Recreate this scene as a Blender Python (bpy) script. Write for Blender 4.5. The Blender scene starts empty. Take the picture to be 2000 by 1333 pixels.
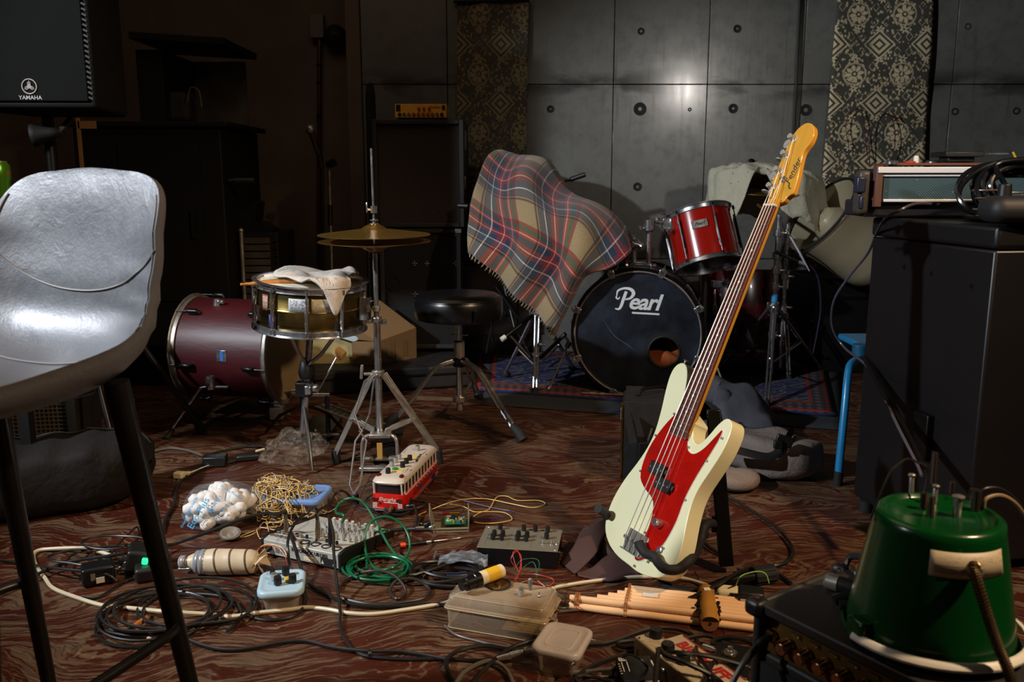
import bpy, math, random
from math import sin, cos, pi, radians, sqrt, atan, atan2, exp
from mathutils import Vector, Matrix, Euler, noise
random.seed(7)
V = Vector
SC = bpy.context.scene
COL = SC.collection

# ------------------------------------------------------------------ camera, world, lamps, exposure
FPX, CAM_H = 1700.0, 0.95
PITCH = atan(317 / 1700)
cam_d = bpy.data.cameras.new('camera'); cam = bpy.data.objects.new('camera', cam_d); COL.objects.link(cam)
cam_d.sensor_width = 36; cam_d.lens = 36 * FPX / 2000; cam_d.clip_start = .02
cam.location = (0, 0, CAM_H); cam.rotation_euler = (pi / 2 - PITCH, 0, 0)
cam_d.dof.use_dof = True; cam_d.dof.focus_distance = 2.35; cam_d.dof.aperture_fstop = 6.3
SC.camera = cam
w = bpy.data.worlds.new('World'); SC.world = w; w.use_nodes = True
w.node_tree.nodes['Background'].inputs[0].default_value = (.9, .75, .6, 1)
w.node_tree.nodes['Background'].inputs[1].default_value = .052
SC.view_settings.view_transform = 'Standard'; SC.view_settings.look = 'None'
SC.view_settings.gamma = 1; SC.view_settings.exposure = 0; SC.view_settings.use_curve_mapping = False

def spot(name, loc, target, energy, color, size_deg, blend, radius):
    d = bpy.data.lights.new(name, 'SPOT'); o = bpy.data.objects.new(name, d); COL.objects.link(o)
    d.energy = energy; d.color = color; d.spot_size = radians(size_deg); d.spot_blend = blend; d.shadow_soft_size = radius
    o.location = loc; o.rotation_euler = (V(target) - V(loc)).to_track_quat('-Z', 'Y').to_euler()
    return o
spot('cool_stage_spot', (-2.7, 1.0, 2.2), (1.0, 3.35, .15), 520, (.88, .94, 1.0), 59, .5, .055)
spot('warm_stage_spot', (1.9, .5, 2.6), (-.45, 1.85, 0), 330, (1.0, .70, .43), 74, .7, .06)
spot('pale_ceiling_spot', (1.75, .35, 1.86), (.92, 4.4, .95), 75, (1.0, .93, .85), 34, 1.0, .07)

al = bpy.data.lights.new('added_room_fill', 'AREA'); ao = bpy.data.objects.new('added_room_fill', al); COL.objects.link(ao)  # unseen fill light, added to lift the black recess in the closed room
al.shape = 'DISK'; al.size = 2.2; al.energy = 9; al.color = (1.0, .74, .52); ao.location = (-1.0, 2.6, 3.15)

# ------------------------------------------------------------------ helpers
_cp, _sp = cos(PITCH), sin(PITCH)
def ray(x, y):
    a = (x - 1000) / FPX; b = -(y - 666.5) / FPX
    return V((a, _cp + b * _sp, -_sp + b * _cp))
def P(x, y, z=0.0):
    d = ray(x, y); t = (z - CAM_H) / d.z
    return V((d.x * t, d.y * t, z))
def Q(x, y, Y):
    d = ray(x, y); t = Y / d.y
    return V((d.x * t, Y, CAM_H + d.z * t))

def lin(h):
    if isinstance(h, tuple): return h if len(h) == 4 else (*h, 1)
    h = h.lstrip('#'); c = [int(h[i:i + 2], 16) / 255 for i in (0, 2, 4)]
    return tuple(x / 12.92 if x <= .04045 else ((x + .055) / 1.055) ** 2.4 for x in c) + (1,)

class NT:
    """small helper to write shader maths as expressions"""
    def __init__(s, m): s.t = m.node_tree; s.t.nodes.clear()
    def n(s, typ, **kw):
        nd = s.t.nodes.new(typ)
        for k, v in kw.items():
            if k == 'i':
                for kk, vv in v.items(): s.put(nd.inputs[kk], vv)
            else: setattr(nd, k, v)
        return nd
    def put(s, sock, v):
        if isinstance(v, X): v = v.s
        if isinstance(v, bpy.types.NodeSocket): s.t.links.new(v, sock)
        else:
            if isinstance(v, str): v = lin(v)
            sock.default_value = v
    def m(s, op, *a):
        nd = s.t.nodes.new('ShaderNodeMath'); nd.operation = op
        for k, v in enumerate(a): s.put(nd.inputs[k], v)
        return X(s, nd.outputs[0])
    def coord(s, kind='Object', scale=(1, 1, 1), loc=(0, 0, 0), rot=(0, 0, 0)):
        c = s.n('ShaderNodeTexCoord'); mp = s.n('ShaderNodeMapping')
        s.t.links.new(c.outputs[kind], mp.inputs[0])
        mp.inputs['Scale'].default_value = scale; mp.inputs['Location'].default_value = loc; mp.inputs['Rotation'].default_value = rot
        return mp.outputs[0]
    def sep(s, vec):
        nd = s.n('ShaderNodeSeparateXYZ', i={0: vec}); return [X(s, nd.outputs[k]) for k in range(3)]
    def comb(s, x, y, z): return s.n('ShaderNodeCombineXYZ', i={0: x, 1: y, 2: z}).outputs[0]
    def noise(s, vec, scale=5, detail=3, rough=.5, dist=0, out=0):
        nd = s.n('ShaderNodeTexNoise', i={'Vector': vec, 'Scale': scale, 'Detail': detail, 'Roughness': rough, 'Distortion': dist})
        return X(s, nd.outputs[out])
    def voro(s, vec, scale=5, feature='F1', out=0):
        nd = s.n('ShaderNodeTexVoronoi', feature=feature, i={'Vector': vec, 'Scale': scale}); return X(s, nd.outputs[out])
    def ramp(s, f, pts, interp='LINEAR'):
        nd = s.n('ShaderNodeValToRGB', i={0: f}); cr = nd.color_ramp; cr.interpolation = interp
        while len(cr.elements) < len(pts): cr.elements.new(.5)
        for e, (p, c) in zip(cr.elements, pts):
            e.position = p; e.color = lin(c) if isinstance(c, str) else (c, c, c, 1)
        return X(s, nd.outputs[0])
    def mix(s, f, a, b):
        nd = s.n('ShaderNodeMix', data_type='RGBA'); s.put(nd.inputs[0], f); s.put(nd.inputs[6], a); s.put(nd.inputs[7], b)
        return X(s, nd.outputs[2])
    def bump(s, h, strength=.3, dist=.01):
        return s.n('ShaderNodeBump', i={'Height': h, 'Strength': strength, 'Distance': dist}).outputs[0]
    def out(s, **kw):
        b = s.n('ShaderNodeBsdfPrincipled'); o = s.n('ShaderNodeOutputMaterial')
        for k, v in kw.items():
            s.put(b.inputs[k.replace('_', ' ')], v)
        s.t.links.new(b.outputs[0], o.inputs[0]); return b
class X:
    def __init__(s, t, so): s.t = t; s.s = so.s if isinstance(so, X) else so
    def __add__(s, o): return s.t.m('ADD', s, o)
    __radd__ = __add__
    def __mul__(s, o): return s.t.m('MULTIPLY', s, o)
    __rmul__ = __mul__
    def __sub__(s, o): return s.t.m('SUBTRACT', s, o)
    def __rsub__(s, o): return s.t.m('SUBTRACT', o, s)
    def __truediv__(s, o): return s.t.m('DIVIDE', s, o)
    def lt(s, o): return s.t.m('LESS_THAN', s, o)
    def gt(s, o): return s.t.m('GREATER_THAN', s, o)
    def abs(s): return s.t.m('ABSOLUTE', s)
    def frac(s): return s.t.m('FRACT', s)
    def max(s, o): return s.t.m('MAXIMUM', s, o)
    def min(s, o): return s.t.m('MINIMUM', s, o)
    def sin(s): return s.t.m('SINE', s)
    def sm(s, a, b): return s.t.n('ShaderNodeMapRange', interpolation_type='SMOOTHSTEP', i={0: s, 1: a, 2: b}).outputs[0]

MATS = {}
def newmat(name):
    m = bpy.data.materials.new(name); m.use_nodes = True; MATS[name] = m; return m, NT(m)
def mat(name, col='#808080', rough=.5, metal=0, var=0.0, vscale=20, bump=0, bscale=80, bdist=.002, **kw):
    """plain material with a little procedural variation"""
    if name in MATS: return MATS[name]
    m, t = newmat(name); c = t.coord()
    base = lin(col)
    f = t.noise(c, vscale, 4)
    k = dict(Metallic=metal, Roughness=rough)
    if var:
        d = tuple(max(0, x * (1 - var)) for x in base[:3]) + (1,); l = tuple(min(1, x * (1 + var * .6)) for x in base[:3]) + (1,)
        k['Base_Color'] = t.mix(t.m('MULTIPLY_ADD', f, 2.2, -.6), d, l)
        k['Roughness'] = t.m('MULTIPLY_ADD', f, .2, rough - .1)
    else: k['Base_Color'] = base
    if bump: k['Normal'] = t.bump(t.noise(c, bscale, 3), bump, bdist)
    k.update(kw); t.out(**k); return m

class MB:
    """collects shapes into ONE mesh"""
    def __init__(s, xf=None): s.v = []; s.f = []; s.mi = []; s.cur = 0; s.xf = xf or Matrix(); s.uv = None
    def add(s, vs, fs):
        b = len(s.v); s.v += [s.xf @ V(p) for p in vs]; s.f += [tuple(b + i for i in f) for f in fs]; s.mi += [s.cur] * len(fs); return s
    def m(s, i): s.cur = i; return s
    def at(s, xf): s.xf = xf; return s
    def box(s, c, d, r=None):
        R = Euler(r).to_matrix() if r is not None and not isinstance(r, Matrix) else (r or Matrix.Identity(3))
        vs = [V(c) + R @ V((x * d[0] / 2, y * d[1] / 2, z * d[2] / 2)) for x in (-1, 1) for y in (-1, 1) for z in (-1, 1)]
        return s.add(vs, [(0, 1, 3, 2), (4, 6, 7, 5), (0, 4, 5, 1), (2, 3, 7, 6), (0, 2, 6, 4), (1, 5, 7, 3)])
    def cyl(s, a, b, r, r2=None, n=12, caps=True):
        a = V(a); b = V(b); r2 = r if r2 is None else r2
        z = (b - a).normalized(); x = z.orthogonal().normalized(); y = z.cross(x)
        vs = []; 
        for p, q in ((a, r), (b, r2)):
            for k in range(n): t = 2 * pi * k / n; vs.append(p + (x * cos(t) + y * sin(t)) * q)
        fs = [(k, (k + 1) % n, n + (k + 1) % n, n + k) for k in range(n)]
        if caps: fs += [tuple(range(n))[::-1], tuple(range(n, 2 * n))]
        return s.add(vs, fs)
    def rings(s, cs, caps=True, closed=False):
        """skin a list of equal-length rings"""
        n = len(cs[0]); vs = [p for c in cs for p in c]; m_ = len(cs)
        fs = [(i * n + k, i * n + (k + 1) % n, ((i + 1) % m_) * n + (k + 1) % n, ((i + 1) % m_) * n + k)
              for i in range(m_ if closed else m_ - 1) for k in range(n)]
        if caps and not closed: fs += [tuple(range(n))[::-1], tuple(range((m_ - 1) * n, m_ * n))]
        return s.add(vs, fs)
    def tube(s, pts, r, n=8, closed=False, caps=True, sy=1):
        pts = [V(p) for p in pts]; m_ = len(pts); rs = r if isinstance(r, (list, tuple)) else [r] * m_
        cs = []; x = None
        for i in range(m_):
            a = pts[(i - 1) % m_] if (closed or i) else pts[0]; b = pts[(i + 1) % m_] if (closed or i < m_ - 1) else pts[-1]
            t = (b - a); t = t.normalized() if t.length > 1e-9 else V((0, 0, 1))
            if x is None: x = t.orthogonal().normalized()
            x = (x - t * x.dot(t)); x = x.normalized() if x.length > 1e-6 else t.orthogonal().normalized()
            y = t.cross(x)
            cs.append([pts[i] + (x * cos(2 * pi * k / n) + y * sin(2 * pi * k / n) * sy) * rs[i] for k in range(n)])
        return s.rings(cs, caps, closed)
    def lathe(s, prof, n=32, c=(0, 0, 0), axis=(0, 0, 1), closed=False, caps=False):
        z = V(axis).normalized(); x = z.orthogonal().normalized() if abs(z.z) < .999 else V((1, 0, 0)); y = z.cross(x); c = V(c)
        cs = [[c + (x * cos(2 * pi * k / n) + y * sin(2 * pi * k / n)) * r + z * h for k in range(n)] for r, h in prof]
        return s.rings(cs, caps, closed)
    def prism(s, pts, h0, h1, ax='z'):
        n = len(pts)
        def mk(p, h): return {'z': V((p[0], p[1], h)), 'y': V((p[0], h, p[1])), 'x': V((h, p[0], p[1]))}[ax]
        vs = [mk(p, h0) for p in pts] + [mk(p, h1) for p in pts]
        return s.add(vs, [tuple(range(n))[::-1], tuple(range(n, 2 * n))] + [(k, (k + 1) % n, n + (k + 1) % n, n + k) for k in range(n)])
    def sph(s, c, r, n=12, m_=8, sc=(1, 1, 1)):
        c = V(c); vs = [c + V((0, 0, r * sc[2]))]; 
        for i in range(1, m_):
            a = pi * i / m_
            for k in range(n): b = 2 * pi * k / n; vs.append(c + V((sin(a) * cos(b) * sc[0], sin(a) * sin(b) * sc[1], cos(a) * sc[2])) * r)
        vs.append(c - V((0, 0, r * sc[2]))); L = len(vs) - 1
        fs = [(0, 1 + k, 1 + (k + 1) % n) for k in range(n)]
        for i in range(m_ - 2): fs += [(1 + i * n + k, 1 + (i + 1) * n + k, 1 + (i + 1) * n + (k + 1) % n, 1 + i * n + (k + 1) % n) for k in range(n)]
        b = 1 + (m_ - 2) * n; fs += [(b + k, L, b + (k + 1) % n) for k in range(n)]
        return s.add(vs, fs)
    def torus(s, c, R, r, axis=(0, 0, 1), n=32, k=8):
        z = V(axis).normalized(); x = z.orthogonal().normalized(); y = z.cross(x); c = V(c)
        return s.tube([c + (x * cos(2 * pi * i / n) + y * sin(2 * pi * i / n)) * R for i in range(n)], r, k, closed=True)
    def grid(s, fn, nu, nv, uvfn=None):
        vs = []; b = len(s.v)
        for j in range(nv + 1):
            for i in range(nu + 1): vs.append(fn(i / nu, j / nv))
        if uvfn:
            s.uv = s.uv or {}
            for j in range(nv + 1):
                for i in range(nu + 1): s.uv[b + j * (nu + 1) + i] = uvfn(i / nu, j / nv)
        return s.add(vs, [(j * (nu + 1) + i, j * (nu + 1) + i + 1, (j + 1) * (nu + 1) + i + 1, (j + 1) * (nu + 1) + i) for j in range(nv) for i in range(nu)])
    def build(s, name, mats, parent=None, bev=0, sub=0, sol=0, smooth=38, kind=None, label=None, segs=2, recalc=True):
        if not isinstance(mats, (list, tuple)): mats = [mats]
        inv = INV.get(parent)
        org = None
        if parent is None:
            lo = V((min(p.x for p in s.v), min(p.y for p in s.v), min(p.z for p in s.v))); hi = V((max(p.x for p in s.v), max(p.y for p in s.v), max(p.z for p in s.v)))
            org = V(((lo.x + hi.x) / 2, (lo.y + hi.y) / 2, lo.z)); vs = [p - org for p in s.v]
        elif s.__dict__.get('world'): vs = [inv @ p for p in s.v]
        else: vs = s.v
        me = bpy.data.meshes.new(name); me.from_pydata([tuple(p) for p in vs], [], s.f)
        for m_ in mats: me.materials.append(m_)
        if any(s.mi): me.polygons.foreach_set('material_index', s.mi)
        if s.uv:
            u = me.uv_layers.new(name='UVMap')
            for l in me.loops: u.data[l.index].uv = s.uv.get(l.vertex_index, (0, 0))
        if recalc:
            import bmesh
            bm = bmesh.new(); bm.from_mesh(me); bmesh.ops.recalc_face_normals(bm, faces=bm.faces); bm.to_mesh(me); bm.free()
        if smooth: me.shade_smooth(); me.set_sharp_from_angle(angle=radians(smooth))
        me.validate(); me.update()
        o = bpy.data.objects.new(name, me); COL.objects.link(o)
        if org is not None: o.location = org; INV[o] = Matrix.Translation(org).inverted()
        if parent is not None:
            o.parent = parent
            if s.__dict__.get('world') or inv is not None: INV[o] = inv
        if sol: md = o.modifiers.new('t', 'SOLIDIFY'); md.thickness = sol; md.offset = 0
        if bev: md = o.modifiers.new('b', 'BEVEL'); md.width = bev; md.segments = segs; md.limit_method = 'ANGLE'; md.angle_limit = radians(35)
        if sub: md = o.modifiers.new('s', 'SUBSURF'); md.levels = sub; md.render_levels = sub
        if kind: o['kind'] = kind
        if label: o['label'] = label
        return o
INV = {}
def WB():
    b = MB(); b.world = True; return b
def tag(o, label, cat, group=None):
    o['label'] = label; o['category'] = cat
    if group: o['group'] = group
    return o
def thing(name, label, cat, loc=(0, 0, 0), rz=0.0, group=None, M3=None):
    o = bpy.data.objects.new(name, None); COL.objects.link(o); o.empty_display_size = .05
    mw = Matrix.Translation(V(loc)) @ (M3.to_4x4() if M3 is not None else Matrix.Rotation(rz, 4, 'Z'))
    o.matrix_world = mw; INV[o] = mw.inverted(); return tag(o, label, cat, group)
def struct(o): o['kind'] = 'structure'; return o
def basis(x, y, z): return Matrix((V(x), V(y), V(z))).transposed()
def frame(c, x, y):
    """4x4 with origin c, X along x and Z along x cross y"""
    x = V(x).normalized(); z = x.cross(V(y)).normalized(); y = z.cross(x)
    return Matrix.Translation(V(c)) @ basis(x, y, z).to_4x4()
def cr(pts, k=6, closed=False):
    """Catmull-Rom through points"""
    pts = [V(p) for p in pts]; n = len(pts); out = []
    for i in range(n if closed else n - 1):
        p0 = pts[(i - 1) % n] if (closed or i) else pts[0]; p1 = pts[i]; p2 = pts[(i + 1) % n]; p3 = pts[(i + 2) % n] if (closed or i + 2 < n) else pts[-1]
        for j in range(k):
            t = j / k; out.append(.5 * (2 * p1 + (p2 - p0) * t + (2 * p0 - 5 * p1 + 4 * p2 - p3) * t * t + (3 * p1 - p0 - 3 * p2 + p3) * t ** 3))
    if not closed: out.append(pts[-1])
    return out
def cable(name, label, cat, pts, r, m, k=6, n=7, group=None, parent=None):
    """pts: (x, y, z) world points"""
    b = WB() if parent is not None else MB(); b.tube(cr(pts, k), r, n)
    o = b.build(name, m, parent)
    if parent is None: tag(o, label, cat, group)
    return o
def px(lst, z=.004):
    return [P(p[0], p[1], p[2] if len(p) > 2 else z) for p in lst]
def dup(o, parent=None, **kw):
    c = o.copy(); COL.objects.link(c)
    if parent is not None: c.parent = parent
    return c
def text(s, size, mw, m, parent, name='lettering', ext=.0004, shear=0, bold=0, space=1, align='CENTER', body_scale=(1, 1)):
    cu = bpy.data.curves.new('txt', 'FONT'); cu.body = s; cu.size = size; cu.extrude = ext; cu.shear = shear; cu.offset = bold
    cu.space_character = space; cu.align_x = align; cu.align_y = 'CENTER'; cu.resolution_u = 3
    to = bpy.data.objects.new('txt', cu); COL.objects.link(to); bpy.context.view_layer.update()
    me = bpy.data.meshes.new_from_object(to.evaluated_get(bpy.context.evaluated_depsgraph_get()))
    COL.objects.unlink(to); bpy.data.objects.remove(to)
    me.materials.clear(); me.materials.append(m)
    S = Matrix.Diagonal((body_scale[0], body_scale[1], 1, 1)); me.transform(mw @ S)
    me.name = name; o = bpy.data.objects.new(name, me); COL.objects.link(o); o.parent = parent; return o

# common materials
BLK = mat('black_plastic', '#141414', .45, var=.3); BLKM = mat('black_metal', '#0e0d0c', .35, .3, var=.2)
CHR = mat('chrome', '#c9c9cc', .25, .93, var=.12, vscale=40); STL = mat('worn_steel', '#a9a39a', .38, .8, var=.3, vscale=30)
RUB = mat('black_rubber', '#101010', .75); CAB = mat('cable_black', '#1a1714', .42, var=.2)
TOLEX = mat('black_tolex', '#1b1918', .6, var=.3, bump=.5, bscale=300, bdist=.001)
BRS = mat('brass', '#b08a45', .28, 1, var=.25, vscale=14)
GOLDM = mat('gold_metal', '#8a6a34', .35, .8, var=.2)
CREAM = mat('cream_plastic', '#e2d3ac', .45, var=.12); WHT = mat('white_plastic', '#d9d6cc', .45, var=.08)
YEL = mat('yellow_plastic', '#e3b521', .45); REDP = mat('red_plastic', '#a81c14', .4); BLU = mat('blue_plastic', '#2a66b8', .45)
INK = mat('dark_ink', '#1d1a18', .6); GRN = mat('green_plastic', '#148046', .4)
CLOTHB = mat('black_cloth', '#131211', .9, var=.3, bump=.4, bscale=200)
def clear(name, col, alpha, rough=.3):
    """milky see-through plastic: film with a partly transparent surface"""
    m, t = newmat(name); c = t.coord()
    t.out(Base_Color=col, Roughness=rough, Alpha=alpha, Normal=t.bump(t.noise(c, 60, 2), .15, .002)); return m
# ------------------------------------------------------------------ setting
m, t = newmat('worn_plywood_floor'); geo = t.n('ShaderNodeNewGeometry').outputs['Position']
oi = X(t, t.n('ShaderNodeObjectInfo').outputs['Random'])
xx, yy, zz = t.sep(geo)
warp = t.noise(t.comb(xx * 1.1, yy * 1.6 + oi * 9, 0), 1.6, 2, .5)
warp2 = t.noise(geo, 9, 3, .6)
rings = (t.comb(xx * .42, yy * 4.6 + warp * 2.6 + warp2 * .30 + oi * 7, 0))
g1 = t.noise(rings, 4.2, 2, .5)
band = (g1 * 8.0).frac()
band = (band - .5).abs() * 2.0
fib = t.noise(t.comb(xx * 7, yy * 170 + warp * 70 + warp2 * 6, 0), 1.0, 3, .65)
wearb = t.noise(geo, 2.1, 5, .65)
wear = X(t, (band * .66 + fib * .70 + wearb * .75).sm(1.03, 1.26))
back = X(t, yy.sm(2.2, 3.6))
paint = t.mix(t.noise(geo, 3.3, 4), '#220d06', '#521e0c')
paint = t.mix(X(t, fib.sm(.45, .7)) * .55, paint, '#1f0e08')
bare = t.mix(t.noise(geo, 7, 3), '#735a42', '#4c3926')
bare = t.mix(X(t, fib.sm(.56, .36)) * .8, bare, '#24150c')
colr = t.mix(wear * .8, paint, bare)
fleck = X(t, t.noise(t.comb(xx * 20, yy * 210 + warp * 60 + warp2 * 8, 0), 1, 4, .75).sm(.52, .60)) * X(t, wearb.sm(.44, .62))
colr = t.mix(fleck * .6, colr, '#86694a')
grit = X(t, t.noise(t.comb(xx * 60, yy * 160, 0), 1, 3, .8).sm(.56, .66))
colr = t.mix(grit * .45, colr, '#160b07')
dust = X(t, t.noise(geo, 60, 2, .7).sm(.66, .72)) * X(t, t.noise(geo, 5, 2).sm(.4, .7))
colr = t.mix(dust * .4, colr, '#a08a6a')
t.out(Base_Color=colr, Roughness=t.m('MULTIPLY_ADD', wear, .22, .42), Specular_IOR_Level=.4,
      Normal=t.bump(band * .25 + fib * .6 - wear * .3, .5, .0035))
FLOOR = m
fl = MB(); fl.box((0, 2.6, -.03), (8.4, 7.8, .02)); flo = struct(fl.build('floor', mat('floor_underlay', '#120a06', .8)))
sh = MB(); sh.box((0, 0, 0), (1.8188, .9088, .02)); first = None
for j in range(7):
    for i in range(5):
        x = -4.1 + 1.82 * i + (.91 if j % 2 else 0); y = -.72 + .91 * j + .45
        if first is None: o = first = sh.build('plywood_sheet', FLOOR, None, bev=.0006)
        else: o = dup(first)
        o.location = (x, y, -.0203); o.parent = flo; o.matrix_parent_inverse = Matrix.Translation(flo.location).inverted()

# concrete wall material : varnished form-cast concrete with stains of its own
m, t = newmat('varnished_concrete'); geo = t.n('ShaderNodeNewGeometry').outputs['Position']; xx, yy, zz = t.sep(geo)
n1 = t.noise(geo, 2.2, 5, .6); streak = t.noise(t.comb(xx * 26, 0, zz * 1.6), 1, 4, .6); n3 = t.noise(geo, 14, 4, .7)
blot = t.noise(t.comb(xx * 2.3, 1.3, zz * 7), 1, 4, .6)
seam = X(t, ((zz - 1.44).abs()).sm(.11, .0)) * X(t, blot.sm(.46, .6))
drip = X(t, streak.sm(.55, .72)) * X(t, (zz - 1.42).abs().sm(.5, .05))
base = t.mix(n1, '#5d5c57', '#7c7b75'); base = t.mix(X(t, n3.sm(.4, .75)) * .35, base, '#3a3836')
base = t.mix(seam * .8, base, '#211e1b'); base = t.mix(drip * .5, base, '#2c2927')
t.out(Base_Color=base, Roughness=t.m('MULTIPLY_ADD', seam + drip * .6, .3, t.m('MULTIPLY_ADD', n3, .24, .22)), Specular_IOR_Level=.5, Coat_Weight=.7, Coat_Roughness=t.m('MULTIPLY_ADD', streak, .12, .10),
      Normal=t.bump(n1 * .6 + n3 * .25 + streak * .4, .16, .01))
CONC = m
DARKW = mat('dark_painted_wall', '#6c5c4e', .8, var=.3, vscale=3, bump=.3, bscale=12, bdist=.006)
YW = 4.76
wb = MB(); wb.box((1.6, YW + .13, 1.6), (4.8, .2, 3.2)); wall_back = struct(wb.build('wall_back', mat('wall_core', '#1a1918', .9)))
XS = [-.79, -.34, .03, .535, 1.03, 1.53, 1.80, 2.32, 2.85, 3.4, 4.0]
for (z0, z1) in ((0, .52), (.52, 1.44), (1.44, 2.36), (2.36, 3.2)):
    for a, b in zip(XS, XS[1:]):
        k = MB(); k.box(((a + b) / 2, YW + .025 + random.uniform(-.002, .002), (z0 + z1) / 2), (b - a - .005, .05, z1 - z0 - .005), (random.uniform(-.004, .004), 0, random.uniform(-.003, .003)))
        k.world = True; k.build('concrete_panel', CONC, wall_back, bev=.0008)
HOLE = mat('tie_hole_dark', '#1c1a18', .85)
for hx, hy, r in ((1075, 213, .017), (1252, 61, .016), (1250, 213, .03), (1347, 214, .009), (1432, 212, .022), (1440, 56, .018), (1574, 215, .027), (1865, 218, .017), (1985, 217, .017), (1890, 52, .015), (1245, 365, .02)):
    p = Q(hx, hy, YW); k = WB(); k.lathe([(r * 1.15, 0), (r * 1.1, -.004), (r * .8, -.003), (.0005, .003)], 18, p, (0, 1, 0)); k.build('tie_hole', HOLE, wall_back)
# dark recess to the left of the concrete, left wall, ceiling, right wall
def slab(name, c, d, m): b = MB(); b.box(c, d); return struct(b.build(name, m))
slab('wall_recess', (-2.55, 5.35, 1.6), (3.5, .15, 3.2), DARKW)
slab('wall_return', (-.84, 5.1, 1.6), (.08, .55, 3.2), DARKW)
slab('wall_left', (-4.2, 2.6, 1.6), (.15, 7.8, 3.2), DARKW)
slab('wall_right', (4.05, 1.9, 1.6), (.15, 6.2, 3.2), DARKW)
slab('wall_front', (0, -1.75, 1.6), (8.4, .15, 3.2), DARKW)
slab('ceiling', (0, 2.6, 3.25), (8.5, 8.8, .1), mat('black_ceiling', '#0c0b0a', .9))
b = MB(); b.box((1.65, YW - .012, .05), (4.6, .02, .1)); struct(b.build('baseboard_back', mat('grey_skirting', '#5a5955', .6, var=.2), bev=.003))

# ------------------------------------------------------------------ hanging patterned cloths
def tapestry_mat(name, dark, mid, light, ox):
    m, t = newmat(name); c = t.coord('UV'); u, v, _ = t.sep(c)
    def cell(u_, v_): return (u_.frac() - .5), (v_.frac() - .5)
    fu, fv = cell(u, v); du, dv = cell(u + .5, v + .5)
    def polar(a, b, asp=1.33):
        r = t.m('SQRT', a * a + (b * asp) * (b * asp)); th = t.m('ARCTAN2', b * asp, a); return r, th
    r, th = polar(fu, fv)
    pet = r - .17 - (th * 8).sin() * .035
    flower = pet.lt(0) * (r.gt(.065)) * ((th * 8).sin() * -1).lt(.86)
    eye = r.lt(.03)
    ring = (r - .24).abs().lt(.018)
    d = du.abs() + (dv * 1.33).abs()
    dia = d.lt(.34) * (((d * 42).sin()).gt(-.2)); dout = d.lt(.34)
    r2, th2 = polar((u * 2 + .5).frac() - .5, (v * 2 + .0).frac() - .5)
    ros = (r2 - .14 - (th2 * 6).sin() * .06).lt(0) * r2.gt(.05)
    nz = t.voro(c, 13); nz2 = t.noise(c, 9, 4, .7)
    bits = X(t, (nz).lt(.34)) * nz2.gt(.38)
    zig = (((u * 4).frac() - .5).abs() + ((v * 4).frac() - .5).abs() - .3).abs().lt(.05) * nz2.gt(.45)
    f = flower.max(eye).max(dia).max((ros + ring * .7) * (1 - dout)).max((bits * .8 + zig * .6) * (1 - dout))
    f = t.m('MINIMUM', f, 1)
    fade = t.noise(c, 1.4, 4, .6)
    col = t.mix(f, t.mix(nz2, dark, mid), t.mix(X(t, fade.sm(.5, .8)), light, mid)); 
    t.out(Base_Color=col, Roughness=.85, Normal=t.bump(f + t.noise(c, 60, 2) * .4, .3, .002)); return m
def tapestry(x0, x1, top, bot, m, label, seed):
    A = Q(x0[0], top, YW - .02); B = Q(x1[0], top, YW - .02); C = Q(x0[1], bot, YW - .02); D = Q(x1[1], bot, YW - .02)
    b = MB(); L = (B.x - A.x) / .228; Hh = (A.z - C.z) / .298
    def fn(u, v):
        p = A.lerp(B, u).lerp(C.lerp(D, u), v); p = p.copy()
        p.y = YW - .022 - .008 * (sin(u * 9 + seed) * .5 + .5) - .006 * sin(v * 13 + u * 3 + seed) - .008 * noise.noise(V((u * 4, v * 9, seed)))
        return p
    b.grid(fn, 24, 60, lambda u, v: (u * L, (1 - v) * Hh + .12))
    o = b.build('hanging_cloth', m, sol=.003); tag(o, label, 'wall hanging')
    rod = None; return o
tapestry((1645, 1590), (1832, 1795), -120, 520, tapestry_mat('cloth_bright', '#2b2f30', '#5a5444', '#d2c09a', 0), 'bright patterned floral fabric strip hanging behind the beige horn', 1.0)
tapestry((893, 893), (1033, 1024), 6, 520, tapestry_mat('cloth_faded', '#3d3c38', '#554c3a', '#8d7f5c', .3), 'faded patterned fabric strip hanging behind the tartan blanket', 4.0)
b = MB(); p0 = Q(885, 2, YW - .03); p1 = Q(1034, 0, YW - .03); b.cyl(p0, p1, .011); tag(b.build('hanging_rod', BLKM), 'dark rod along the top of the faded fabric strip', 'rod')
# red leads dangling over the bright cloth
def q(lst, Y): return [Q(a, b_, Y) for a, b_ in lst]
WINE = mat('wine_red_wire', '#4a1216', .5)
cable('test_lead', 'thin dark red lead looping down the bright patterned fabric, left', 'wire', q([(1658, 285), (1652, 250), (1660, 222), (1680, 214), (1688, 245), (1692, 290), (1700, 320)], YW - .06), .0022, WINE)
cable('test_lead', 'thin dark red lead arching over the bright fabric, right', 'wire', q([(1698, 325), (1700, 260), (1708, 228), (1725, 218), (1745, 240), (1748, 280), (1742, 310)], YW - .06), .0022, WINE)
b = MB(); b.tube([Q(1744, 219, YW - .07), Q(1747, 226, YW - .07), Q(1754, 236, YW - .07)], [.002, .007, .003], 8); tag(b.build('crocodile_clip', WINE), 'small red clip pinned to the bright patterned fabric', 'clip')
# black cable running down the wall
cable('wall_cable', 'black cable running straight down the concrete beside the bass headstock', 'cable', [Q(1563, -80, YW - .02)] + q([(1562, 0), (1558, 90), (1555, 170), (1552, 230), (1550, 300), (1548, 420)], YW - .02), .007, CAB)
b = MB(); b.lathe([(.004, 0), (.02, 0), (.022, .012), (.008, .02), (.001, .02)], 16, Q(1466, 318, YW - .005), (0, -1, 0)); tag(b.build('wall_fitting', BLKM), 'small dark round fitting on the concrete above the white cloth', 'fitting')

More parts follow.
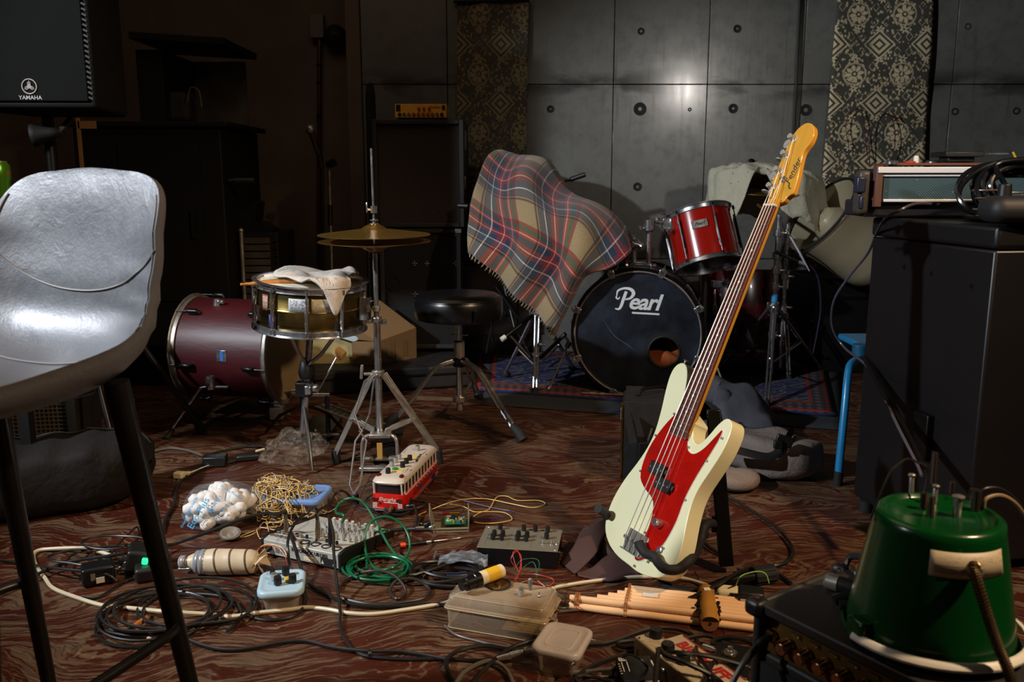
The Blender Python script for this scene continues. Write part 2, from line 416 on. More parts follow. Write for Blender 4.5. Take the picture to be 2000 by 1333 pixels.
# ------------------------------------------------------------------ rug and mat under the drums
m, t = newmat('blue_rug'); c = t.coord('UV'); u, v, _ = t.sep(c)
n_ = t.noise(c, 22, 4, .7); wv = t.noise(c, 6, 2)
fig = (((u * 13 + wv * 4.2).frac() - .5).abs() + ((v * 9 + wv * 3.6).frac() - .5).abs())
rug = t.mix(X(t, (fig - .42).abs().lt(.05)) * n_.gt(.42), t.mix(n_, '#131a40', '#1f2a5c'), '#6b6240')
rug = t.mix(X(t, (fig).lt(.12)), rug, '#57503a')
ed = u.min(1 - u) * 2.6; ed = ed.min(v.min(1 - v))
e1 = ed.lt(.16) * ed.gt(.135); e2 = ed.lt(.135); dots = (((u * 40).frac() - .5).abs() + ((v * 22).frac() - .5).abs()).lt(.4)
rug = t.mix(e2, rug, t.mix(dots, '#2a2230', '#55463c')); rug = t.mix(e1, rug, '#7a2418')
rug = t.mix(ed.lt(.05) * ed.gt(.028), rug, '#8c2114'); rug = t.mix(ed.lt(.014), rug, '#18204c')
t.out(Base_Color=rug, Roughness=.95, Normal=t.bump(t.noise(c, 300, 2), .5, .003))
def floor_quad(name, cs, z, th, m, label, cat, nu=30, nv=16, amp=.0015):
    a, b_, c_, d_ = [V((p.x, p.y, z)) for p in cs]; b = MB()
    def fn(u, v):
        p = a.lerp(b_, u).lerp(d_.lerp(c_, u), v); p = p.copy(); p.z += amp * (noise.noise(V((p.x * 5, p.y * 5, z))) + .5); return p
    b.grid(fn, nu, nv, lambda u, v: (u, v)); return tag(b.build(name, m, sol=th), label, cat)
floor_quad('dark_mat', [P(940, 792), P(1648, 842), P(1640, 700), P(960, 700)], .003, .004, mat('grey_mat', '#262a30', .9, var=.2, bump=.3), 'thin dark grey mat under the blue patterned rug', 'mat')
floor_quad('blue_rug', [P(925, 766), P(1632, 818), P(1606, 697), P(930, 690)], .010, .008, m, 'blue oriental rug with red border under the drum kit', 'rug')
# ------------------------------------------------------------------ bar stool
m, t = newmat('silver_leather'); c = t.coord()
cr1 = t.voro(c, 70, 'DISTANCE_TO_EDGE'); cr2 = t.noise(c, 26, 4, .65, 1.2); big = t.noise(c, 7, 3, .5, .6)
shine = t.noise(c, 16, 5, .75, 1.5)
t.out(Base_Color=t.mix(big, '#59595d', '#6a6a6f'), Metallic=.3, Roughness=t.m('MULTIPLY_ADD', shine, .3, .30),
      Normal=t.bump(cr2 * X(t, big.sm(.35, .65)) * 1.3 + cr1 * .12 + t.noise(c, 210, 3) * .3, .3, .003), Specular_IOR_Level=.6)
LEATH = m; SEAMM = mat('silver_seam', '#6f6a66', .5, .3)
LA, LB = P(330, 1215, .25), P(68, 1140, .25); gy = (LA - LB).normalized(); gx = gy.cross(V((0, 0, 1)))     # facing, and its left
st = thing('bar_stool', 'silver grey leather bar stool on black metal legs in the left foreground', 'stool', (LA + LB) / 2 * V((1, 1, 0)) + gx * .155 if 0 else V(((LA.x + LB.x) / 2, (LA.y + LB.y) / 2, 0)) + gx * .155, M3=basis(gx, gy, (0, 0, 1)))
prof = cr([(.250, 0, .640), (.240, 0, .668), (.18, 0, .680), (.07, 0, .668), (-.05, 0, .668), (-.13, 0, .688), (-.175, 0, .735), (-.192, 0, .80), (-.205, 0, .865), (-.217, 0, .925), (-.224, 0, .968)], 6)
NP = len(prof)
def shell(u, v, inset=0.0):
    """v along the profile from the front lip to the top of the back, u across"""
    f = v * (NP - 1); i = min(int(f), NP - 2); p = prof[i].lerp(prof[i + 1], f - i)
    s = u * 2 - 1
    W = .232 - .062 * max(0, (v - .42) / .58)
    # rounded front and top corners
    e = 0
    if v > .80: e = (v - .80) / .20
    if v < .14: e = max(e, (.14 - v) / .14)
    W *= max(.03, 1 - min(1, e) ** 3.6) ** (1 / 3.0)
    y = s * W * (1 - inset)
    curl = abs(s) ** 3
    tan = (prof[min(i + 1, NP - 1)] - prof[max(i - 1, 0)]).normalized()
    nrm = V((tan.z, 0, -tan.x)); nrm = nrm if nrm.x >= 0 or v < .5 else nrm
    nrm = V((abs(tan.z), 0, abs(tan.x)))            # towards the sitter
    amp = .034 * sin(min(1, v * 1.6) * pi / 2) * (1 - min(1, e))
    if .2 < v < .75: amp += .028 * sin((v - .2) / .55 * pi)
    q_ = V((p.x, y - .018, p.z)) + nrm * amp * curl
    # slack folds low on the back at the sitter's right hand
    q_ += nrm * .0035 * sin(v * 95 + s * 6) * exp(-((s - .75) / .28) ** 2 - ((v - .62) / .09) ** 2)
    q_ += nrm * .006 * exp(-((s + .0) / .8) ** 2) * sin(v * 30) * (1 if v > .5 else 0) * .25
    q_.z -= .004 * (abs(s) ** 2) * e * (1 if v > .5 else 0)
    return q_
b = MB(); rr_ = []
for j in range(73):
    v = .5 - .5 * cos(pi * j / 72); f = v * (NP - 1); i = min(int(f), NP - 2); tn_ = (prof[min(i + 1, NP - 1)] - prof[max(i - 1, 0)]).normalized(); nr = V((abs(tn_.z), 0, abs(tn_.x)))
    e = max(0, (v - .80) / .20, (.14 - v) / .14); th = .040 * max(.12, 1 - min(1, e) ** 5) ** .5
    us = [.5 - .5 * cos(pi * k / 36) for k in range(37)]
    fr_ = [shell(u, v) for u in us]; bk_ = [shell(u, v) - nr * th * max(.0, 1 - abs(2 * u - 1) ** 7) ** .5 - V((0, (2 * u - 1) * .004, 0)) for u in us[1:-1]]
    rr_.append(fr_ + bk_[::-1])
b.rings(rr_); b.build('seat_shell', LEATH, st, smooth=70)
# piping / seams
def ontop(u, v, h=.0015):
    a = shell(u, v); du = shell(min(1, u + .01), v) - shell(max(0, u - .01), v); dv = shell(u, min(1, v + .01)) - shell(u, max(0, v - .01))
    n_ = du.cross(dv).normalized(); 
    if n_.dot(V((.7, 0, .7))) < 0: n_ = -n_
    return a + n_ * h
for v0, k, am in ((.66, .0, .10), (.44, .0, .055)):
    pts = [ontop(i / 40, v0 + am * (abs(i / 20 - 1) ** 2.2) * (1 if k == 0 else 1)) for i in range(41)]
    b = MB(); b.tube(pts, .0016, 6); b.build('piping', SEAMM, st)
for s_ in (.02, .98):
    pts = [ontop(s_, .10 + .80 * i / 70, .001) for i in range(71)]; b = MB(); b.tube(pts, .0012, 5); b.build('rim_stitching', SEAMM, st)
b = MB(); b.box((.02, -.015, .640), (.26, .22, .02)); b.build('underframe', BLKM, st, bev=.004)
def leg_pts(sx, sy): return V((sx * .105, sy * .145 - (.0 if sy < 0 else 0), .655)), V((sx * .185, sy * .19, 0))
for sx in (1, -1):
    for sy in (1, -1):
        a, bb = leg_pts(sx, sy); b = MB(); b.cyl(a, bb, .0185, .0125, 16); b.build('leg', BLKM, st)
fr = lambda sx, sy: leg_pts(sx, sy)[0].lerp(leg_pts(sx, sy)[1], .62)
A, B_, C_, D_ = fr(-1, 1), fr(1, 1), fr(1, -1), fr(-1, -1)
b = MB(); b.tube(cr([A, A + V((.05, .02, 0)), B_ + V((-.02, .03, 0)), B_ + V((.03, .0, 0)), B_.lerp(C_, .5) + V((.05, 0, 0)), C_ + V((.03, 0, 0)), C_ + V((-.02, -.03, 0)), D_ + V((.05, -.02, 0)), D_], 6), .0085, 10); b.build('footrest', BLKM, st)

# ------------------------------------------------------------------ electric bass
BRp = Q(1243, 1062, 1.93)
NTp = min((Q(1507, 406, y_ / 1000) for y_ in range(1900, 2800, 2)), key=lambda p: abs((p - BRp).length - .863))
U = (NTp - BRp).normalized()
n0 = V((-.90, -.44, .15)); Nn = (n0 - U * n0.dot(U)).normalized(); R_ = U.cross(Nn)
bass = thing('electric_bass', 'cream electric bass with red tortoiseshell pickguard leaning on its stand', 'bass guitar', BRp - U * .082 + R_ * .004, M3=basis(R_, Nn, U))
# local: x right on the face, y outward from the face, z up the neck
m, t = newmat('aged_cream_lacquer'); c = t.coord(); n_ = t.noise(c, 5, 3)
chips = X(t, t.noise(c, 22, 2, .8).sm(.76, .79))
t.out(Base_Color=t.mix(chips, t.mix(n_, '#dfdcae', '#ece8c4'), '#8a6a3c'), Roughness=.22, Coat_Weight=.5, Coat_Roughness=.08)
CRM = m
m, t = newmat('red_tortoiseshell'); c = t.coord()
t.out(Base_Color=t.mix(t.noise(c, 26, 5, .7, 1), '#7c0806', '#c4160c'), Roughness=.18, Coat_Weight=.6)
TORT = m
m, t = newmat('amber_maple'); c = t.coord(); x_, y_, z_ = t.sep(c)
t.out(Base_Color=t.mix(t.noise(t.comb(x_ * 60, y_ * 60, z_ * 5), 1, 3), '#c88a2c', '#dba643'), Roughness=.2, Coat_Weight=.5)
MAPLE = m
m, t = newmat('dark_rosewood'); c = t.coord(); x_, y_, z_ = t.sep(c)
t.out(Base_Color=t.mix(t.noise(t.comb(x_ * 300, y_ * 60, z_ * 8), 1, 4), '#3a160c', '#6a3020'), Roughness=.42); ROSE = m
body = [(0, 0), (-.055, .004), (-.105, .020), (-.145, .052), (-.165, .098), (-.167, .150), (-.152, .205), (-.128, .255), (-.112, .300), (-.108, .345), (-.118, .400), (-.132, .450), (-.138, .490), (-.130, .515), (-.108, .526), (-.085, .518), (-.066, .492), (-.054, .462), (-.040, .440), (-.0315, .432),
        (-.031, .425), (.031, .400), (.034, .385), (.046, .362), (.064, .352), (.082, .358), (.098, .380), (.116, .412), (.136, .430), (.158, .424), (.168, .400), (.165, .355), (.150, .305), (.136, .262), (.133, .225), (.142, .180), (.156, .135), (.161, .092), (.150, .050), (.120, .018), (.075, .002), (.035, -.003)]
FZ = lambda z: z if z > .11 else .11 - (.11 - z) * .74
bp = [(p.x, p.y) for p in cr([(x * .90, FZ(y), 0) for x, y in body], 3, True)]
TH = .042
b = MB(); b.prism(bp, -TH, 0, 'y')
b.build('body', CRM, bass, bev=.0145, segs=5)
PG = [(-.030, .425), (-.048, .405), (-.075, .365), (-.096, .315), (-.100, .265), (-.086, .225), (-.050, .205), (-.010, .192), (.010, .168), (.018, .128), (.014, .085), (.010, .05), (.012, .03), (.028, .026), (.052, .046), (.080, .082), (.098, .125), (.106, .175), (.104, .225), (.110, .270), (.122, .318), (.134, .360), (.140, .395), (.134, .402), (.120, .380), (.100, .350), (.075, .330), (.050, .332), (.036, .350), (.030, .372), (.028, .385)]
pg = [(p.x, p.y) for p in cr([(x * .92, FZ(y), 0) for x, y in PG], 3, True)]
b = MB(); b.prism(pg, 0.0, .0015, 'y'); gq = b.build('pickguard_edge', WHT, bass)
cx = sum(p[0] for p in pg) / len(pg); cy = sum(p[1] for p in pg) / len(pg)
def inset(poly, d):
    out = []; n = len(poly)
    for i in range(n):
        a = V(poly[i - 1]); c = V(poly[(i + 1) % n]); tt = (c - a).normalized(); nn = V((-tt.y, tt.x)); out.append((poly[i][0] - nn.x * d * INS, poly[i][1] - nn.y * d * INS))
    return out
area = sum(pg[i - 1][0] * pg[i][1] - pg[i][0] * pg[i - 1][1] for i in range(len(pg))); INS = -1 if area > 0 else 1
b = MB(); b.prism(inset(pg, .0014), .0012, .0028, 'y'); pgo = b.build('pickguard', TORT, bass)
for (x, z) in [(-.088, .24), (-.05, .40), (-.085, .335), (-.012, .20), (.012, .115), (.090, .105), (.060, .06), (.022, .035), (.098, .225), (.115, .325), (.134, .385), (.042, .338), (.02, .16)]:
    b = MB(); b.lathe([(.0032, 0), (.003, .0012), (.0005, .0016)], 10, (x, .0028, z), (0, 1, 0)); b.build('screw', CHR, pgo)
# neck, fingerboard
NUT = .945; HEEL = .372
def wn(z): return .0315 - (.0315 - .0195) * (z - HEEL) / (NUT - HEEL)
b = MB(); cs = []
for z, th in ((.365, .024), (.42, .024), (.50, .022), (.70, .020), (.90, .019), (.945, .018), (.965, .016)):
    w_ = wn(z); cs.append([V((w_ * cos(a) if abs(cos(a)) > .02 else 0, .006 + min(0, th * -abs(sin(a)) if sin(a) < 0 else 0), z)) for a in [pi + pi * k / 10 for k in range(11)]])
b.rings(cs); b.build('neck', MAPLE, bass)
b = MB(); b.add([(-wn(HEEL), .005, HEEL - .018), (wn(HEEL), .005, HEEL - .018), (wn(HEEL), .0115, HEEL - .018), (-wn(HEEL), .0115, HEEL - .018), (-wn(NUT), .005, NUT), (wn(NUT), .005, NUT), (wn(NUT), .0115, NUT), (-wn(NUT), .0115, NUT)], [(0, 1, 2, 3), (4, 7, 6, 5), (0, 4, 5, 1), (1, 5, 6, 2), (2, 6, 7, 3), (3, 7, 4, 0)])
fb = b.build('fingerboard', ROSE, bass, bev=.0012)
SCALE = .864
for k in range(1, 21):
    z = NUT - SCALE * (1 - 2 ** (-k / 12))
    b = MB(); b.cyl((-wn(z), .0118, z), (wn(z), .0118, z), .0013, n=6); b.build('fret', CHR, fb)
for k in (3, 5, 7, 9, 12, 15, 17, 19):
    z = NUT - SCALE * (1 - (2 ** (-k / 12) + 2 ** (-(k - 1) / 12)) / 2)
    for x in ((-.012, .012) if k == 12 else (0,)): b = MB(); b.lathe([(.0034, 0), (.0005, .0004)], 10, (x, .0116, z), (0, 1, 0)); b.build('dot_inlay', WHT, fb)
b = MB(); b.box((0, .0105, NUT + .0015), (2 * wn(NUT), .009, .0045)); b.build('nut', WHT, bass)
HD = [(-.0195, .948), (-.021, .965), (-.030, .982), (-.0385, .995), (-.0405, 1.01), (-.040, 1.05), (-.038, 1.09), (-.035, 1.125), (-.031, 1.143), (-.022, 1.158), (-.006, 1.168), (.012, 1.166), (.028, 1.154), (.036, 1.136), (.036, 1.115), (.028, 1.098), (.026, 1.085), (.031, 1.06), (.039, 1.03), (.044, 1.0), (.0455, .984), (.040, .980), (.031, .972), (.023, .960), (.0195, .948)]
b = MB(); b.prism([(p.x, p.y) for p in cr([(x, y, 0) for x, y in HD[:-1]], 3, True)], -.016, -.001, 'y'); hd = b.build('headstock', MAPLE, bass, bev=.0018)
NKL = mat('satin_nickel', '#c4c2bd', .35, .6)
TUN = [(-.024, 1.128), (-.026, 1.085), (-.028, 1.042), (-.030, .999)]
for (x, z) in TUN:
    b = MB(); b.lathe([(.0105, 0), (.0105, .0015), (.0055, .003), (.0045, .014), (.0065, .015), (.0065, .017), (.0005, .017)], 16, (x, -.001, z), (0, 1, 0)); 
    for q_ in range(3): b.torus((x, .004 + q_ * .0028, z), .0062, .0012, (0, 1, 0), 16, 5)
    tn = b.build('tuner_post', NKL, bass)
    b = MB(); b.cyl((x, -.024, z), (x - .038, -.024, z), .0035, n=8); b.box((x - .012, -.022, z), (.022, .01, .03)); b.build('tuner_gear', NKL, tn, bev=.001)
    b = MB(); pts = [(x - .038 + .011 * cos(a) * 1.0, sin(a) * .0155) for a in [2 * pi * k / 20 for k in range(20)]]
    for k2, (px_, pz_) in enumerate(pts): pts[k2] = (px_ - .006, pz_)
    if z in (1.128, 1.042): b.prism([(p[0], p[1] * .8 + z) for p in pts], -.0262, -.0222, 'y')
    else: b.prism([(p[0], p[1] * .8 - .024) for p in pts], z - .002, z + .002, 'z')
    b.build('tuner_key', NKL, tn, bev=.0012)
b = MB(); b.lathe([(.008, 0), (.008, .006), (.004, .009), (.004, .011), (.0005, .012)], 14, (.0, -.001, 1.018), (0, 1, 0)); b.build('string_tree', CHR, bass)
lm = Matrix.Translation((.016, .0, 1.052)) @ basis((0.17, 0, .985), (-.985, 0, .17), (0, -1, 0)).to_4x4() @ Matrix.Rotation(pi, 4, 'Y') if 0 else Matrix.Translation((.018, -.0008, 1.04)) @ basis((.12, 0, .99), (-.99, 0, .12), (0, 1, 0)).to_4x4()
text('Fender', .0235, lm, INK, hd, shear=.35, bold=.0001, ext=.0003)
b = MB(); b.tube(cr([(.034, 0, .995), (.026, 0, .998), (.022, 0, 1.010)], 5), .0012, 5); b.build('lettering', INK, hd)
text('PRECISION BASS', .0055, lm @ Matrix.Translation((.004, -.012, 0)), INK, hd, ext=.0002)
# bridge and strings
b = MB(); b.box((-.004, .0015, .082), (.078, .003, .052)); b.box((-.004, .006, .057), (.078, .010, .003))
br = b.build('bridge_plate', STL, bass, bev=.001)
for k in range(4):
    x = -.0335 + k * .0195
    b = MB(); b.cyl((x - .008, .0095, .085), (x + .008, .0095, .085), .0048, n=10); b.cyl((x, .007, .057), (x, .007, .085), .0014, n=6); b.build('saddle', CHR, br)
for k in range(4):
    x0 = -.0335 + k * .0195; x1 = -.0145 + k * .0097; tx, tz = TUN[3 - k] if 0 else TUN[[3, 2, 1, 0][k]]
    rr = (.0014, .0012, .0010, .0008)[k]
    pts = [V((x0, .004, .058)), V((x0, .0148, .085)), V((x1, .0165, NUT)), ]
    if k >= 2: pts += [V((.0 + (k - 2) * .002, .009, 1.018))]
    pts += [V((tx + .005, .006, tz))]
    b = MB(); b.tube(pts, rr, 6); b.build('string', mat('round_wound_steel', '#d6d2cb', .38, .75), bass)
for (x, z, w_) in ((-.024, .262, .056), (.018, .234, .056)):
    b = MB(); b.box((x, .008, z), (w_, .011, .030)); b.box((x - w_ / 2, .006, z), (.012, .006, .014)); b.box((x + w_ / 2, .006, z), (.012, .006, .014)); pk = b.build('pickup', BLK, bass, bev=.002)
    for j in range(4):
        b = MB(); b.cyl((x - .021 + j * .014, .013, z), (x - .021 + j * .014, .0145, z), .0024, n=8); b.build('pole_piece', STL, pk)
for (x, z, hh) in ((.052, .150, .019), (.062, .078, .0)):
    if hh: b = MB(); b.lathe([(.0105, 0), (.0105, hh * .7), (.009, hh), (.0005, hh)], 20, (x, .003, z), (0, 1, 0)); b.build('control_knob', CHR, bass, bev=.0006)
    else:
        b = MB(); b.lathe([(.008, 0), (.008, .002), (.0035, .003), (.0035, .016), (.0005, .017)], 12, (x, .003, z), (0, 1, 0)); b.build('control_shaft', STL, bass)
b = MB(); b.lathe([(.008, 0), (.008, .002), (.005, .003), (.0045, .001), (.0005, .001)], 12, (.082, .003, .118 - .02), (0, 1, 0)); b.build('output_jack', CHR, bass)
b = MB(); b.lathe([(.007, 0), (.004, .004), (.004, .010), (.008, .013), (.0005, .015)], 12, (-.112, -.02, .524), (0, 0, 1)); b.build('strap_button', STL, bass)
BX = lambda x, y, z: (bass.matrix_world @ V((x, y, z)))

# ------------------------------------------------------------------ stand for the bass
gs = thing('guitar_stand', 'black tubular floor stand holding the cream bass', 'guitar stand', P(1415, 1122), 0)
top = Q(1393, 800, 2.06); bot = P(1418, 1120)
bot.z = .02
b = WB(); 
ax_ = (top - bot); xd = V((1, -.15, 0)).normalized()
b.prism([(-.017, -.014), (.017, -.014), (.017, .014), (-.017, .014)], 0, ax_.length); zz_ = ax_.normalized(); yy_ = zz_.cross(xd).normalized(); xx_ = yy_.cross(zz_)
Mx = Matrix.Translation(bot) @ basis(xx_, yy_, zz_).to_4x4(); b.v = [Mx @ p for p in b.v]; b.build('upright', BLKM, gs, bev=.003)
b = WB(); b.tube([P(1330, 1172, .018), P(1420, 1135, .025), P(1500, 1122, .02)], .011, 10); b.build('cross_leg', BLKM, gs)
for (a, c) in ((P(1348, 1166, .018), P(1292, 1158, .020)), (P(1470, 1126, .02), P(1512, 1120, .02))):
    b = WB(); b.cyl(a, c, .0215, n=16)
    d_ = (V(c) - V(a)); L = d_.length; d_.normalize()
    for k in range(12):
        t_ = 2 * pi * k / 12; o1 = d_.orthogonal().normalized(); o2 = d_.cross(o1); off = (o1 * cos(t_) + o2 * sin(t_)) * .0215
        b.cyl(V(a) + off + d_ * L * .04, V(a) + off + d_ * L * .9, .0022, n=5)
    b.build('rubber_foot', RUB, gs, bev=.002)
cb = Q(1400, 1025, 2.02)
ORG = INV[bass].inverted().translation
def FACE(x, y, off):
    d = ray(x, y); c0 = V((0, 0, CAM_H)); return c0 + d * ((ORG + Nn * off - c0).dot(Nn) / d.dot(Nn))
pA = FACE(1300, 1112, .014); pB = Q(1350, 1092, pA.y + .02)
arm = [cb, Q(1385, 1023, 1.99), Q(1374, 1032, 1.96), Q(1366, 1062, 1.93), pB, Q(1325, 1112, (pA.y + pB.y) / 2 - .01), pA, FACE(1286, 1100, .014), FACE(1279, 1088, .015), FACE(1262, 1082, .016), FACE(1251, 1068, .020), FACE(1247, 1058, .024)]
b = WB(); b.tube(cr(arm, 5), .0115, 12); b.build('cradle_arm', RUB, gs, bev=0)
arm = [cb + V((-.03, .03, -.01)), Q(1340, 1060, 2.06), Q(1260, 1050, 2.14), Q(1215, 1035, 2.14), Q(1190, 1015, 2.08), Q(1182, 1002, 2.05), Q(1168, 994, 2.03)]
b = WB(); b.tube(cr(arm, 5), .0115, 12); b.build('cradle_arm', RUB, gs)
b = WB(); b.lathe([(.02, -.012), (.02, .012), (.004, .012)], 14, cb, (1, -.2, 0)); b.build('clamp', BLKM, gs)
b = WB(); b.lathe([(.004, 0), (.016, .004), (.016, .018), (.004, .022)], 10, Q(1376, 1040, 2.1), (-.6, -.8, 0)); b.build('clamp_knob', RUB, gs)

# ------------------------------------------------------------------ drums
def skin(R, z0, z1, m, n=48): return MB().lathe([(R, z0), (R, z1)], n)
m, t = newmat('red_lacquer'); c = t.coord(); t.out(Base_Color=t.mix(t.noise(c, 6, 3), '#8f120a', '#a81a0e'), Roughness=.2, Coat_Weight=.6); REDL = m
m, t = newmat('dark_red_lacquer'); c = t.coord(); t.out(Base_Color='#3a0608', Roughness=.25, Coat_Weight=.5); DRED = m
m, t = newmat('wine_stained_wood'); c = t.coord(); x_, y_, z_ = t.sep(c); n_ = t.noise(t.comb(x_ * 30, y_ * 30, z_ * 8), 1, 4, .6)
t.out(Base_Color=t.mix(n_, '#2e0409', '#4a0810'), Roughness=.5, Coat_Weight=.12, Coat_Roughness=.35, Normal=t.bump(n_, .3, .004)); WINEW = m
m, t = newmat('black_drumhead'); c = t.coord(); n_ = t.noise(c, 5, 6, .7)
scr = t.noise(t.comb(*t.sep(t.coord(rot=(0, 0, .8), scale=(3, 60, 3)))), 1, 2)
t.out(Base_Color=t.mix(X(t, n_.sm(.35, .75)), '#12161e', '#262e3c'), Roughness=t.m('MULTIPLY_ADD', n_, .3, .24), Specular_IOR_Level=.45); BHEAD = m
def drum_xf(c, axis, up=(0, 0, 1)):
    """local Z along axis (towards the resonant/front head), local Y roughly up"""
    z = V(axis).normalized(); x = V(up).cross(z).normalized(); y = z.cross(x); return basis(x, y, z)
def lug(R, a, z0, z1, r=.0065): # double ended lug casing with tension rods
    b = MB(); c_, s_ = cos(a), sin(a); p = lambda rr, z: V((c_ * rr, s_ * rr, z))
    b.cyl(p(R + .016, z0), p(R + .016, z1), .0028, n=8)
    mid0 = z0 + (z1 - z0) * .22; mid1 = z0 + (z1 - z0) * .78
    b.tube([p(R + .006, mid0), p(R + .011, mid0 + .012), p(R + .011, mid1 - .012), p(R + .006, mid1)], [r * .7, r, r, r * .7], 8)
    b.cyl(p(R + .012, mid0 + .004), p(R + .012, mid0 - .018), .006, .0045, 8); b.cyl(p(R + .012, mid1 - .004), p(R + .012, mid1 + .018), .006, .0045, 8)
    b.cyl(p(R + .016, z1 - .003), p(R + .016, z1 + .012), .0055, n=6); b.cyl(p(R + .016, z0 + .003), p(R + .016, z0 - .012), .0055, n=6)
    return b
def hoop(b, R, z, s=1): return b.lathe([(R + .001, z), (R + .003, z + s * .014), (R + .012, z + s * .015), (R + .013, z + s * .018), (R + .002, z + s * .020), (R - .003, z + s * .019), (R - .003, z - s * .002), (R + .004, z - s * .004), (R + .001, z)], 48)

# kick drum
KC = Q(1245, 652, 3.76); KR = .272
ka = V((-.20, -.975, .015)).normalized()
kick = thing('bass_drum', 'dark red bass drum with a black printed front head at the back of the kit', 'drum', KC, M3=drum_xf(KC, ka))
DEP = .40
MB().lathe([(KR, -DEP), (KR, -.02)], 64).build('shell', DRED, kick, sol=.008)
for z in (0, -DEP - .01):
    b = MB(); b.lathe([(KR + .004, z - .022), (KR + .018, z - .022), (KR + .020, z - .018), (KR + .020, z + .018), (KR + .018, z + .022), (KR + .006, z + .022), (KR + .004, z + .018), (KR + .004, z - .022)], 72); 
    hp = b.build('hoop', mat('black_lacquer', '#0b0c10', .15), kick)
    b = MB(); b.torus((0, 0, z + .0235), KR + .0015, .0042, n=72); b.build('metal_ring', STL, hp)
# front head with its port hole
PH = (.118, -.075, .062)
b = MB(); n1 = 96; outer = [V((KR * cos(2 * pi * k / n1), KR * sin(2 * pi * k / n1), .012)) for k in range(n1)]
inner = [V((PH[0] + PH[2] * cos(2 * pi * k / n1), PH[1] + PH[2] * sin(2 * pi * k / n1), .0135)) for k in range(n1)]
b.add(outer + inner, [(k, (k + 1) % n1, n1 + (k + 1) % n1, n1 + k) for k in range(n1)]); fh = b.build('front_head', BHEAD, kick, smooth=60)
b = MB(); b.torus((PH[0], PH[1], .014), PH[2] + .006, .005, n=40); b.lathe([(PH[2] + .024, .0142), (PH[2], .0148)], 48, (PH[0], PH[1], 0)); b.build('port_ring', mat('matt_black', '#08080a', .6), fh)
b = MB(); b.lathe([(.001, -DEP), (KR, -DEP)], 40); b.build('batter_head', BHEAD, kick)
WLOGO = mat('printed_white', '#dfe2e6', .6)
lf = Matrix.Translation((-.005, .142, .0145)) @ Matrix.Rotation(radians(-1.5), 4, 'Z')
text('earl', .098, lf @ Matrix.Translation((.030, -.002, 0)), WLOGO, fh, shear=.28, bold=.0022, space=.92)
# swash capital
def stroke(pts, wds, m_, parent, z=.0145, name='lettering', M_=None, k=6):
    c_ = cr([(p[0], p[1], 0) for p in pts], k); n = len(c_); b = MB(M_ or Matrix()); L = []; Rr = []
    for i in range(n):
        t_ = (c_[min(i + 1, n - 1)] - c_[max(i - 1, 0)]).normalized(); nn = V((-t_.y, t_.x, 0)); f = i / (n - 1) * (len(wds) - 1); j = min(int(f), len(wds) - 2)
        w_ = wds[j] + (wds[j + 1] - wds[j]) * (f - j); L.append(c_[i] + nn * w_ / 2); Rr.append(c_[i] - nn * w_ / 2)
    for zz in (0, .0006):
        pass
    vs = [V((p.x, p.y, z)) for p in L] + [V((p.x, p.y, z)) for p in Rr]
    b.add(vs, [(i, i + 1, n + i + 1, n + i) for i in range(n - 1)]); return b.build(name, m_, parent, smooth=0, sol=.0004)
T1 = Matrix.Translation((.006, .128, 0)) @ Matrix.Diagonal((1.12, 1.12, 1, 1))
stroke([(-.052, .052), (-.062, .022), (-.071, -.006), (-.080, -.018), (-.094, -.016)], [.011, .012, .011, .008, .004], WLOGO, fh, M_=T1)
stroke([(-.088, .036), (-.084, .054), (-.060, .064), (-.034, .060), (-.024, .044), (-.036, .026), (-.060, .020)], [.004, .007, .008, .012, .014, .009, .004], WLOGO, fh, M_=T1)
stroke([(-.088, .036), (-.090, .026), (-.082, .022), (-.077, .030)], [.004, .006, .005, .003], WLOGO, fh, M_=T1)
b = MB(); b.box((.034, .092, .0148), (.118, .008, .0008), (0, 0, radians(-1.5))); b.build('underline', WLOGO, fh)
stroke([(-.15, .06), (-.10, -.01), (-.04, -.05), (.0, -.08)], [.0008, .002, .0016, .0006], mat('pale_scratch', '#5a6068', .7), fh, z=.0142, name='scratch')
for k in range(8):
    a = radians(22.5 + 45 * k + 2)
    b = MB(); c_, s_ = cos(a), sin(a); p = lambda rr, z: V((c_ * rr, s_ * rr, z))
    b.box(p(KR + .018, .012), (.022, .030, .034), (0, 0, a)); b.box(p(KR + .008, .026), (.030, .022, .006), (0, 0, a)); b.cyl(p(KR + .03, -.02), p(KR + .03, .034), .0035, n=8); b.cyl(p(KR + .03, .026), p(KR + .03, .040), .007, n=8)
    b.build('claw', CHR, kick, bev=.002)
    lug(KR + .002, a, -.33, -.06).build('lug', CHR, kick)
# tom mount block and the two tubes
b = MB(); b.box((.0, KR + .012, -.12), (.10, .03, .07)); b.box((0, KR + .028, -.12), (.085, .012, .05)); mt = b.build('tom_mount', CHR, kick, bev=.004)
for a_, nm in ((-1, ''), (1, '')):
    b = MB(); b.lathe([(.004, 0), (.011, .002), (.011, .012), (.004, .016)], 8, (a_ * .055, KR + .018, -.10), (a_, 0, .3)); b.build('wing_bolt', CHR, mt)
for (fx, fy, ft) in ((1112, 668, (1071, 763)), (1372, 640, (1427, 790))):
    a = Q(fx, fy, 3.86); f_ = P(ft[0], ft[1], .006); b = WB(); b.tube([a, f_], .0048, 8); b.cyl(f_ + (a - f_) * .02, f_ + (a - f_) * .12, .010, .007, 10); b.cyl(a - (a - f_) * .12, a, .012, n=10); b.build('spur', STL, kick)
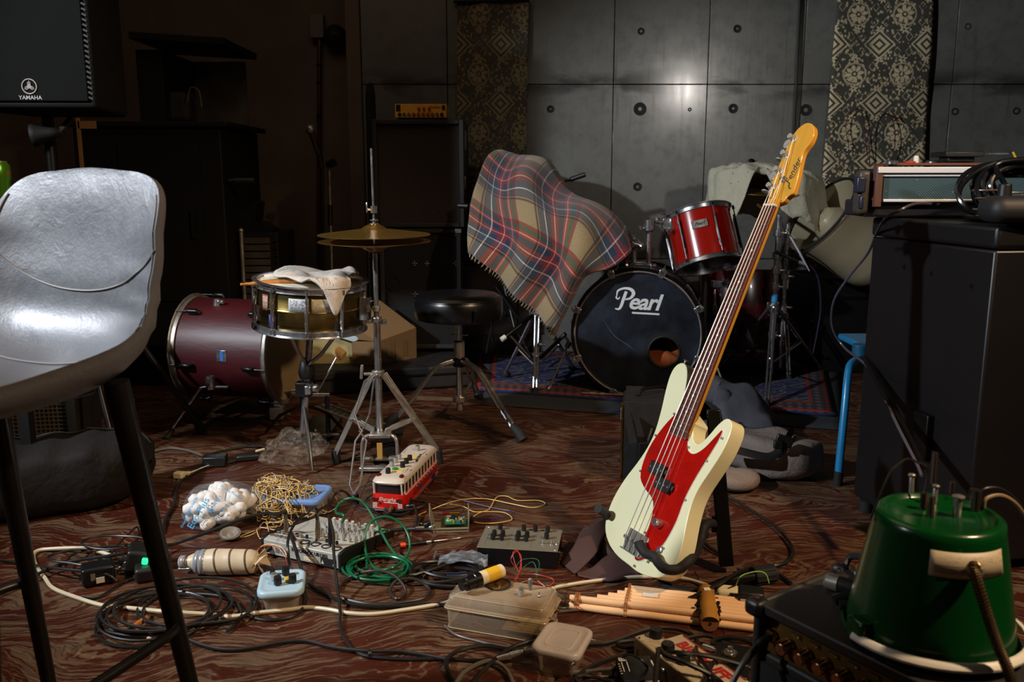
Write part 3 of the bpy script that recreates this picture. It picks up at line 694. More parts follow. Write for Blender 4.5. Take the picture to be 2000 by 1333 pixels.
# orange pillow inside
m, t = newmat('orange_cloth'); c = t.coord(); t.out(Base_Color=t.mix(t.noise(c, 8, 3), '#7c3612', '#b5602a'), Roughness=.9)
b = MB(); b.grid(lambda u, v: V((sin(v * pi) * cos(u * 2 * pi) * .12, cos(v * pi) * .085 + .012 * sin(u * 19 + v * 8), sin(v * pi) * sin(u * 2 * pi) * .075)) * (1 + .09 * sin(u * 25 + v * 11)) + V((0, 0, 0)), 40, 20)
pc = kick.matrix_world @ V((.118, -.152, -.11)); b.v = [kick.matrix_world.to_3x3() @ p + pc for p in b.v]; tag(b.build('pillow', m, smooth=60), 'crumpled orange cloth seen through the hole of the black drum head', 'pillow')

# tom
TC = Q(1373, 468, 3.84); ta = V((-.17, .36, .93)).normalized()
tom = thing('rack_tom', 'bright red tom drum mounted above the big bass drum', 'drum', TC, M3=drum_xf(TC, ta, (0, 1, 0)))
TR = .138; TD = .112
MB().lathe([(TR, -TD), (TR, TD)], 56).build('shell', REDL, tom)
for z, s_ in ((TD - .006, 1), (-TD + .006, -1)):
    hp = hoop(MB(), TR, z, s_).build('hoop', CHR, tom)
b = MB(); b.lathe([(.001, TD + .004), (TR, TD + .004)], 40); b.build('batter_head', mat('white_head', '#cfcdc4', .5), tom)
m, t = newmat('smoky_head'); c = t.coord(); t.out(Base_Color='#3a2420', Roughness=.22, Alpha=.85)
b = MB(); b.lathe([(.001, -TD - .004), (TR, -TD - .004)], 40); b.build('resonant_head', m, tom)
# put lugs so that two face the camera
camd = (tom.matrix_world.to_3x3().inverted() @ (V((0, 0, .95)) - TC)); a0 = atan2(camd.y, camd.x)
for k in range(6): lug(TR, a0 + radians(30 + 60 * k) - .05, -TD + .008, TD - .008, .0052).build('lug', mat('smoked_chrome', '#7a7a7c', .16, 1), tom)
bm_ = Matrix.Rotation(a0, 4, 'Z') @ Matrix.Translation((TR + .0015, .0, .035)) @ basis((0, 1, 0), (0, 0, 1), (1, 0, 0)).to_4x4()
b = MB(bm_); b.box((0, 0, 0), (.068, .034, .0025)); bd = b.build('badge', STL, tom, bev=.001)
text('Pearl', .020, bm_ @ Matrix.Translation((0, 0, .0016)), INK, bd, shear=.35, bold=.0004)
# tom arm from the kick mount
ar = thing('tom_holder', 'chrome ball jointed arm holding the red tom', 'tom holder', Q(1266, 520, 3.86))
b = WB(); b.cyl(Q(1266, 520, 3.86), Q(1268, 448, 3.86), .0125, n=14); b.build('post', CHR, ar)
b = WB(); b.sph(Q(1268, 443, 3.86), .027, 16, 10); b.cyl(Q(1268, 450, 3.83), Q(1268, 430, 3.83), .02, n=12); b.build('ball_joint', CHR, ar)
b = WB(); b.tube([Q(1268, 440, 3.85), Q(1275, 432, 3.85), Q(1300, 436, 3.85), Q(1322, 440, 3.84)], .0105, 10); b.box(Q(1300, 436, 3.85), (.03, .04, .05)); b.box(Q(1311, 440, 3.84), (.02, .05, .06)); b.build('arm', CHR, ar, bev=.003)
for p_, d_ in ((Q(1284, 432, 3.82), (0, -1, .3)), (Q(1296, 428, 3.82), (0, -.3, 1)), (Q(1305, 447, 3.80), (0, -1, -.3)), (Q(1258, 446, 3.83), (-1, -.4, 0))):
    b = WB(); b.lathe([(.004, 0), (.005, .014), (.012, .016), (.012, .022), (.003, .025)], 8, p_, d_); b.build('wing_nut', CHR, ar)
ar2 = thing('tom_holder', 'chrome arm left empty beside the tartan blanket', 'tom holder', Q(1238, 522, 3.88))
b = WB(); b.cyl(Q(1238, 522, 3.88), Q(1238, 490, 3.88), .0125, n=14); b.sph(Q(1240, 478, 3.88), .027, 16, 10); b.cyl(Q(1240, 478, 3.86), Q(1255, 482, 3.84), .014, n=10); b.build('post', CHR, ar2)
b = WB(); b.lathe([(.004, 0), (.005, .014), (.012, .016), (.012, .022), (.003, .025)], 8, Q(1236, 470, 3.86), (0, -.5, .8)); b.build('wing_nut', CHR, ar2)

# wine red drum lying on its side, far left
WC = Q(472, 680, 3.42); wa = V((.985, -.17, -.02)).normalized()
wd = thing('bass_drum', 'small wine red bass drum lying behind the snare drum', 'drum', WC, M3=drum_xf(WC, wa))
WR = .196; WD = .185
MB().lathe([(WR, -WD), (WR, WD)], 64).build('shell', WINEW, wd)
for z, s_ in ((WD - .006, 1), (-WD + .006, -1)): hoop(MB(), WR + .003, z, s_).build('hoop', STL, wd)
m, t = newmat('clear_head'); t.out(Base_Color='#b09a70', Roughness=.3, Alpha=.55)
for z in (WD, -WD): b = MB(); b.lathe([(.001, z), (WR, z)], 48); b.build('head', m, wd)
cd = wd.matrix_world.to_3x3().inverted() @ (V((0, 0, .95)) - WC); a0 = atan2(cd.y, cd.x)
for k in range(6):
    a = a0 + radians(-38 + 60 * k)
    for s_ in (-1, 1):
        b = MB(); p = lambda rr, z: V((cos(a) * rr, sin(a) * rr, z)); b.cyl(p(WR + .016, s_ * (WD + .012)), p(WR + .016, s_ * .12), .0028, n=8); b.tube([p(WR + .010, s_ * .152), p(WR + .016, s_ * .145), p(WR + .016, s_ * .112), p(WR + .006, s_ * .100)], [.007, .0105, .0105, .006], 10); b.build('lug', BLKM, wd)
bm_ = Matrix.Rotation(a0 + .18, 4, 'Z') @ Matrix.Translation((WR + .001, 0, .018)) @ basis((0, 0, 1), (0, -1, 0), (1, 0, 0)).to_4x4()
b = MB(bm_); b.box((0, 0, 0), (.040, .044, .002)); bd = b.build('badge', CHR, wd, bev=.001)
b = MB(bm_); b.box((0, 0, .0012), (.012, .036, .001)); b.build('badge_stripe', BLU, bd)
b = WB(); b.cyl(Q(424, 598, 3.36), Q(424, 584, 3.36), .016, .012, 14); b.cyl(Q(424, 590, 3.36), Q(436, 590, 3.34), .008, n=10); b.build('mount_boss', CHR, wd, bev=.002)
f_ = P(326, 852, .012)
b = WB(); b.tube([Q(445, 757, 3.22), Q(405, 756, 3.22), Q(392, 758, 3.22), f_], .0052, 8); b.lathe([(.018, -.02), (.020, 0), (.014, .03)], 14, Q(411, 750, 3.22)); b.build('spur', CHR, wd)
b = WB(); b.cyl(f_ + V((0, 0, -.008)), f_ + V((.02, .015, .022)), .013, .008, 10); b.build('spur_foot', RUB, wd)

# snare drum on its stand
SN = Q(607, 592, 2.84); sa = V((.06, -.05, 1)).normalized()
sn = thing('snare_drum', 'brass snare drum on a chrome stand beside the hi-hat', 'drum', SN, M3=drum_xf(SN, sa, (0, 1, 0)))
SR = .170; SD = .066
m, t = newmat('brushed_brass_shell'); c = t.coord(); x_, y_, z_ = t.sep(c)
t.out(Base_Color=t.mix(t.noise(c, 9, 4), '#6a5a34', '#94804c'), Metallic=1, Roughness=t.m('MULTIPLY_ADD', t.noise(t.comb(x_ * 4, y_ * 4, z_ * 200), 1, 2), .25, .18))
MB().lathe([(SR, -SD), (SR, -.004), (SR + .003, 0), (SR, .004), (SR, SD)], 64).build('shell', m, sn)
for z, s_ in ((SD - .004, 1), (-SD + .004, -1)): hoop(MB(), SR + .004, z, s_).build('hoop', CHR, sn)
b = MB(); b.lathe([(.001, SD + .008), (SR, SD + .008)], 48); b.build('batter_head', mat('coated_head', '#ddd6c6', .7, var=.1), sn)
b = MB(); b.lathe([(.001, -SD - .006), (SR, -SD - .006)], 48); b.build('snare_head', m, sn)
cd = sn.matrix_world.to_3x3().inverted() @ (V((0, 0, .95)) - SN); a0 = atan2(cd.y, cd.x)
for k in range(10): lug(SR, a0 + radians(-4 + 36 * k), -SD + .004, SD - .004, .006).build('lug', CHR, sn)
def curved_patch(a, z, w_, h, R, m_, name, label=None):
    b = MB(); b.grid(lambda u, v: V((cos(a + (u - .5) * w_ / R) * R, sin(a + (u - .5) * w_ / R) * R, z + (v - .5) * h)), 8, 2, lambda u, v: (u, v)); return b.build(name, m_, sn, label=label, sol=.0005)
def paper(name, base, ink, sc, th=.5):
    m, t = newmat(name); c = t.coord('UV'); u, v, _ = t.sep(c); f = t.noise(c, sc, 4, .6, 2)
    mk = f.gt(th) * u.gt(.06) * (1 - u.gt(.94)) * v.gt(.1) * (1 - v.gt(.9)); t.out(Base_Color=t.mix(mk * .85, base, ink), Roughness=.6); return m
curved_patch(a0 - .22, .024, .062, .042, SR + .0025, paper('sticker_blue_print', '#c8ccd0', '#46505c', 9), 'sticker', 'pale sticker with a blurred blue-grey picture')
curved_patch(a0 + .20, .024, .066, .042, SR + .0025, paper('sticker_line_print', '#d8cdb2', '#2b2722', 16, .56), 'sticker', 'cream sticker with a dark skyline drawing')
curved_patch(a0 - .95, .02, .03, .05, SR + .0025, paper('sticker_red', '#8d4a3a', '#c9bfae', 8), 'sticker', 'reddish sticker near the left lugs')
curved_patch(a0 - .75, -.035, .03, .04, SR + .0025, paper('sticker_navy', '#22328a', '#d8c24a', 6, .6), 'sticker', 'dark blue and yellow sticker')
b = MB(); cA = cos(a0 + 1.15); sA = sin(a0 + 1.15); p = V((cA * (SR + .02), sA * (SR + .02), 0)); b.box(p, (.03, .028, .075), (0, 0, a0 + 1.15)); b.tube([p + V((0, 0, .02)), p + V((cA * .03, sA * .03, .03)), p + V((cA * .034, sA * .034, -.02))], .005, 8); b.build('snare_strainer', CHR, sn, bev=.003)
ss = thing('snare_stand', 'chrome stand carrying the brass snare drum', 'drum stand', P(592, 880))
cen = Q(604, 655, 2.84); hub = Q(600, 715, 2.84)
for k, (bx, by) in enumerate(((Q(560, 640, 2.72), 0), (Q(655, 655, 2.72), 0), (Q(612, 622, 2.99), 0))):
    b = WB(); b.tube([hub, hub.lerp(bx, .5) + V((0, 0, -.012)), bx, bx + V((0, 0, .03))], .0065, 8); b.build('basket_arm', STL, ss)
    b = WB(); b.cyl(bx + V((0, 0, .01)), bx + V((0, 0, .045)), .0105, n=12); b.build('rubber_tip', RUB, ss)
b = WB(); b.cyl(Q(606, 650, 2.84), Q(592, 845, 2.84), .0115, n=16); b.build('pole', CHR, ss)
b = WB(); b.lathe([(.02, 0), (.026, .02), (.02, .05), (.012, .07)], 14, Q(598, 740, 2.84)); b.box(Q(594, 760, 2.82), (.05, .04, .05)); b.build('tilter', BLK, ss, bev=.004)
b = WB(); b.box(Q(604, 760, 2.80), (.02, .05, .03)); b.lathe([(.006, 0), (.014, .006), (.014, .018), (.004, .02)], 10, Q(612, 758, 2.78), (1, -.6, 0)); b.build('wing_bolt', CHR, ss, bev=.003)
for tgt in (P(520, 850), P(668, 842), P(610, 925)):
    top_ = Q(594, 790, 2.84); b = WB(); b.tube([top_, tgt.lerp(top_, .4) + V((0, 0, .03)), tgt + V((0, 0, .01))], .006, 8); b.build('tripod_leg', BLKM, ss)
# towel and sticks on the snare
tw = MB(); tc = SN + sa * (SD + .026)
m, t = newmat('white_towelling'); c = t.coord(); n_ = t.noise(c, 12, 4, .6)
t.out(Base_Color=t.mix(X(t, n_.sm(.5, .75)), '#d9d0c6', '#a79a8c'), Roughness=.95, Normal=t.bump(t.noise(c, 420, 2), .8, .004)); TOW = m
def towel(u, v):
    p = Q(585, 532, 2.9) * (1 - u) * (1 - v) + Q(706, 540, 2.86) * u * (1 - v) + Q(556, 560, 2.70) * (1 - u) * v + Q(676, 572, 2.68) * u * v
    z = SN.z + SD + .028 + .012 * sin(u * 9 + v * 4) * sin(v * 5) + .008 * noise.noise(V((u * 6, v * 6, 1)))
    r = V((p.x - SN.x, p.y - SN.y)).length
    if r > SR + .012: z -= (r - SR - .012) * .0 + min(.10, (r - SR - .012) * 3.2) ; 
    if r > SR + .012: k_ = (SR + .014 + (r - SR - .012) * .18) / r; p = V((SN.x + (p.x - SN.x) * k_, SN.y + (p.y - SN.y) * k_, 0))
    return V((p.x, p.y, z))
def corners(pts): return [V(p) for p in pts]
ctl = [[(-.10, .10), (.0, .14), (.10, .10), (.15, .07)], [(-.12, .02), (-.02, .04), (.09, .02), (.15, .01)], [(-.09, -.07), (.0, -.06), (.08, -.07), (.14, -.06)], [(.01, -.165), (.08, -.185), (.150, -.208), (.165, -.13)]]
def towel(u, v):
    def row(r, t_): c_ = cr([(x, y, 0) for x, y in r], 8); return c_[min(int(t_ * (len(c_) - 1) + .5), len(c_) - 1)]
    rows = [row(r, u) for r in ctl]; c_ = cr(rows, 8); p = c_[min(int(v * (len(c_) - 1) + .5), len(c_) - 1)]
    r = p.length; z = .030 + .012 * sin(u * 10 + v * 5) * sin(v * 6 + 1) + .010 * noise.noise(V((u * 5, v * 5, 3)))
    x, y = p.x, p.y
    if r > SR + .012: e = r - SR - .012; k_ = (SR + .016 + e * .12) / r; z -= e * 1.35 + .006; x *= k_; y *= k_
    return SN + V((x, y, SD + z))
tw.grid(towel, 24, 24); tag(tw.build('towel', TOW, sol=.006, smooth=80), 'white terry towel crumpled over the brass snare drum', 'towel')
tw = MB(); tw.grid(lambda u, v: SN + V((-.155 + u * .16 + .02 * v, .02 + .10 * v - .05 * u, SD + .020 + .004 * sin(u * 9) * sin(v * 7))), 14, 10); tag(tw.build('cloth', TOW, sol=.010, smooth=80), 'folded pale cloth under the sticks on the far left of the snare', 'cloth')
WOOD = mat('hickory', '#b87a38', .5, var=.2, vscale=40)
def stick(a, b_, label, r=.0072):
    a = V(a); b_ = V(b_); k = MB(); d_ = (b_ - a); k.tube([a + d_ * f for f in (0, .008, .022, .032, .18, .97, 1)], [.002, .0042, .0046, .0030, r, r, r * .6], 10); tag(k.build('drumstick', WOOD), label, 'drumstick', None)
stick(Q(469, 556, 2.72), Q(640, 545, 2.80), 'drumstick on the snare, its tip poking out past the rim'); stick(Q(478, 555, 2.76), Q(700, 534, 2.92), 'drumstick on the snare lying under the towel')

# hi-hat
hh = thing('hi_hat_stand', 'chrome hi-hat stand with two bronze cymbals and flat strip legs', 'hi-hat', P(735, 905))
Yh = 2.78; HX = Q(735, 600, Yh).x; HZ = Q(735, 462, Yh).z
m, t = newmat('bronze_cymbal'); c = t.coord(); x_, y_, z_ = t.sep(c); rr = t.m('SQRT', x_ * x_ + y_ * y_)
t.out(Base_Color=t.mix(t.noise(c, 8, 3), '#a07c38', '#c69e54'), Metallic=.9, Roughness=.3, Normal=t.bump((rr * 900).sin(), .12, .0006)); CYM = m
H0 = V((HX, Yh, 0))
tilt = Matrix.Rotation(radians(1.0), 3, 'X')
def cym(name, z, s_, R=.178):
    pr_ = [(.006, .034), (.015, .0335), (.030, .026), (.042, .018), (.052, .0165), (.10, .010), (R, 0), (R, -.0012), (.10, .0085), (.05, .015), (.04, .0165), (.028, .0245), (.006, .032)]
    b = WB(); b.lathe([(r, h * s_) for r, h in pr_], 64, V((HX, Yh, z)), (.0, -.015, 1)); return b.build(name, CYM, hh)
cym('top_cymbal', HZ + .006, 1); cym('bottom_cymbal', HZ - .016, -1)
b = WB(); b.cyl((HX, Yh, HZ - .03), (HX - .002, Yh, Q(729, 290, Yh).z), .0036, n=10); b.build('pull_rod', CHR, hh)
b = WB(); zc = Q(731, 410, Yh).z; b.cyl((HX, Yh, zc - .010), (HX, Yh, zc + .012), .011, n=14); b.lathe([(.004, .036), (.014, .037), (.014, .042), (.005, .043), (.005, .048), (.013, .049), (.013, .053), (.004, .055)], 16, (HX, Yh, HZ)); b.cyl((HX, Yh, zc), (HX - .02, Yh - .01, zc + .002), .004, n=8); b.build('clutch', CHR, hh)
b = WB(); b.box((HX - .019, Yh - .012, zc + .008), (.004, .008, .032)); b.build('clutch_wing', CHR, hh, bev=.0015)
b = WB(); zb = Q(735, 482, Yh).z; b.lathe([(.006, .006), (.024, .006), (.024, 0), (.014, -.002), (.014, -.020), (.010, -.021)], 18, (HX, Yh, zb)); b.build('cymbal_cup', mat('brown_felt', '#5b4634', .7), hh)
zj = Q(735, 622, Yh).z
b = WB(); b.cyl((HX, Yh, zb - .02), (HX, Yh, zj), .0078, n=14); b.build('upper_tube', CHR, hh)
b = WB(); b.cyl((HX, Yh, zj), (HX, Yh, .115), .0115, n=16); b.build('lower_tube', CHR, hh)
b = WB(); b.lathe([(.013, -.012), (.017, -.010), (.017, .004), (.010, .006)], 16, (HX, Yh, zj)); b.cyl((HX, Yh, zj - .012), (HX - .034, Yh - .01, zj - .012), .005, n=8); b.box((HX + .02, Yh, zj - .012), (.022, .012, .016)); b.build('height_collar', CHR, hh, bev=.002)
b = WB(); z_ = Q(728, 603, Yh).z; b.box((HX, Yh, z_), (.022, .022, .018)); b.cyl((HX, Yh, z_), (HX - .03, Yh - .005, z_), .0045, n=8); b.box((HX - .026, Yh, z_), (.010, .012, .022)); b.build('memory_lock', STL, hh, bev=.002)
zt = Q(735, 724, Yh).z
b = WB(); b.lathe([(.014, -.02), (.021, -.016), (.021, .0), (.014, .002)], 16, (HX, Yh, zt)); b.cyl((HX, Yh, zt - .01), (HX - .045, Yh - .01, zt - .01), .006, n=8); b.build('leg_collar', STL, hh, bev=.001)
b = WB(); b.box((HX - .052, Yh - .012, zt - .002), (.010, .008, .05), (0, .1, 0)); b.build('wing_screw', STL, hh, bev=.003)
def strip(b, a, c, w_, th, side):
    a = V(a); c = V(c); d_ = (c - a); x = d_.normalized(); y = V(side); y = (y - x * y.dot(x)).normalized(); z = x.cross(y)
    M_ = basis(x, y, z); b.box((a + c) / 2, (d_.length, w_, th), M_)
for sx, foot in ((-1, P(656, 905)), (1, P(857, 905))):
    mid = None
    for dy in (-.011, .011):
        a = V((HX + sx * .018, Yh + dy, zt - .012)); f = foot + V((0, dy, .035)); b = WB(); strip(b, a, f, .018, .0022, (0, 0, 1)); b.build('leg_strip', STL, hh, bev=.001)
        lo = V((HX + sx * .02, Yh + dy * .7, .13)); hi = a.lerp(f, .55); b = WB(); strip(b, lo, hi, .015, .0022, (0, 0, 1)); b.build('brace', STL, hh, bev=.001)
        b = WB(); b.cyl(hi - V((0, .016, 0)), hi + V((0, .016, 0)), .0042, n=8); b.cyl(lo - V((0, .01, 0)), lo + V((0, .01, 0)), .0042, n=8); b.build('rivet', STL, hh)
    b = WB(); b.cyl(foot + V((-sx * .003, 0, .048)), foot, .015, .0165, 14); b.build('rubber_foot', RUB, hh, bev=.002)
# wire front leg
f = P(695, 984); tA = V((HX - .02, Yh - .02, zt - .005))
for sx in (-1, 1):
    pts = [V((HX - .004 + sx * .004, Yh - .02, zt - .01)), Q(721 + sx * 9, 745, Yh - .05), Q(707 + sx * 15, 808, Yh - .13), Q(706 + sx * 3, 838, Yh - .17), Q(705 - sx * 3, 842, Yh - .175), Q(705 - sx * 0 + sx * 11, 862, Yh - .20), Q(693 + sx * 10, 948, Yh - .30), Q(691 + sx * 2, 962, Yh - .32), Q(692 + sx * 1, 978, Yh - .335)]
    b = WB(); b.tube(pts, .0034, 8); b.build('wire_leg', CHR, hh)
b = WB(); b.cyl(f + V((0, 0, .03)), f, .009, .010, 10); b.build('rubber_foot', RUB, hh)
# pedal frame
zz0 = .118
b = WB(); L0, L1 = V((HX - .025, Yh - .03, zz0)), V((HX + .052, Yh - .03, zz0))
b.tube(cr([V((HX - .055, Yh - .04, .02)), V((HX - .05, Yh - .04, zz0 - .01)), V((HX - .02, Yh - .03, zz0 + .005)), V((HX + .035, Yh - .03, zz0 + .005)), V((HX + .06, Yh - .04, zz0 - .012)), V((HX + .062, Yh - .045, .02))], 5), .0062, 10); b.build('pedal_frame', STL, hh)
b = WB(); b.box((HX + .004, Yh - .045, .014), (.135, .03, .014)); b.build('frame_base', STL, hh, bev=.003)
b = WB(); b.box((HX + .005, Yh - .02, zz0 + .004), (.07, .05, .014)); b.build('frame_bridge', STL, hh, bev=.003)
b = WB(); b.box((HX + .01, Yh + .12, .035), (.075, .26, .010), (.18, 0, 0)); b.build('footplate', mat('dark_cast', '#3c3834', .4, .8, var=.3), hh, bev=.004)
b = WB(); b.box((HX + .002, Yh - .028, .068), (.018, .004, .055)); b.build('pull_strap', mat('yellowed_strap', '#a8823a', .6), hh, bev=.001)
b = WB(); b.cyl((HX - .05, Yh - .01, .035), (HX + .06, Yh - .01, .035), .008, n=10); b.cyl((HX + .03, Yh - .01, .035), (HX + .056, Yh - .01, .035), .012, n=10); b.build('pedal_axle', STL, hh)

# drum throne
TX = Q(896, 600, 3.32).x; TY = 3.32
th_ = thing('drum_throne', 'round black padded drum throne on a chrome tripod', 'stool', (TX, TY, 0))
zs = Q(896, 592, TY).z
m, t = newmat('black_vinyl'); c = t.coord(); t.out(Base_Color='#0c0d10', Roughness=.32, Normal=t.bump(t.noise(c, 30, 3), .15, .003)); VIN = m
b = MB(); b.lathe([(.001, .036), (.10, .040), (.145, .036), (.163, .024), (.170, .006), (.170, -.045), (.164, -.058), (.14, -.064), (.001, -.064)], 64, (0, 0, zs)); ct = b.build('seat', VIN, th_)
b = MB(); b.torus((0, 0, zs + .018), .167, .0022, n=64); b.build('piping', VIN, ct)
b = MB(); b.box((.07, -.166, zs - .03), (.012, .010, .05)); b.build('seam', VIN, ct, bev=.002)
z1 = Q(896, 680, TY).z
b = MB(); b.cyl((0, 0, .06), (0, 0, zs - .06), .0125, n=16); b.build('post', CHR, th_)
b = MB(); b.lathe([(.014, -.035), (.021, -.034), (.021, .025), (.016, .03), (.014, .03)], 18, (0, 0, z1)); b.build('height_sleeve', STL, th_)
b = MB(); b.cyl((-.03, -.004, z1 + .052), (.03, -.004, z1 + .052), .003, n=8); b.sph((-.03, -.004, z1 + .052), .005, 8, 6); b.sph((.03, -.004, z1 + .052), .005, 8, 6); b.build('lock_bolt', CHR, th_)
b = MB(); b.lathe([(.014, -.02), (.024, -.018), (.024, .012), (.014, .014)], 16, (0, 0, z1 - .055)); b.build('upper_hub', BLKM, th_)
b = MB(); b.lathe([(.012, -.014), (.028, -.010), (.028, .012), (.014, .016)], 14, (0, 0, .10)); b.lathe([(.001, -.01), (.014, -.008), (.012, .03)], 12, (0, 0, .062)); b.build('lower_hub', STL, th_, bev=.002)
RF = V((TX, TY, 0))
for ft in (P(1014, 862), P(762, 838), V((TX + .06, TY + .33, 0))):
    f = ft - RF; d_ = V((f.x, f.y, 0)).normalized(); side = V((-d_.y, d_.x, 0))
    for s_ in (-1, 1):
        a = V((d_.x * .024, d_.y * .024, z1 - .05)) + side * s_ * .012; k = a.lerp(f, .28) + V((0, 0, .045)); e = f + V((0, 0, .045)) - d_ * .03 + side * s_ * .008
        b = MB(); b.tube(cr([a, k, a.lerp(e, .62) + V((0, 0, .022)), e], 5), .0066, 8); b.build('leg', CHR, th_)
    b = MB(); b.cyl(f + V((0, 0, .05)) - d_ * .04, f + V((0, 0, .03)) - d_ * .01, .008, n=10); b.build('leg_end', CHR, th_)
    b = MB(); b.tube([f + V((0, 0, .052)) - d_ * .035, f + V((0, 0, .03)), f + V((0, 0, .006)) + d_ * .02], [.014, .021, .020], 12); b.build('rubber_foot', RUB, th_)
    b = MB(); strip(b, V((d_.x * .02, d_.y * .02, .10)), (V((0, 0, z1 - .05))).lerp(f, .62) + V((0, 0, .02)), .014, .003, (0, 0, 1)); b.build('brace', STL, th_)
# ------------------------------------------------------------------ bass rig at the back
GRILLE = None
m, t = newmat('woven_grille'); c = t.coord(); x_, y_, z_ = t.sep(c)
wv = ((x_ * 520).sin() * (z_ * 420).sin()).abs(); dustv = t.voro(c, 38)
t.out(Base_Color=t.mix(X(t, dustv.lt(.035)), t.mix(wv, '#1e1914', '#3a3029'), '#b8ab98'), Roughness=.9); WGR = m
m, t = newmat('steel_mesh_grille'); c = t.coord(); x_, y_, z_ = t.sep(c)
h = ((x_ * 330 + z_ * 330).sin() * (x_ * 330 - z_ * 330).sin()); 
t.out(Base_Color=t.mix(h.gt(.2), '#191919', '#060606'), Metallic=.3, Roughness=.5); SGR = m
Yc = 4.22
def cab(name, label, x0, x1, y0, y1, Y, dep, gr, side=0):
    a = Q(x0, y0, Y); c_ = Q(x1, y1, Y); w_ = c_.x - a.x; h_ = a.z - c_.z
    o = thing(name, label, 'speaker cabinet', ((a.x + c_.x) / 2, Y, c_.z)); b = MB(); e = .022
    b.box((0, dep / 2, h_ / 2), (w_, dep - .02, h_)); b.box((-w_ / 2 + e / 2, -.008, h_ / 2), (e, .03, h_)); b.box((w_ / 2 - e / 2, -.008, h_ / 2), (e, .03, h_)); b.box((0, -.008, e / 2), (w_ - 2 * e, .03, e)); b.box((0, -.008, h_ - e / 2), (w_ - 2 * e, .03, e))
    b.build('cabinet', TOLEX, o, bev=.004)
    b = MB(); b.box((0, .004, h_ / 2), (w_ - 2 * e, .01, h_ - 2 * e)); g = b.build('grille', gr, o)
    return o, w_, h_, g
zc2 = Q(815, 690, Yc).z
lc, w_, h_, g = cab('speaker_cabinet', 'lower black bass cabinet with perforated grille and two round ports', 741, 903, 446, 680, Yc, .42, SGR)
for sx in (-1, 1):
    b = MB(); b.lathe([(.034, -.004), (.036, -.006), (.030, -.006), (.029, .05), (.001, .05)], 28, (sx * .125 + (-.01), -.002, h_ - .265), (0, 1, 0)); b.build('port', mat('port_black', '#020202', .8), lc)
for p_ in ((-.03, .17), (.03, .17), (.17, .17), (.17, .03), (-.03, .32)):
    for k in range(5):
        b = MB(); a = k * pi / 2; rr = .009 if k < 4 else 0; b.sph((p_[0] + rr * cos(a), -.004, h_ - p_[1] + rr * sin(a)), .0035, 8, 5); b.build('screw', CHR, g)
b = MB(); b.box((w_ / 2 - .012, -.026, h_ - .012), (.03, .006, .02)); b.box((-w_ / 2 + .012, -.026, h_ - .012), (.03, .006, .02)); b.build('corner_plate', STL, lc, bev=.002)
uc, w2, h2, g = cab('speaker_cabinet', 'upper black bass cabinet with dusty brown woven grille under the gold amplifier', 727, 908, 234, 444, Yc - .01, .40, WGR)
b = MB(); b.box((w2 / 2 + .001, .10, h2 - .09), (.006, .12, .09)); b.box((w2 / 2 + .002, .02, h2 * .42), (.006, .02, .06)); b.build('side_handle', STL, uc, bev=.002)
ah = thing('amplifier_head', 'small gold bass amplifier head on top of the tall cabinet', 'amplifier', Q(822, 233, Yc))
p0 = Q(772, 233, Yc); p1 = Q(872, 204, Yc); W_ = p1.x - p0.x; H_ = p1.z - p0.z
b = MB(); b.box((0, .12, H_ / 2 + .004), (W_, .24, H_ - .004)); b.build('case', mat('gold_paint', '#f0ac3c', .5, .1, var=.1), ah, bev=.002)
for k in range(10):
    kx = -W_ / 2 + .022 + k * (W_ - .044) / 9; b = MB(); b.lathe([(.0085, 0), (.0078, -.012), (.001, -.0125)], 14, (kx, 0, H_ * .32), (0, 1, 0)); b.build('knob', (CHR, BLK, mat('red_knob', '#9a4034', .4))[(1 if k in (0, 9) else (0 if k in (1, 2, 8) else 2))], ah)
for k in range(3): b = MB(); b.lathe([(.0078, 0), (.007, -.010), (.001, -.0105)], 14, (-.004 + .024 * (k - .2), 0, H_ * .70), (0, 1, 0)); b.build('knob', mat('red_knob', '#9a4034', .4), ah)
text('Markbass', .014, Matrix.Translation((W_ * .28, -.0012, H_ * .80)) @ Matrix.Rotation(pi / 2, 4, 'X'), INK, ah)
b = MB(); b.box((W_ / 2 - .014, -.001, H_ * .78), (.014, .004, .020)); b.box((-W_ / 2 + .016, -.001, H_ * .76), (.02, .002, .03)); b.build('switch', BLK, ah)
for sx in (-1, 1): b = MB(); b.cyl((sx * W_ * .4, .03, 0), (sx * W_ * .4, .03, .006), .008, n=8); b.build('foot', RUB, ah)
# gig bag standing beside the rig
b = MB(); a = Q(718, 160, 4.35); z1 = Q(718, 158, 4.35).z
b.tube(cr([V((a.x, 4.40, .0)), V((a.x, 4.40, .5)), V((a.x + .005, 4.40, 1.0)), V((a.x + .006, 4.40, z1 - .05)), V((a.x + .006, 4.40, z1))], 5), [.05] * 14 + [.04] * 3 + [.032, .03, .028, .012][:4], 12) if False else b.tube([V((a.x, 4.42, 0)), V((a.x, 4.42, .9)), V((a.x, 4.42, z1 - .06)), V((a.x, 4.42, z1 - .015)), V((a.x, 4.42, z1))], [.026, .026, .024, .018, .004], 12)
tag(b.build('rolled_case', CLOTHB), 'tall narrow black soft case standing left of the bass cabinets', 'case')

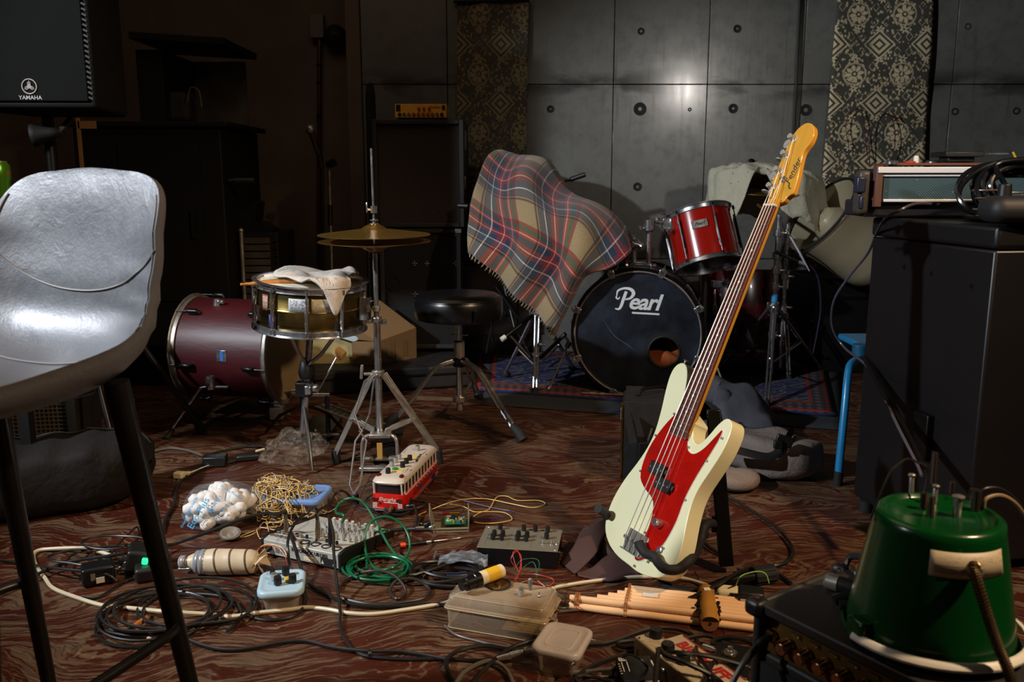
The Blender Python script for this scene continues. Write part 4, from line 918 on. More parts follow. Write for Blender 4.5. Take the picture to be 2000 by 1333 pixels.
# ------------------------------------------------------------------ microphone stands and the pole, left of the rig
def mic(par, a, d_, s=1.0):
    a = V(a); d_ = V(d_).normalized(); b = WB(); b.tube([a, a + d_ * .06 * s, a + d_ * .14 * s], [.011, .013, .017], 12); b.build('microphone_body', mat('mic_grey', '#3a3836', .4, .6), par)
    b = WB(); b.sph(a + d_ * .16 * s, .026, 14, 9); b.build('microphone_grille', STL, par)
ms = thing('microphone_stand', 'microphone stand with a microphone clipped upright left of the rig', 'microphone stand', Q(628, 690, 4.5))
bs = V((Q(628, 500, 4.45).x, 4.45, 0))
ms.location = bs; INV[ms] = Matrix.Translation(bs).inverted()
b = WB(); b.cyl(bs, Q(628, 320, 4.45), .0085, n=10); b.lathe([(.001, .03), (.11, .025), (.12, 0)], 24, bs); b.build('pole', BLKM, ms)
b = WB(); b.cyl(Q(628, 330, 4.45), Q(622, 290, 4.43), .013, n=10); b.build('clip', BLK, ms)
mic(ms, Q(621, 300, 4.43), (-.25, -.1, 1), .75)
ms2 = thing('microphone_stand', 'second microphone stand with an empty clip close to its neighbour', 'microphone stand', V((Q(645, 500, 4.55).x, 4.55, 0)))
b = WB(); p_ = INV[ms2].inverted().translation; b.cyl(p_, Q(643, 330, 4.55), .008, n=10); b.lathe([(.001, .03), (.11, .025), (.12, 0)], 24, p_); b.build('pole', STL, ms2)
b = WB(); b.cyl(Q(640, 322, 4.53), Q(652, 318, 4.5), .016, .02, 12); b.build('clip', BLK, ms2)
b = WB(); b.cyl(Q(645, 440, 4.55), Q(645, 400, 4.55), .013, n=10); b.build('height_grip', BLK, ms2)
pl = thing('pipe_conduit', 'thin copper pipe running up to a small box on the recess wall', 'pipe', Q(623, 330, 5.25))
b = WB(); b.cyl(Q(622, 560, 5.24), Q(624, 72, 5.24), .013, n=10); b.build('pipe', mat('copper_pipe', '#8a6a44', .3, .9, var=.4, vscale=5), pl)
for yy_ in (130, 165, 230): b = WB(); b.cyl(Q(623, yy_, 5.24), Q(623, yy_ - 5, 5.24), .0155, n=10); b.build('joint', BLKM, pl)
b = WB(); p_ = Q(620, 52, 5.24); b.box(p_, (.08, .06, .13)); b.build('junction_box', mat('grey_box', '#6a645a', .6), pl, bev=.004)
b = MB(); b.lathe([(.001, -.05), (.05, -.04), (.07, -.01), (.062, .03), (.03, .06), (.001, .06)], 20, Q(655, 72, 5.2), (0, .2, 1)); tag(b.build('wall_lamp', mat('dark_shade', '#16120f', .6)), 'round dark lamp shade on the wall beside the pipe box', 'lamp')
cable('lamp_cord', 'thin dark cord hanging in the recess behind the tall cabinet', 'cord', q([(480, 300), (482, 380), (484, 460)], 5.25), .003, CAB)

# ------------------------------------------------------------------ tall cabinet, shelf box, crate, rod on the left
tc_ = thing('tall_cabinet', 'tall black cabinet with an overhanging lid behind the bar stool', 'cabinet', V((-1.86, 3.98, 0)))
zt_ = Q(445, 238, 3.95).z; xr = Q(448, 400, 3.95).x; xl = Q(150, 400, 3.95).x
DK = mat('near_black_paint', '#080706', .7, Specular_IOR_Level=.25)
b = WB(); b.box(((xl + xr) / 2 - .01, 4.25, zt_ / 2 - .012), (xr - xl - .03, .58, zt_ - .026)); b.build('body', DK, tc_, bev=.006)
b = WB(); b.box(((xl + xr) / 2, 4.24, zt_ - .010), (xr - xl + .03, .62, .022)); b.build('lid', DK, tc_, bev=.003)
b = WB(); b.box((xr - .3, 3.955, .75), (.36, .014, .7)); b.box((xr - .16, 3.945, .75), (.02, .03, .12)); b.build('door', mat('near_black_paint'), tc_)
sb = thing('shelf_box', 'open black shelf box with a jutting top on the tall cabinet', 'shelf', V((xr - .3, 4.1, zt_ + .002)))
tp = Q(312, 60, 4.05)
b = WB(); x0 = Q(262, 100, 4.0).x; x1 = Q(312, 100, 4.0).x; ztop = Q(440, 95, 3.98).z
b.box(((x0 + x1) / 2, 4.22, (zt_ + ztop) / 2), (x1 - x0, .42, ztop - zt_)); b.build('side_panel', DK, sb, bev=.003)
b = WB(); X1 = Q(438, 98, 3.95).x; b.box(((x0 + X1) / 2, 4.2, ztop + .04), (X1 - x0, .5, .03), (0, .06, 0)); b.build('top_board', DK, sb, bev=.003)
b = WB(); b.box(((x1 + X1) / 2 - .05, 4.42, (zt_ + ztop) / 2), (X1 - x1, .015, ztop - zt_)); b.build('back_panel', mat('faded_grey_board', '#575149', .7, var=.5, vscale=9), sb)
ob = thing('camera_bag', 'dark rounded bag sitting inside the shelf box', 'bag', Q(345, 212, 4.12) )
b = WB(); p_ = Q(345, 190, 4.14); p_.z = zt_ + .075; b.box(p_, (.15, .12, .14)); b.build('body', mat('bag_brown', '#15110f', .8), ob, bev=.03, segs=4)
b = WB(); b.tube(cr([Q(366, 200, 4.06), Q(372, 172, 4.06), Q(388, 178, 4.06), Q(394, 210, 4.06)], 5), .004, 7); b.build('strap', mat('tan_strap', '#4b3c2c', .6), ob)
cr_ = thing('slatted_rack', 'dark slatted rack of drawers with bright edge clips behind the snare', 'rack', V((Q(505, 600, 4.1).x, 4.1, 0)))
X0 = Q(470, 500, 4.1).x; X1 = Q(543, 500, 4.1).x; ZT = Q(500, 456, 4.1).z
b = WB(); b.box(((X0 + X1) / 2, 4.27, ZT / 2), (X1 - X0, .32, ZT)); b.build('body', DK, cr_, bev=.004)
for k in range(10):
    zz_ = ZT - .035 - k * .0335; b = WB(); b.box(((X0 + X1) / 2 - .012, 4.105, zz_), (X1 - X0 - .05, .02, .027)); b.build('drawer', mat('drawer_brown', '#33281f', .6), cr_, bev=.002)
    b = WB(); b.box((X1 - .004, 4.095, zz_), (.014, .012, .003)); b.build('clip', BRS, cr_)
b = WB(); b.cyl((X0 + .008, 4.1, .1), (X0 + .008, 4.1, ZT + .01), .010, n=10); b.sph((X0 + .008, 4.1, ZT + .012), .013, 10, 7); b.build('corner_post', STL, cr_)
b = MB(); pp = [Q(458, 420, 4.2), Q(476, 412, 4.2), Q(500, 393, 4.2), Q(506, 396, 4.2), Q(502, 432, 4.2), Q(516, 436, 4.2), Q(535, 448, 4.2), Q(534, 457, 4.2), Q(458, 457, 4.2)]
b.prism([(p.x, p.z) for p in pp], 4.16, 4.3, 'y'); tag(b.build('small_tool', mat('tool_black', '#0c0a09', .4)), 'black wedge shaped tool lying on the slatted rack', 'tool')
b = MB(); b.cyl(Q(448, 354, 4.0), Q(494, 354, 4.0), .013, n=10); b.cyl(Q(458, 354, 4.0), Q(498, 354, 4.0), .017, n=12); tag(b.build('microphone_boom', BLK), 'black cylindrical handle poking out right of the tall cabinet', 'handle')

# PA speaker on its pole
SPX = V((-1.70, 2.95, 0))
yf = V((.05, -1, 0)).normalized()
zb_ = Q(190, 212, 2.82).z; rx = Q(190, 212, 2.82).x
ps = thing('loudspeaker', 'large black loudspeaker with a round white emblem, high on a pole at upper left', 'speaker', V((rx, 2.82, zb_)), rz=radians(3))
b = MB(); b.prism([(0, 0), (-.46, 0), (-.38, .42), (-.06, .42)], 0, .74); b.build('enclosure', mat('textured_black', '#0b0a0a', .75, Specular_IOR_Level=.2, bump=.3, bscale=400), ps, bev=.014, segs=3)
b = MB(); b.box((-.23, -.004, .37), (.42, .012, .70)); gr_ = b.build('grille', mat('fine_dark_mesh', '#050505', .85, Specular_IOR_Level=.12), ps, bev=.004)
for k in range(44):
    b = MB(); b.box((-.011, -.012, .03 + k * .0155), (.014, .006, .006), (0, .5, 0)); b.build('grille_edge_slot', mat('slot_grey', '#0c0b0a', .7), gr_)
SLOGO = mat('silver_emblem', '#8d8682', .5)
def emblem(par, cx_, cz, R, y):
    b = MB(); b.torus((cx_, y, cz), R, R * .085, (0, 1, 0), 32, 6); b.build('emblem_ring', SLOGO, par)
    for k in range(3):
        a = radians(90 + 120 * k); d_ = V((cos(a), 0, sin(a))); s_ = V((-d_.z, 0, d_.x)); c0 = V((cx_, y, cz))
        for o_ in (-.17, 0, .17):
            L = R * (.80 if o_ == 0 else .62); p1 = c0 - d_ * R * .25 + s_ * R * o_; p2 = c0 + d_ * L + s_ * R * o_
            b = MB(); b.box((p1 + p2) / 2, ((p2 - p1).length, R * .065, .002), basis(d_, s_, d_.cross(s_))); b.build('emblem_bar', SLOGO, par)
ec = Q(67, 171, 2.83); el = INV[ps] @ ec
emblem(gr_, el.x, el.z, .022, -.012)
INV[gr_] = INV[ps]
text('YAMAHA', .017, Matrix.Translation((el.x, -.0115, el.z - .034)) @ Matrix.Rotation(pi / 2, 4, 'X'), SLOGO, gr_, bold=.0002)
b = MB(); b.box((-.025, .20, .62), (.004, .04, .22), (0, 0, -.14)); b.build('side_handle', BLK, ps, bev=.004)
pole = thing('speaker_stand', 'black tripod stand under the large loudspeaker', 'speaker stand', P(262, 830))
pb = V((-1.47, 3.05, 0)); pt = V((-1.58, 3.05, zb_ + .01)); pb = V((-1.58, 3.05, 0)); INV[pole] = Matrix.Translation(pb).inverted(); pole.location = pb
b = WB(); b.cyl(pb + V((0, 0, .25)), pt, .0185, n=14); b.build('pole', BLKM, pole)
b = WB(); b.lathe([(.02, -.03), (.032, -.02), (.032, .03), (.02, .04)], 14, pb + V((0, 0, .78))); b.build('collar', BLK, pole)
for ft in (P(396, 848), P(150, 800), P(230, 905)):
    b = WB(); b.cyl(pb + V((0, 0, .78)), ft + V((0, 0, .02)), .011, n=10); b.build('leg', BLKM, pole)
    b = WB(); b.cyl(ft + V((0, 0, .05)) + (pb - ft) * .04, ft, .018, n=10); b.build('rubber_foot', RUB, pole)
fan = thing('clip_light', 'dark clip light with flared shade hanging under the loudspeaker', 'lamp', Q(118, 262, 2.9))
b = WB(); b.lathe([(.012, .0), (.018, .03), (.030, .07), (.036, .085)], 18, Q(118, 258, 2.9), V((-1, -.2, -.15)), caps=False); b.build('shade', mat('near_black_paint'), fan, sol=.002)
b = WB(); b.tube([Q(112, 262, 2.9), Q(128, 245, 2.92), Q(138, 232, 2.95)], .010, 8); b.build('arm', BLK, fan)
wf = thing('wooden_frame', 'thin pale wooden frame edge in the gap under the loudspeaker', 'frame', Q(156, 300, 3.6))
b = WB(); p_ = Q(158, 300, 3.6); b.box((p_.x, 3.6, (p_.z + .14) / 2), (.012, .012, p_.z + .14)); b.box(Q(170, 244, 3.6), (.07, .012, .03)); b.build('edge', mat('raw_pine', '#7a5a38', .6), wf)
can = thing('drink_can', 'green drink can at the far left edge behind the stool', 'can', Q(2, 404, 2.3))
pc_ = Q(0, 404, 2.3); b = WB(); b.lathe([(.026, 0), (.030, .006), (.030, .062), (.0315, .066)], 28, pc_); b.lathe([(.031, .066), (.033, .07), (.033, .104), (.027, .114)], 28, pc_); 
m, t = newmat('can_print'); c = t.coord(); n_ = t.noise(c, 30, 2); t.out(Base_Color=t.mix(n_.gt(.62), '#4d8a1e', '#c2512a'), Metallic=.5, Roughness=.3); b.build('body', m, can)
b = WB(); b.lathe([(.027, .114), (.026, .117), (.024, .114), (.001, .114)], 28, pc_); b.build('rim', STL, can)
# something has to carry the can
tb = thing('side_shelf', 'dark shelf board behind the stool at the far left edge', 'shelf', V((pc_.x - .2, 2.35, 0)))
b = WB(); b.box((pc_.x - .22, 2.36, pc_.z - .013), (.5, .22, .024)); b.build('board', DK, tb, bev=.003)
for sx in (-.4, -.04): b = WB(); b.box((pc_.x - .22 + sx + .2, 2.42, (pc_.z - .026) / 2), (.03, .03, pc_.z - .026)); b.build('leg', DK, tb)

# amplifier with lattice grille and the black bag in front of it
Ag = V((-1.545, 2.93, 0)); la = thing('guitar_amplifier', 'old black amplifier with coarse lattice grille behind the stool legs', 'amplifier', Ag, rz=radians(8))
hh_ = .43
b = MB(); b.box((-.28, .13, hh_ / 2), (.62, .24, hh_)); b.box((.015, .0, hh_ / 2), (.035, .04, hh_)); b.box((-.575, .0, hh_ / 2), (.035, .04, hh_)); b.box((-.28, 0, hh_ - .02), (.58, .04, .04)); b.build('cabinet', TOLEX, la, bev=.006)
b = MB(); b.box((-.28, .012, hh_ / 2), (.56, .01, hh_ - .04)); gg = b.build('grille_board', mat('grille_dark', '#14110e', .8), la)
b = MB()
for k in range(38): b.box((-.55 + k * .0147, .004, hh_ / 2 - .01), (.0035, .003, hh_ - .07))
for k in range(26): b.box((-.28, .002, .035 + k * .0145), (.56, .003, .0035))
b.build('lattice', mat('tan_lattice', '#4a3f33', .7), la, kind='stuff')
b = MB(); b.cyl((.02, -.02, hh_ - .06), (.02, -.03, hh_ - .06), .006, n=8); b.build('corner_stud', CHR, la)
b = MB(); b.cyl((.055, .09, hh_ - .02), (.055, .09, hh_ - .005), .012, n=10); b.box((.05, .09, hh_ / 2), (.02, .05, .1)); 
bb = MB(); BP = [P(-60, 1068), P(235, 1018)]
def bag(u, v):
    # puffy duffel lying on the floor
    L = P(-140, 1050); R = P(266, 992); a = v * 2 * pi; c0 = L.lerp(R, u); th_e = (1 - abs(2 * u - 1) ** 6) ** .5
    if u <= 0 or u >= 1: th_e = .05
    ry = .14 * th_e; rz = .100 * th_e
    sx = abs(cos(a)) ** .55 * (1 if cos(a) > 0 else -1); sz = abs(sin(a)) ** .55 * (1 if sin(a) > 0 else -1)
    wr = .008 * noise.noise(V((u * 9, cos(a) * 2, sin(a) * 2))) + .006 * sin(u * 30 + sx * 3) * max(0, sz)
    return V((c0.x + wr, c0.y + .12 + ry * sx, max(.003, .100 + rz * sz + wr)))
bb.grid(bag, 40, 28)
bg = thing('duffel_bag', 'slumped black fabric bag lying behind the stool legs at left', 'bag', V((-1.4, 2.4, 0)))
m, t = newmat('black_nylon'); c = t.coord(); t.out(Base_Color='#14100f', Roughness=.8, Specular_IOR_Level=.25, Normal=t.bump(t.noise(c, 9, 4, .6), .6, .02)); NYL = m
bb.world = True; bb.build('body', NYL, bg, smooth=80)
b = WB(); 
b.tube([bag(.02 + .96 * k / 40, .19) + V((0, 0, .003)) for k in range(41)], .004, 6); b.build('zip', BLK, bg)
for u_ in (.62, .80, .84): b = WB(); b.cyl(bag(u_, .20) + V((-.006, 0, .006)), bag(u_, .20) + V((.008, 0, .007)), .003, n=8); b.build('zip_pull', CHR, bg)

# ------------------------------------------------------------------ behind the drums: box, low case
cbx = thing('cardboard_box', 'open brown cardboard box with faded print behind the hi-hat', 'box', P(752, 716))
m, t = newmat('brown_cardboard'); c = t.coord(); x_, y_, z_ = t.sep(c); n_ = t.noise(c, 7, 3)
t.out(Base_Color=t.mix(n_, '#6a5234', '#7c6240'), Roughness=.85, Normal=t.bump((x_ * 700).sin(), .15, .001)); CRD = m
B0, B1 = P(738, 713, .108), P(813, 699, .108); t0 = Q(738, 668, B0.y); t1 = Q(812, 641, B1.y); back2 = V((-.05, .22, 0)); B3 = P(690, 712, .108)
hB = t0.z - .108
b = WB(); b.add([B0, B1, t1, t0], [(0, 1, 2, 3)]); b.add([B1, B1 + back2, t1 + back2, t1], [(0, 1, 2, 3)]); b.add([B0, B3, B3 + V((0, 0, hB)), t0], [(0, 1, 2, 3)]); b.add([B3, B3 + back2, B3 + back2 + V((0, 0, hB)), B3 + V((0, 0, hB))], [(0, 1, 2, 3)]); b.add([B0, B1, B1 + back2, B3 + back2, B3], [(0, 1, 2, 3, 4)]); b.build('walls', CRD, cbx, sol=.004, smooth=0)
pk_ = Q(741, 587, B0.y + .20)
b = WB(); b.add([t0, t1, pk_], [(0, 1, 2)]); b.build('flap', CRD, cbx, sol=.004, smooth=0)
b = WB(); b.add([t0, pk_, Q(690, 640, B0.y + .12), Q(700, 664, B0.y + .01)], [(0, 1, 2, 3)]); b.build('flap', CRD, cbx, sol=.004, smooth=0)
fm_ = (B1 - B0); up_ = V((0, 0, 1))
for f0, f1 in ((.30, .44), (.62, .76)): b = WB(); o3 = V((.0, -.004, 0)); b.add([B0 + fm_ * f0 + up_ * .02 + o3, B0 + fm_ * f1 + up_ * .02 + o3, B0 + fm_ * f1 + up_ * .10 + o3, B0 + fm_ * f0 + up_ * .095 + o3], [(0, 1, 2, 3)]); b.build('print', mat('faded_print', '#6b5334', .9), cbx, sol=.001, smooth=0)
cb2 = thing('cardboard_box', 'flattened pale cardboard piece with a green tint leaning left of the brown box', 'box', P(690, 718))
b = WB(); b.add([Q(616, 640, 4.0), Q(712, 668, 3.98), Q(690, 712, 3.95), Q(600, 712, 3.95)], [(0, 1, 2, 3)]); b.add([Q(616, 640, 4.0), Q(660, 622, 4.1), Q(712, 668, 3.98)], [(0, 1, 2)]); b.build('panel', mat('pale_card', '#9a8c5e', .85, var=.2), cb2, sol=.004, smooth=0)
b = WB(); b.add([Q(648, 655, 3.94), Q(662, 644, 3.96), Q(705, 662, 3.95), Q(690, 668, 3.93)], [(0, 1, 2, 3)]); b.build('paper_sheet', mat('blue_white_paper', '#a9bccb', .7, var=.2), cb2, sol=.002, smooth=0)
lo = thing('equipment_case', 'long low black case on the floor behind the hi-hat and throne', 'case', P(770, 776))
a = P(590, 776); c_ = P(905, 758); z_ = Q(770, 716, 3.8).z
b = WB(); d_ = (c_ - a).normalized(); mid = (a + c_) / 2 + V((0, .21, 0)); b.box((mid.x, mid.y, .055), ((c_ - a).length, .40, .105), (0, 0, atan2(d_.y, d_.x))); b.build('body', TOLEX, lo, bev=.012, segs=3)
b = WB(); b.box((mid.x, mid.y - .005, .072), ((c_ - a).length + .006, .408, .006), (0, 0, atan2(d_.y, d_.x))); b.build('lid_seam', BLKM, lo)
b = MB(); b.prism([(p.x, p.z) for p in q([(818, 682), (824, 674), (840, 672), (846, 680), (838, 684), (826, 684)], 4.45)], 4.43, 4.47, 'y'); tag(b.build('yellow_scrap', mat('amber_plastic', '#c9892a', .4)), 'small amber yellow scrap right of the cardboard box', 'scrap')
# kick pedal for the wine red drum
kp = thing('drum_pedal', 'bass drum pedal with a felt beater between snare stand and cardboard box', 'drum pedal', P(640, 860))
pbz = P(608, 862)
b = WB(); b.box((P(612, 858).x, P(612, 858).y + .10, .010), (.12, .34, .012)); b.build('base_plate', BLKM, kp, bev=.003)
for dx in (-.03, .06): b = WB(); b.tube([V((pbz.x + dx, pbz.y + .02, .01)), V((pbz.x + dx, pbz.y + .02, .17))], .009, 8); b.build('post', mat('dark_blue_cast', '#1c2438', .4, .5), kp)
b = WB(); b.cyl((pbz.x - .04, pbz.y + .02, .17), (pbz.x + .07, pbz.y + .02, .17), .008, n=10); b.build('axle', CHR, kp)
e0 = Q(622, 716, pbz.y + .02); e1 = Q(662, 690, pbz.y + .06)
b = WB(); b.cyl(V((pbz.x + .02, pbz.y + .02, .17)), e1, .0032, n=8); b.build('beater_shaft', CHR, kp)
b = WB(); d_ = V((.8, -.25, -.5)).normalized(); b.cyl(e1 - d_ * .016, e1 + d_ * .022, .020, n=20); b.build('beater', mat('tan_felt', '#b8935c', .9, var=.15), kp, bev=.003)
fpA = P(620, 800, .085); fpB = P(742, 838, .035)
b = WB(); strip(b, Q(625, 792, 3.15), Q(740, 832, 2.98), .075, .006, (.25, 1, 0)); fpo = b.build('footboard', STL, kp, bev=.004)
for k in range(5):
    b = WB(); c0 = Q(652 + k * 11, 799 + k * 4, 3.10 - k * .014); c0.z += .004; strip(b, c0 + V((-.016, .022, .001)), c0 + V((.010, 0, .001)), .006, .003, (0, 1, 0)); strip(b, c0 + V((-.016, -.022, .001)), c0 + V((.010, 0, .001)), .006, .003, (0, 1, 0)); b.build('tread_chevron', INK, fpo)
b = WB(); p_ = P(543, 822); b.box(p_ + V((0, 0, .035)), (.05, .05, .05)); b.box(p_ + V((.005, 0, .085)), (.03, .03, .06)); b.cyl(p_ + V((-.035, 0, .03)), p_ + V((.05, 0, .03)), .009, n=10); b.cyl(p_ + V((.0, 0, .118)), p_ + V((.11, .02, .122)), .004, n=8); b.build('hoop_clamp', CHR, kp, bev=.004)
b = WB(); b.cyl(P(630, 850, .03), P(672, 848, .03), .006, n=8); b.lathe([(.003, 0), (.012, .004), (.012, .014), (.003, .018)], 8, P(618, 846, .035), (0, -1, .4)); b.build('wing_bolt', CHR, kp)
cs_ = thing('cymbal_stand_feet', 'dark tangle of folded stand legs behind the throne', 'stand', Q(1012, 640, 4.1))
b = WB()
for (x0, y0, Y0, x1, y1, Y1) in ((975, 590, 4.3, 1040, 700, 4.2), (968, 600, 4.2, 950, 690, 4.2), (960, 625, 4.1, 962, 668, 4.1), (985, 560, 4.3, 1005, 640, 4.2)): b.tube([Q(x0, y0, Y0), Q(x1, y1, Y1)], .006, 8)
b.build('leg', BLKM, cs_)

# ------------------------------------------------------------------ stands and blanket left of the bass drum
def tripod(name, label, pole_px, Yp, top_y, z_join, feet, r=.0115, m_=None, cat='cymbal stand', strap=True, joins=()):
    m_ = m_ or CHR; x0 = Q(pole_px, 600, Yp).x; o = thing(name, label, cat, V((x0, Yp, 0))); zt0 = Q(pole_px, top_y, Yp).z
    b = WB(); b.cyl((x0, Yp, .05), (x0, Yp, zt0), r, n=14); b.build('pole', m_, o)
    b = WB(); b.lathe([(r, -.025), (r * 1.9, -.02), (r * 1.9, .02), (r, .025)], 12, (x0, Yp, z_join)); b.cyl((x0, Yp, z_join), (x0 - .03, Yp - .015, z_join + .01), .005, n=8); b.box((x0 - .035, Yp - .018, z_join + .01), (.008, .006, .03)); b.build('collar', m_, o, bev=.0015)
    for f in feet:
        d_ = V((f.x - x0, f.y - Yp, 0)).normalized(); s_ = V((-d_.y, d_.x, 0)); a = V((x0, Yp, z_join)) + d_ * .02; e = f + V((0, 0, .02))
        for k in (-1, 1): b = WB(); b.tube([a + s_ * .009 * k, e + s_ * .007 * k], .0052, 8); b.build('leg', m_, o)
        lo_ = V((x0, Yp, max(.07, z_join * .28))); hi = a.lerp(e, .55)
        b = WB(); b.tube([lo_ + d_ * .015, hi], .0045, 7); b.build('brace', m_, o)
        b = WB(); b.sph(hi, .0085, 8, 6); b.sph(a, .012, 8, 6); b.build('rivet', m_, o)
        b = WB(); b.tube([e + V((0, 0, .012)) - d_ * .03, e, f + d_ * .015 + V((0, 0, .006))], [.012, .016, .014], 10); b.build('rubber_foot', RUB, o)
    for yj in joins:
        z = Q(pole_px, yj, Yp).z; b = WB(); b.lathe([(r, -.018), (r * 1.7, -.014), (r * 1.7, .014), (r, .018)], 12, (x0, Yp, z)); b.cyl((x0, Yp, z), (x0 + .028, Yp - .02, z), .0045, n=8); b.sph((x0 + .030, Yp - .022, z), .008, 8, 6); b.build('joint', m_, o)
    return o
s1 = tripod('cymbal_stand', 'chrome stand under the tartan blanket, left of the bass drum', 1050, 3.95, 470, Q(1050, 615, 3.95).z, [P(1048, 800, 0) + V((-.0, .25, 0)), P(985, 742), P(1120, 728)], .009, joins=(672,))
s1b = thing('cymbal_boom', 'black boom arm with a pale end cap jutting left under the blanket', 'stand arm', Q(1010, 640, 3.9))
b = WB(); b.cyl(Q(1040, 617, 3.93), Q(985, 660, 3.85), .010, n=10); b.tube([Q(970, 560, 4.0), Q(1012, 620, 3.95)], .012, 8); b.tube([Q(995, 655, 3.9), Q(1038, 702, 3.88)], .009, 8); b.tube([Q(1105, 652, 3.85), Q(1055, 700, 3.88)], .009, 8); b.build('arm', BLKM, s1b)
b = WB(); b.cyl(Q(987, 658, 3.85), Q(979, 664, 3.84), .0115, n=12); b.build('end_cap', mat('pale_cap', '#cfd0cd', .4), s1b)
bh = thing('cymbal_boom', 'black padded boom end sticking out right above the tartan blanket', 'stand arm', Q(1100, 350, 4.3))
b = WB(); b.cyl(Q(1080, 360, 4.3), Q(1120, 350, 4.28), .006, n=8); b.cyl(Q(1114, 351, 4.28), Q(1143, 341, 4.26), .012, n=12); b.build('arm', BLK, bh)
b = WB(); b.cyl(Q(925, 405, 4.1), Q(900, 402, 4.12), .005, n=8); b.cyl(Q(915, 403, 4.1), Q(896, 402, 4.12), .0125, n=10); b.build('end_cap', BLK, bh)

m, t = newmat('tartan_wool'); c = t.coord('UV'); u, v, _ = t.sep(c)
def bands(s_):
    f = s_.frac()
    def inb(a, b_): return f.gt(a) * f.lt(b_)
    return f, inb
def tart(s_):
    f, inb = bands(s_)
    cc = t.mix(0.0, '#a8936c', '#a8936c')
    for a, b_, col in ((.30, .36, '#2c3a48'), (.33, .345, '#c8892a'), (.36, .45, '#3a4c5e'), (.45, .465, '#e8e4d8'), (.465, .56, '#1a3450'), (.56, .70, '#8c0c18'), (.624, .638, '#f0c4bc'), (.70, .80, '#0c2440'), (.80, .88, '#a01c22'), (.83, .845, '#e8a8a0'), (.88, .95, '#1c5238'), (.95, 1.0, '#8c1c24')):
        cc = t.mix(inb(a, b_), cc, col)
    return cc, f.lt(.30)
(ca, ka_), (cb_, kb_) = tart(u), tart(v)
tw_ = ((u + v) * 150).frac().gt(.5)
mixc = t.mix(.5 + ka_ * .26 - kb_ * .26 + (tw_ - .5) * .16, ca, cb_)
fz = t.noise(c, 60, 3, .7)
mixc = t.mix(X(t, fz.sm(.4, .8)) * .35, mixc, '#1e1a18')
t.out(Base_Color=mixc, Roughness=.95, Sheen_Weight=.3, Normal=t.bump(t.noise(c, 170, 2), .7, .004)); TART = m
CT = [[(915, 482, 3.90), (956, 526, 3.82), (1000, 570, 3.78), (1045, 612, 3.76), (1084, 650, 3.78)],
      [(919, 445, 3.92), (985, 480, 3.80), (1040, 520, 3.73), (1082, 560, 3.71), (1112, 600, 3.74)],
      [(926, 405, 4.00), (992, 438, 3.82), (1060, 472, 3.71), (1108, 508, 3.66), (1142, 545, 3.66)],
      [(936, 362, 4.10), (985, 385, 3.95), (1055, 405, 3.80), (1130, 440, 3.72), (1190, 520, 3.64)],
      [(950, 322, 4.24), (990, 335, 4.12), (1052, 358, 4.02), (1140, 402, 3.90), (1232, 492, 3.72)],
      [(985, 303, 4.36), (1012, 297, 4.30), (1075, 328, 4.22), (1152, 392, 4.10), (1236, 470, 3.95)],
      [(1000, 330, 4.48), (1028, 320, 4.44), (1084, 350, 4.38), (1160, 410, 4.28), (1236, 486, 4.12)],
      [(990, 470, 4.50), (1030, 460, 4.50), (1090, 480, 4.46), (1155, 510, 4.36), (1225, 530, 4.2)]]
rows = [[Q(*p) for p in r] for r in CT]
K = 10
dense = [cr(r, K) for r in rows]; nU = len(dense[0])
cols = [cr([dense[j][i] for j in range(len(dense))], K) for i in range(nU)]; nV = len(cols[0])
b = MB()
def blanket(u, v):
    i = int(u * (nU - 1) + .5); j = int(v * (nV - 1) + .5); p = cols[i][j].copy()
    a, c_ = cols[max(0, i - 1)][j], cols[min(nU - 1, i + 1)][j]; d_, e = cols[i][max(0, j - 1)], cols[i][min(nV - 1, j + 1)]
    n_ = (c_ - a).cross(e - d_); n_ = n_.normalized() if n_.length > 1e-9 else V((0, -1, 0))
    f = .032 * sin(u * 15 + v * 2.5 + 1.2 * sin(v * 5)) * (1 - .4 * v) + .022 * noise.noise(V((u * 5, v * 6, 2))) + .006 * sin(v * 21 + u * 9)
    p += n_ * f
    return p
b.grid(blanket, nU - 1, nV - 1, lambda u, v: (u * 2.55 + .12, v * 3.0 + .03))
bl = thing('tartan_blanket', 'red and cream tartan wool blanket draped over the stands', 'blanket', rows[0][2])
b.world = True; b.build('cloth', TART, bl, sol=.004, smooth=70)
b = WB()
for k in range(230):
    u = random.random(); i = int(u * (nU - 1)); p = blanket(u, 0); d_ = (blanket(u, 0) - blanket(u, .03)).normalized()
    b.tube([p - d_ * .003, p + d_ * random.uniform(.006, .018) + V((random.uniform(-.004, .004), 0, -.004))], [.0016, .0008], 4)
b.build('fringe', mat('cream_wool', '#a8987a', .95), bl, kind='stuff')

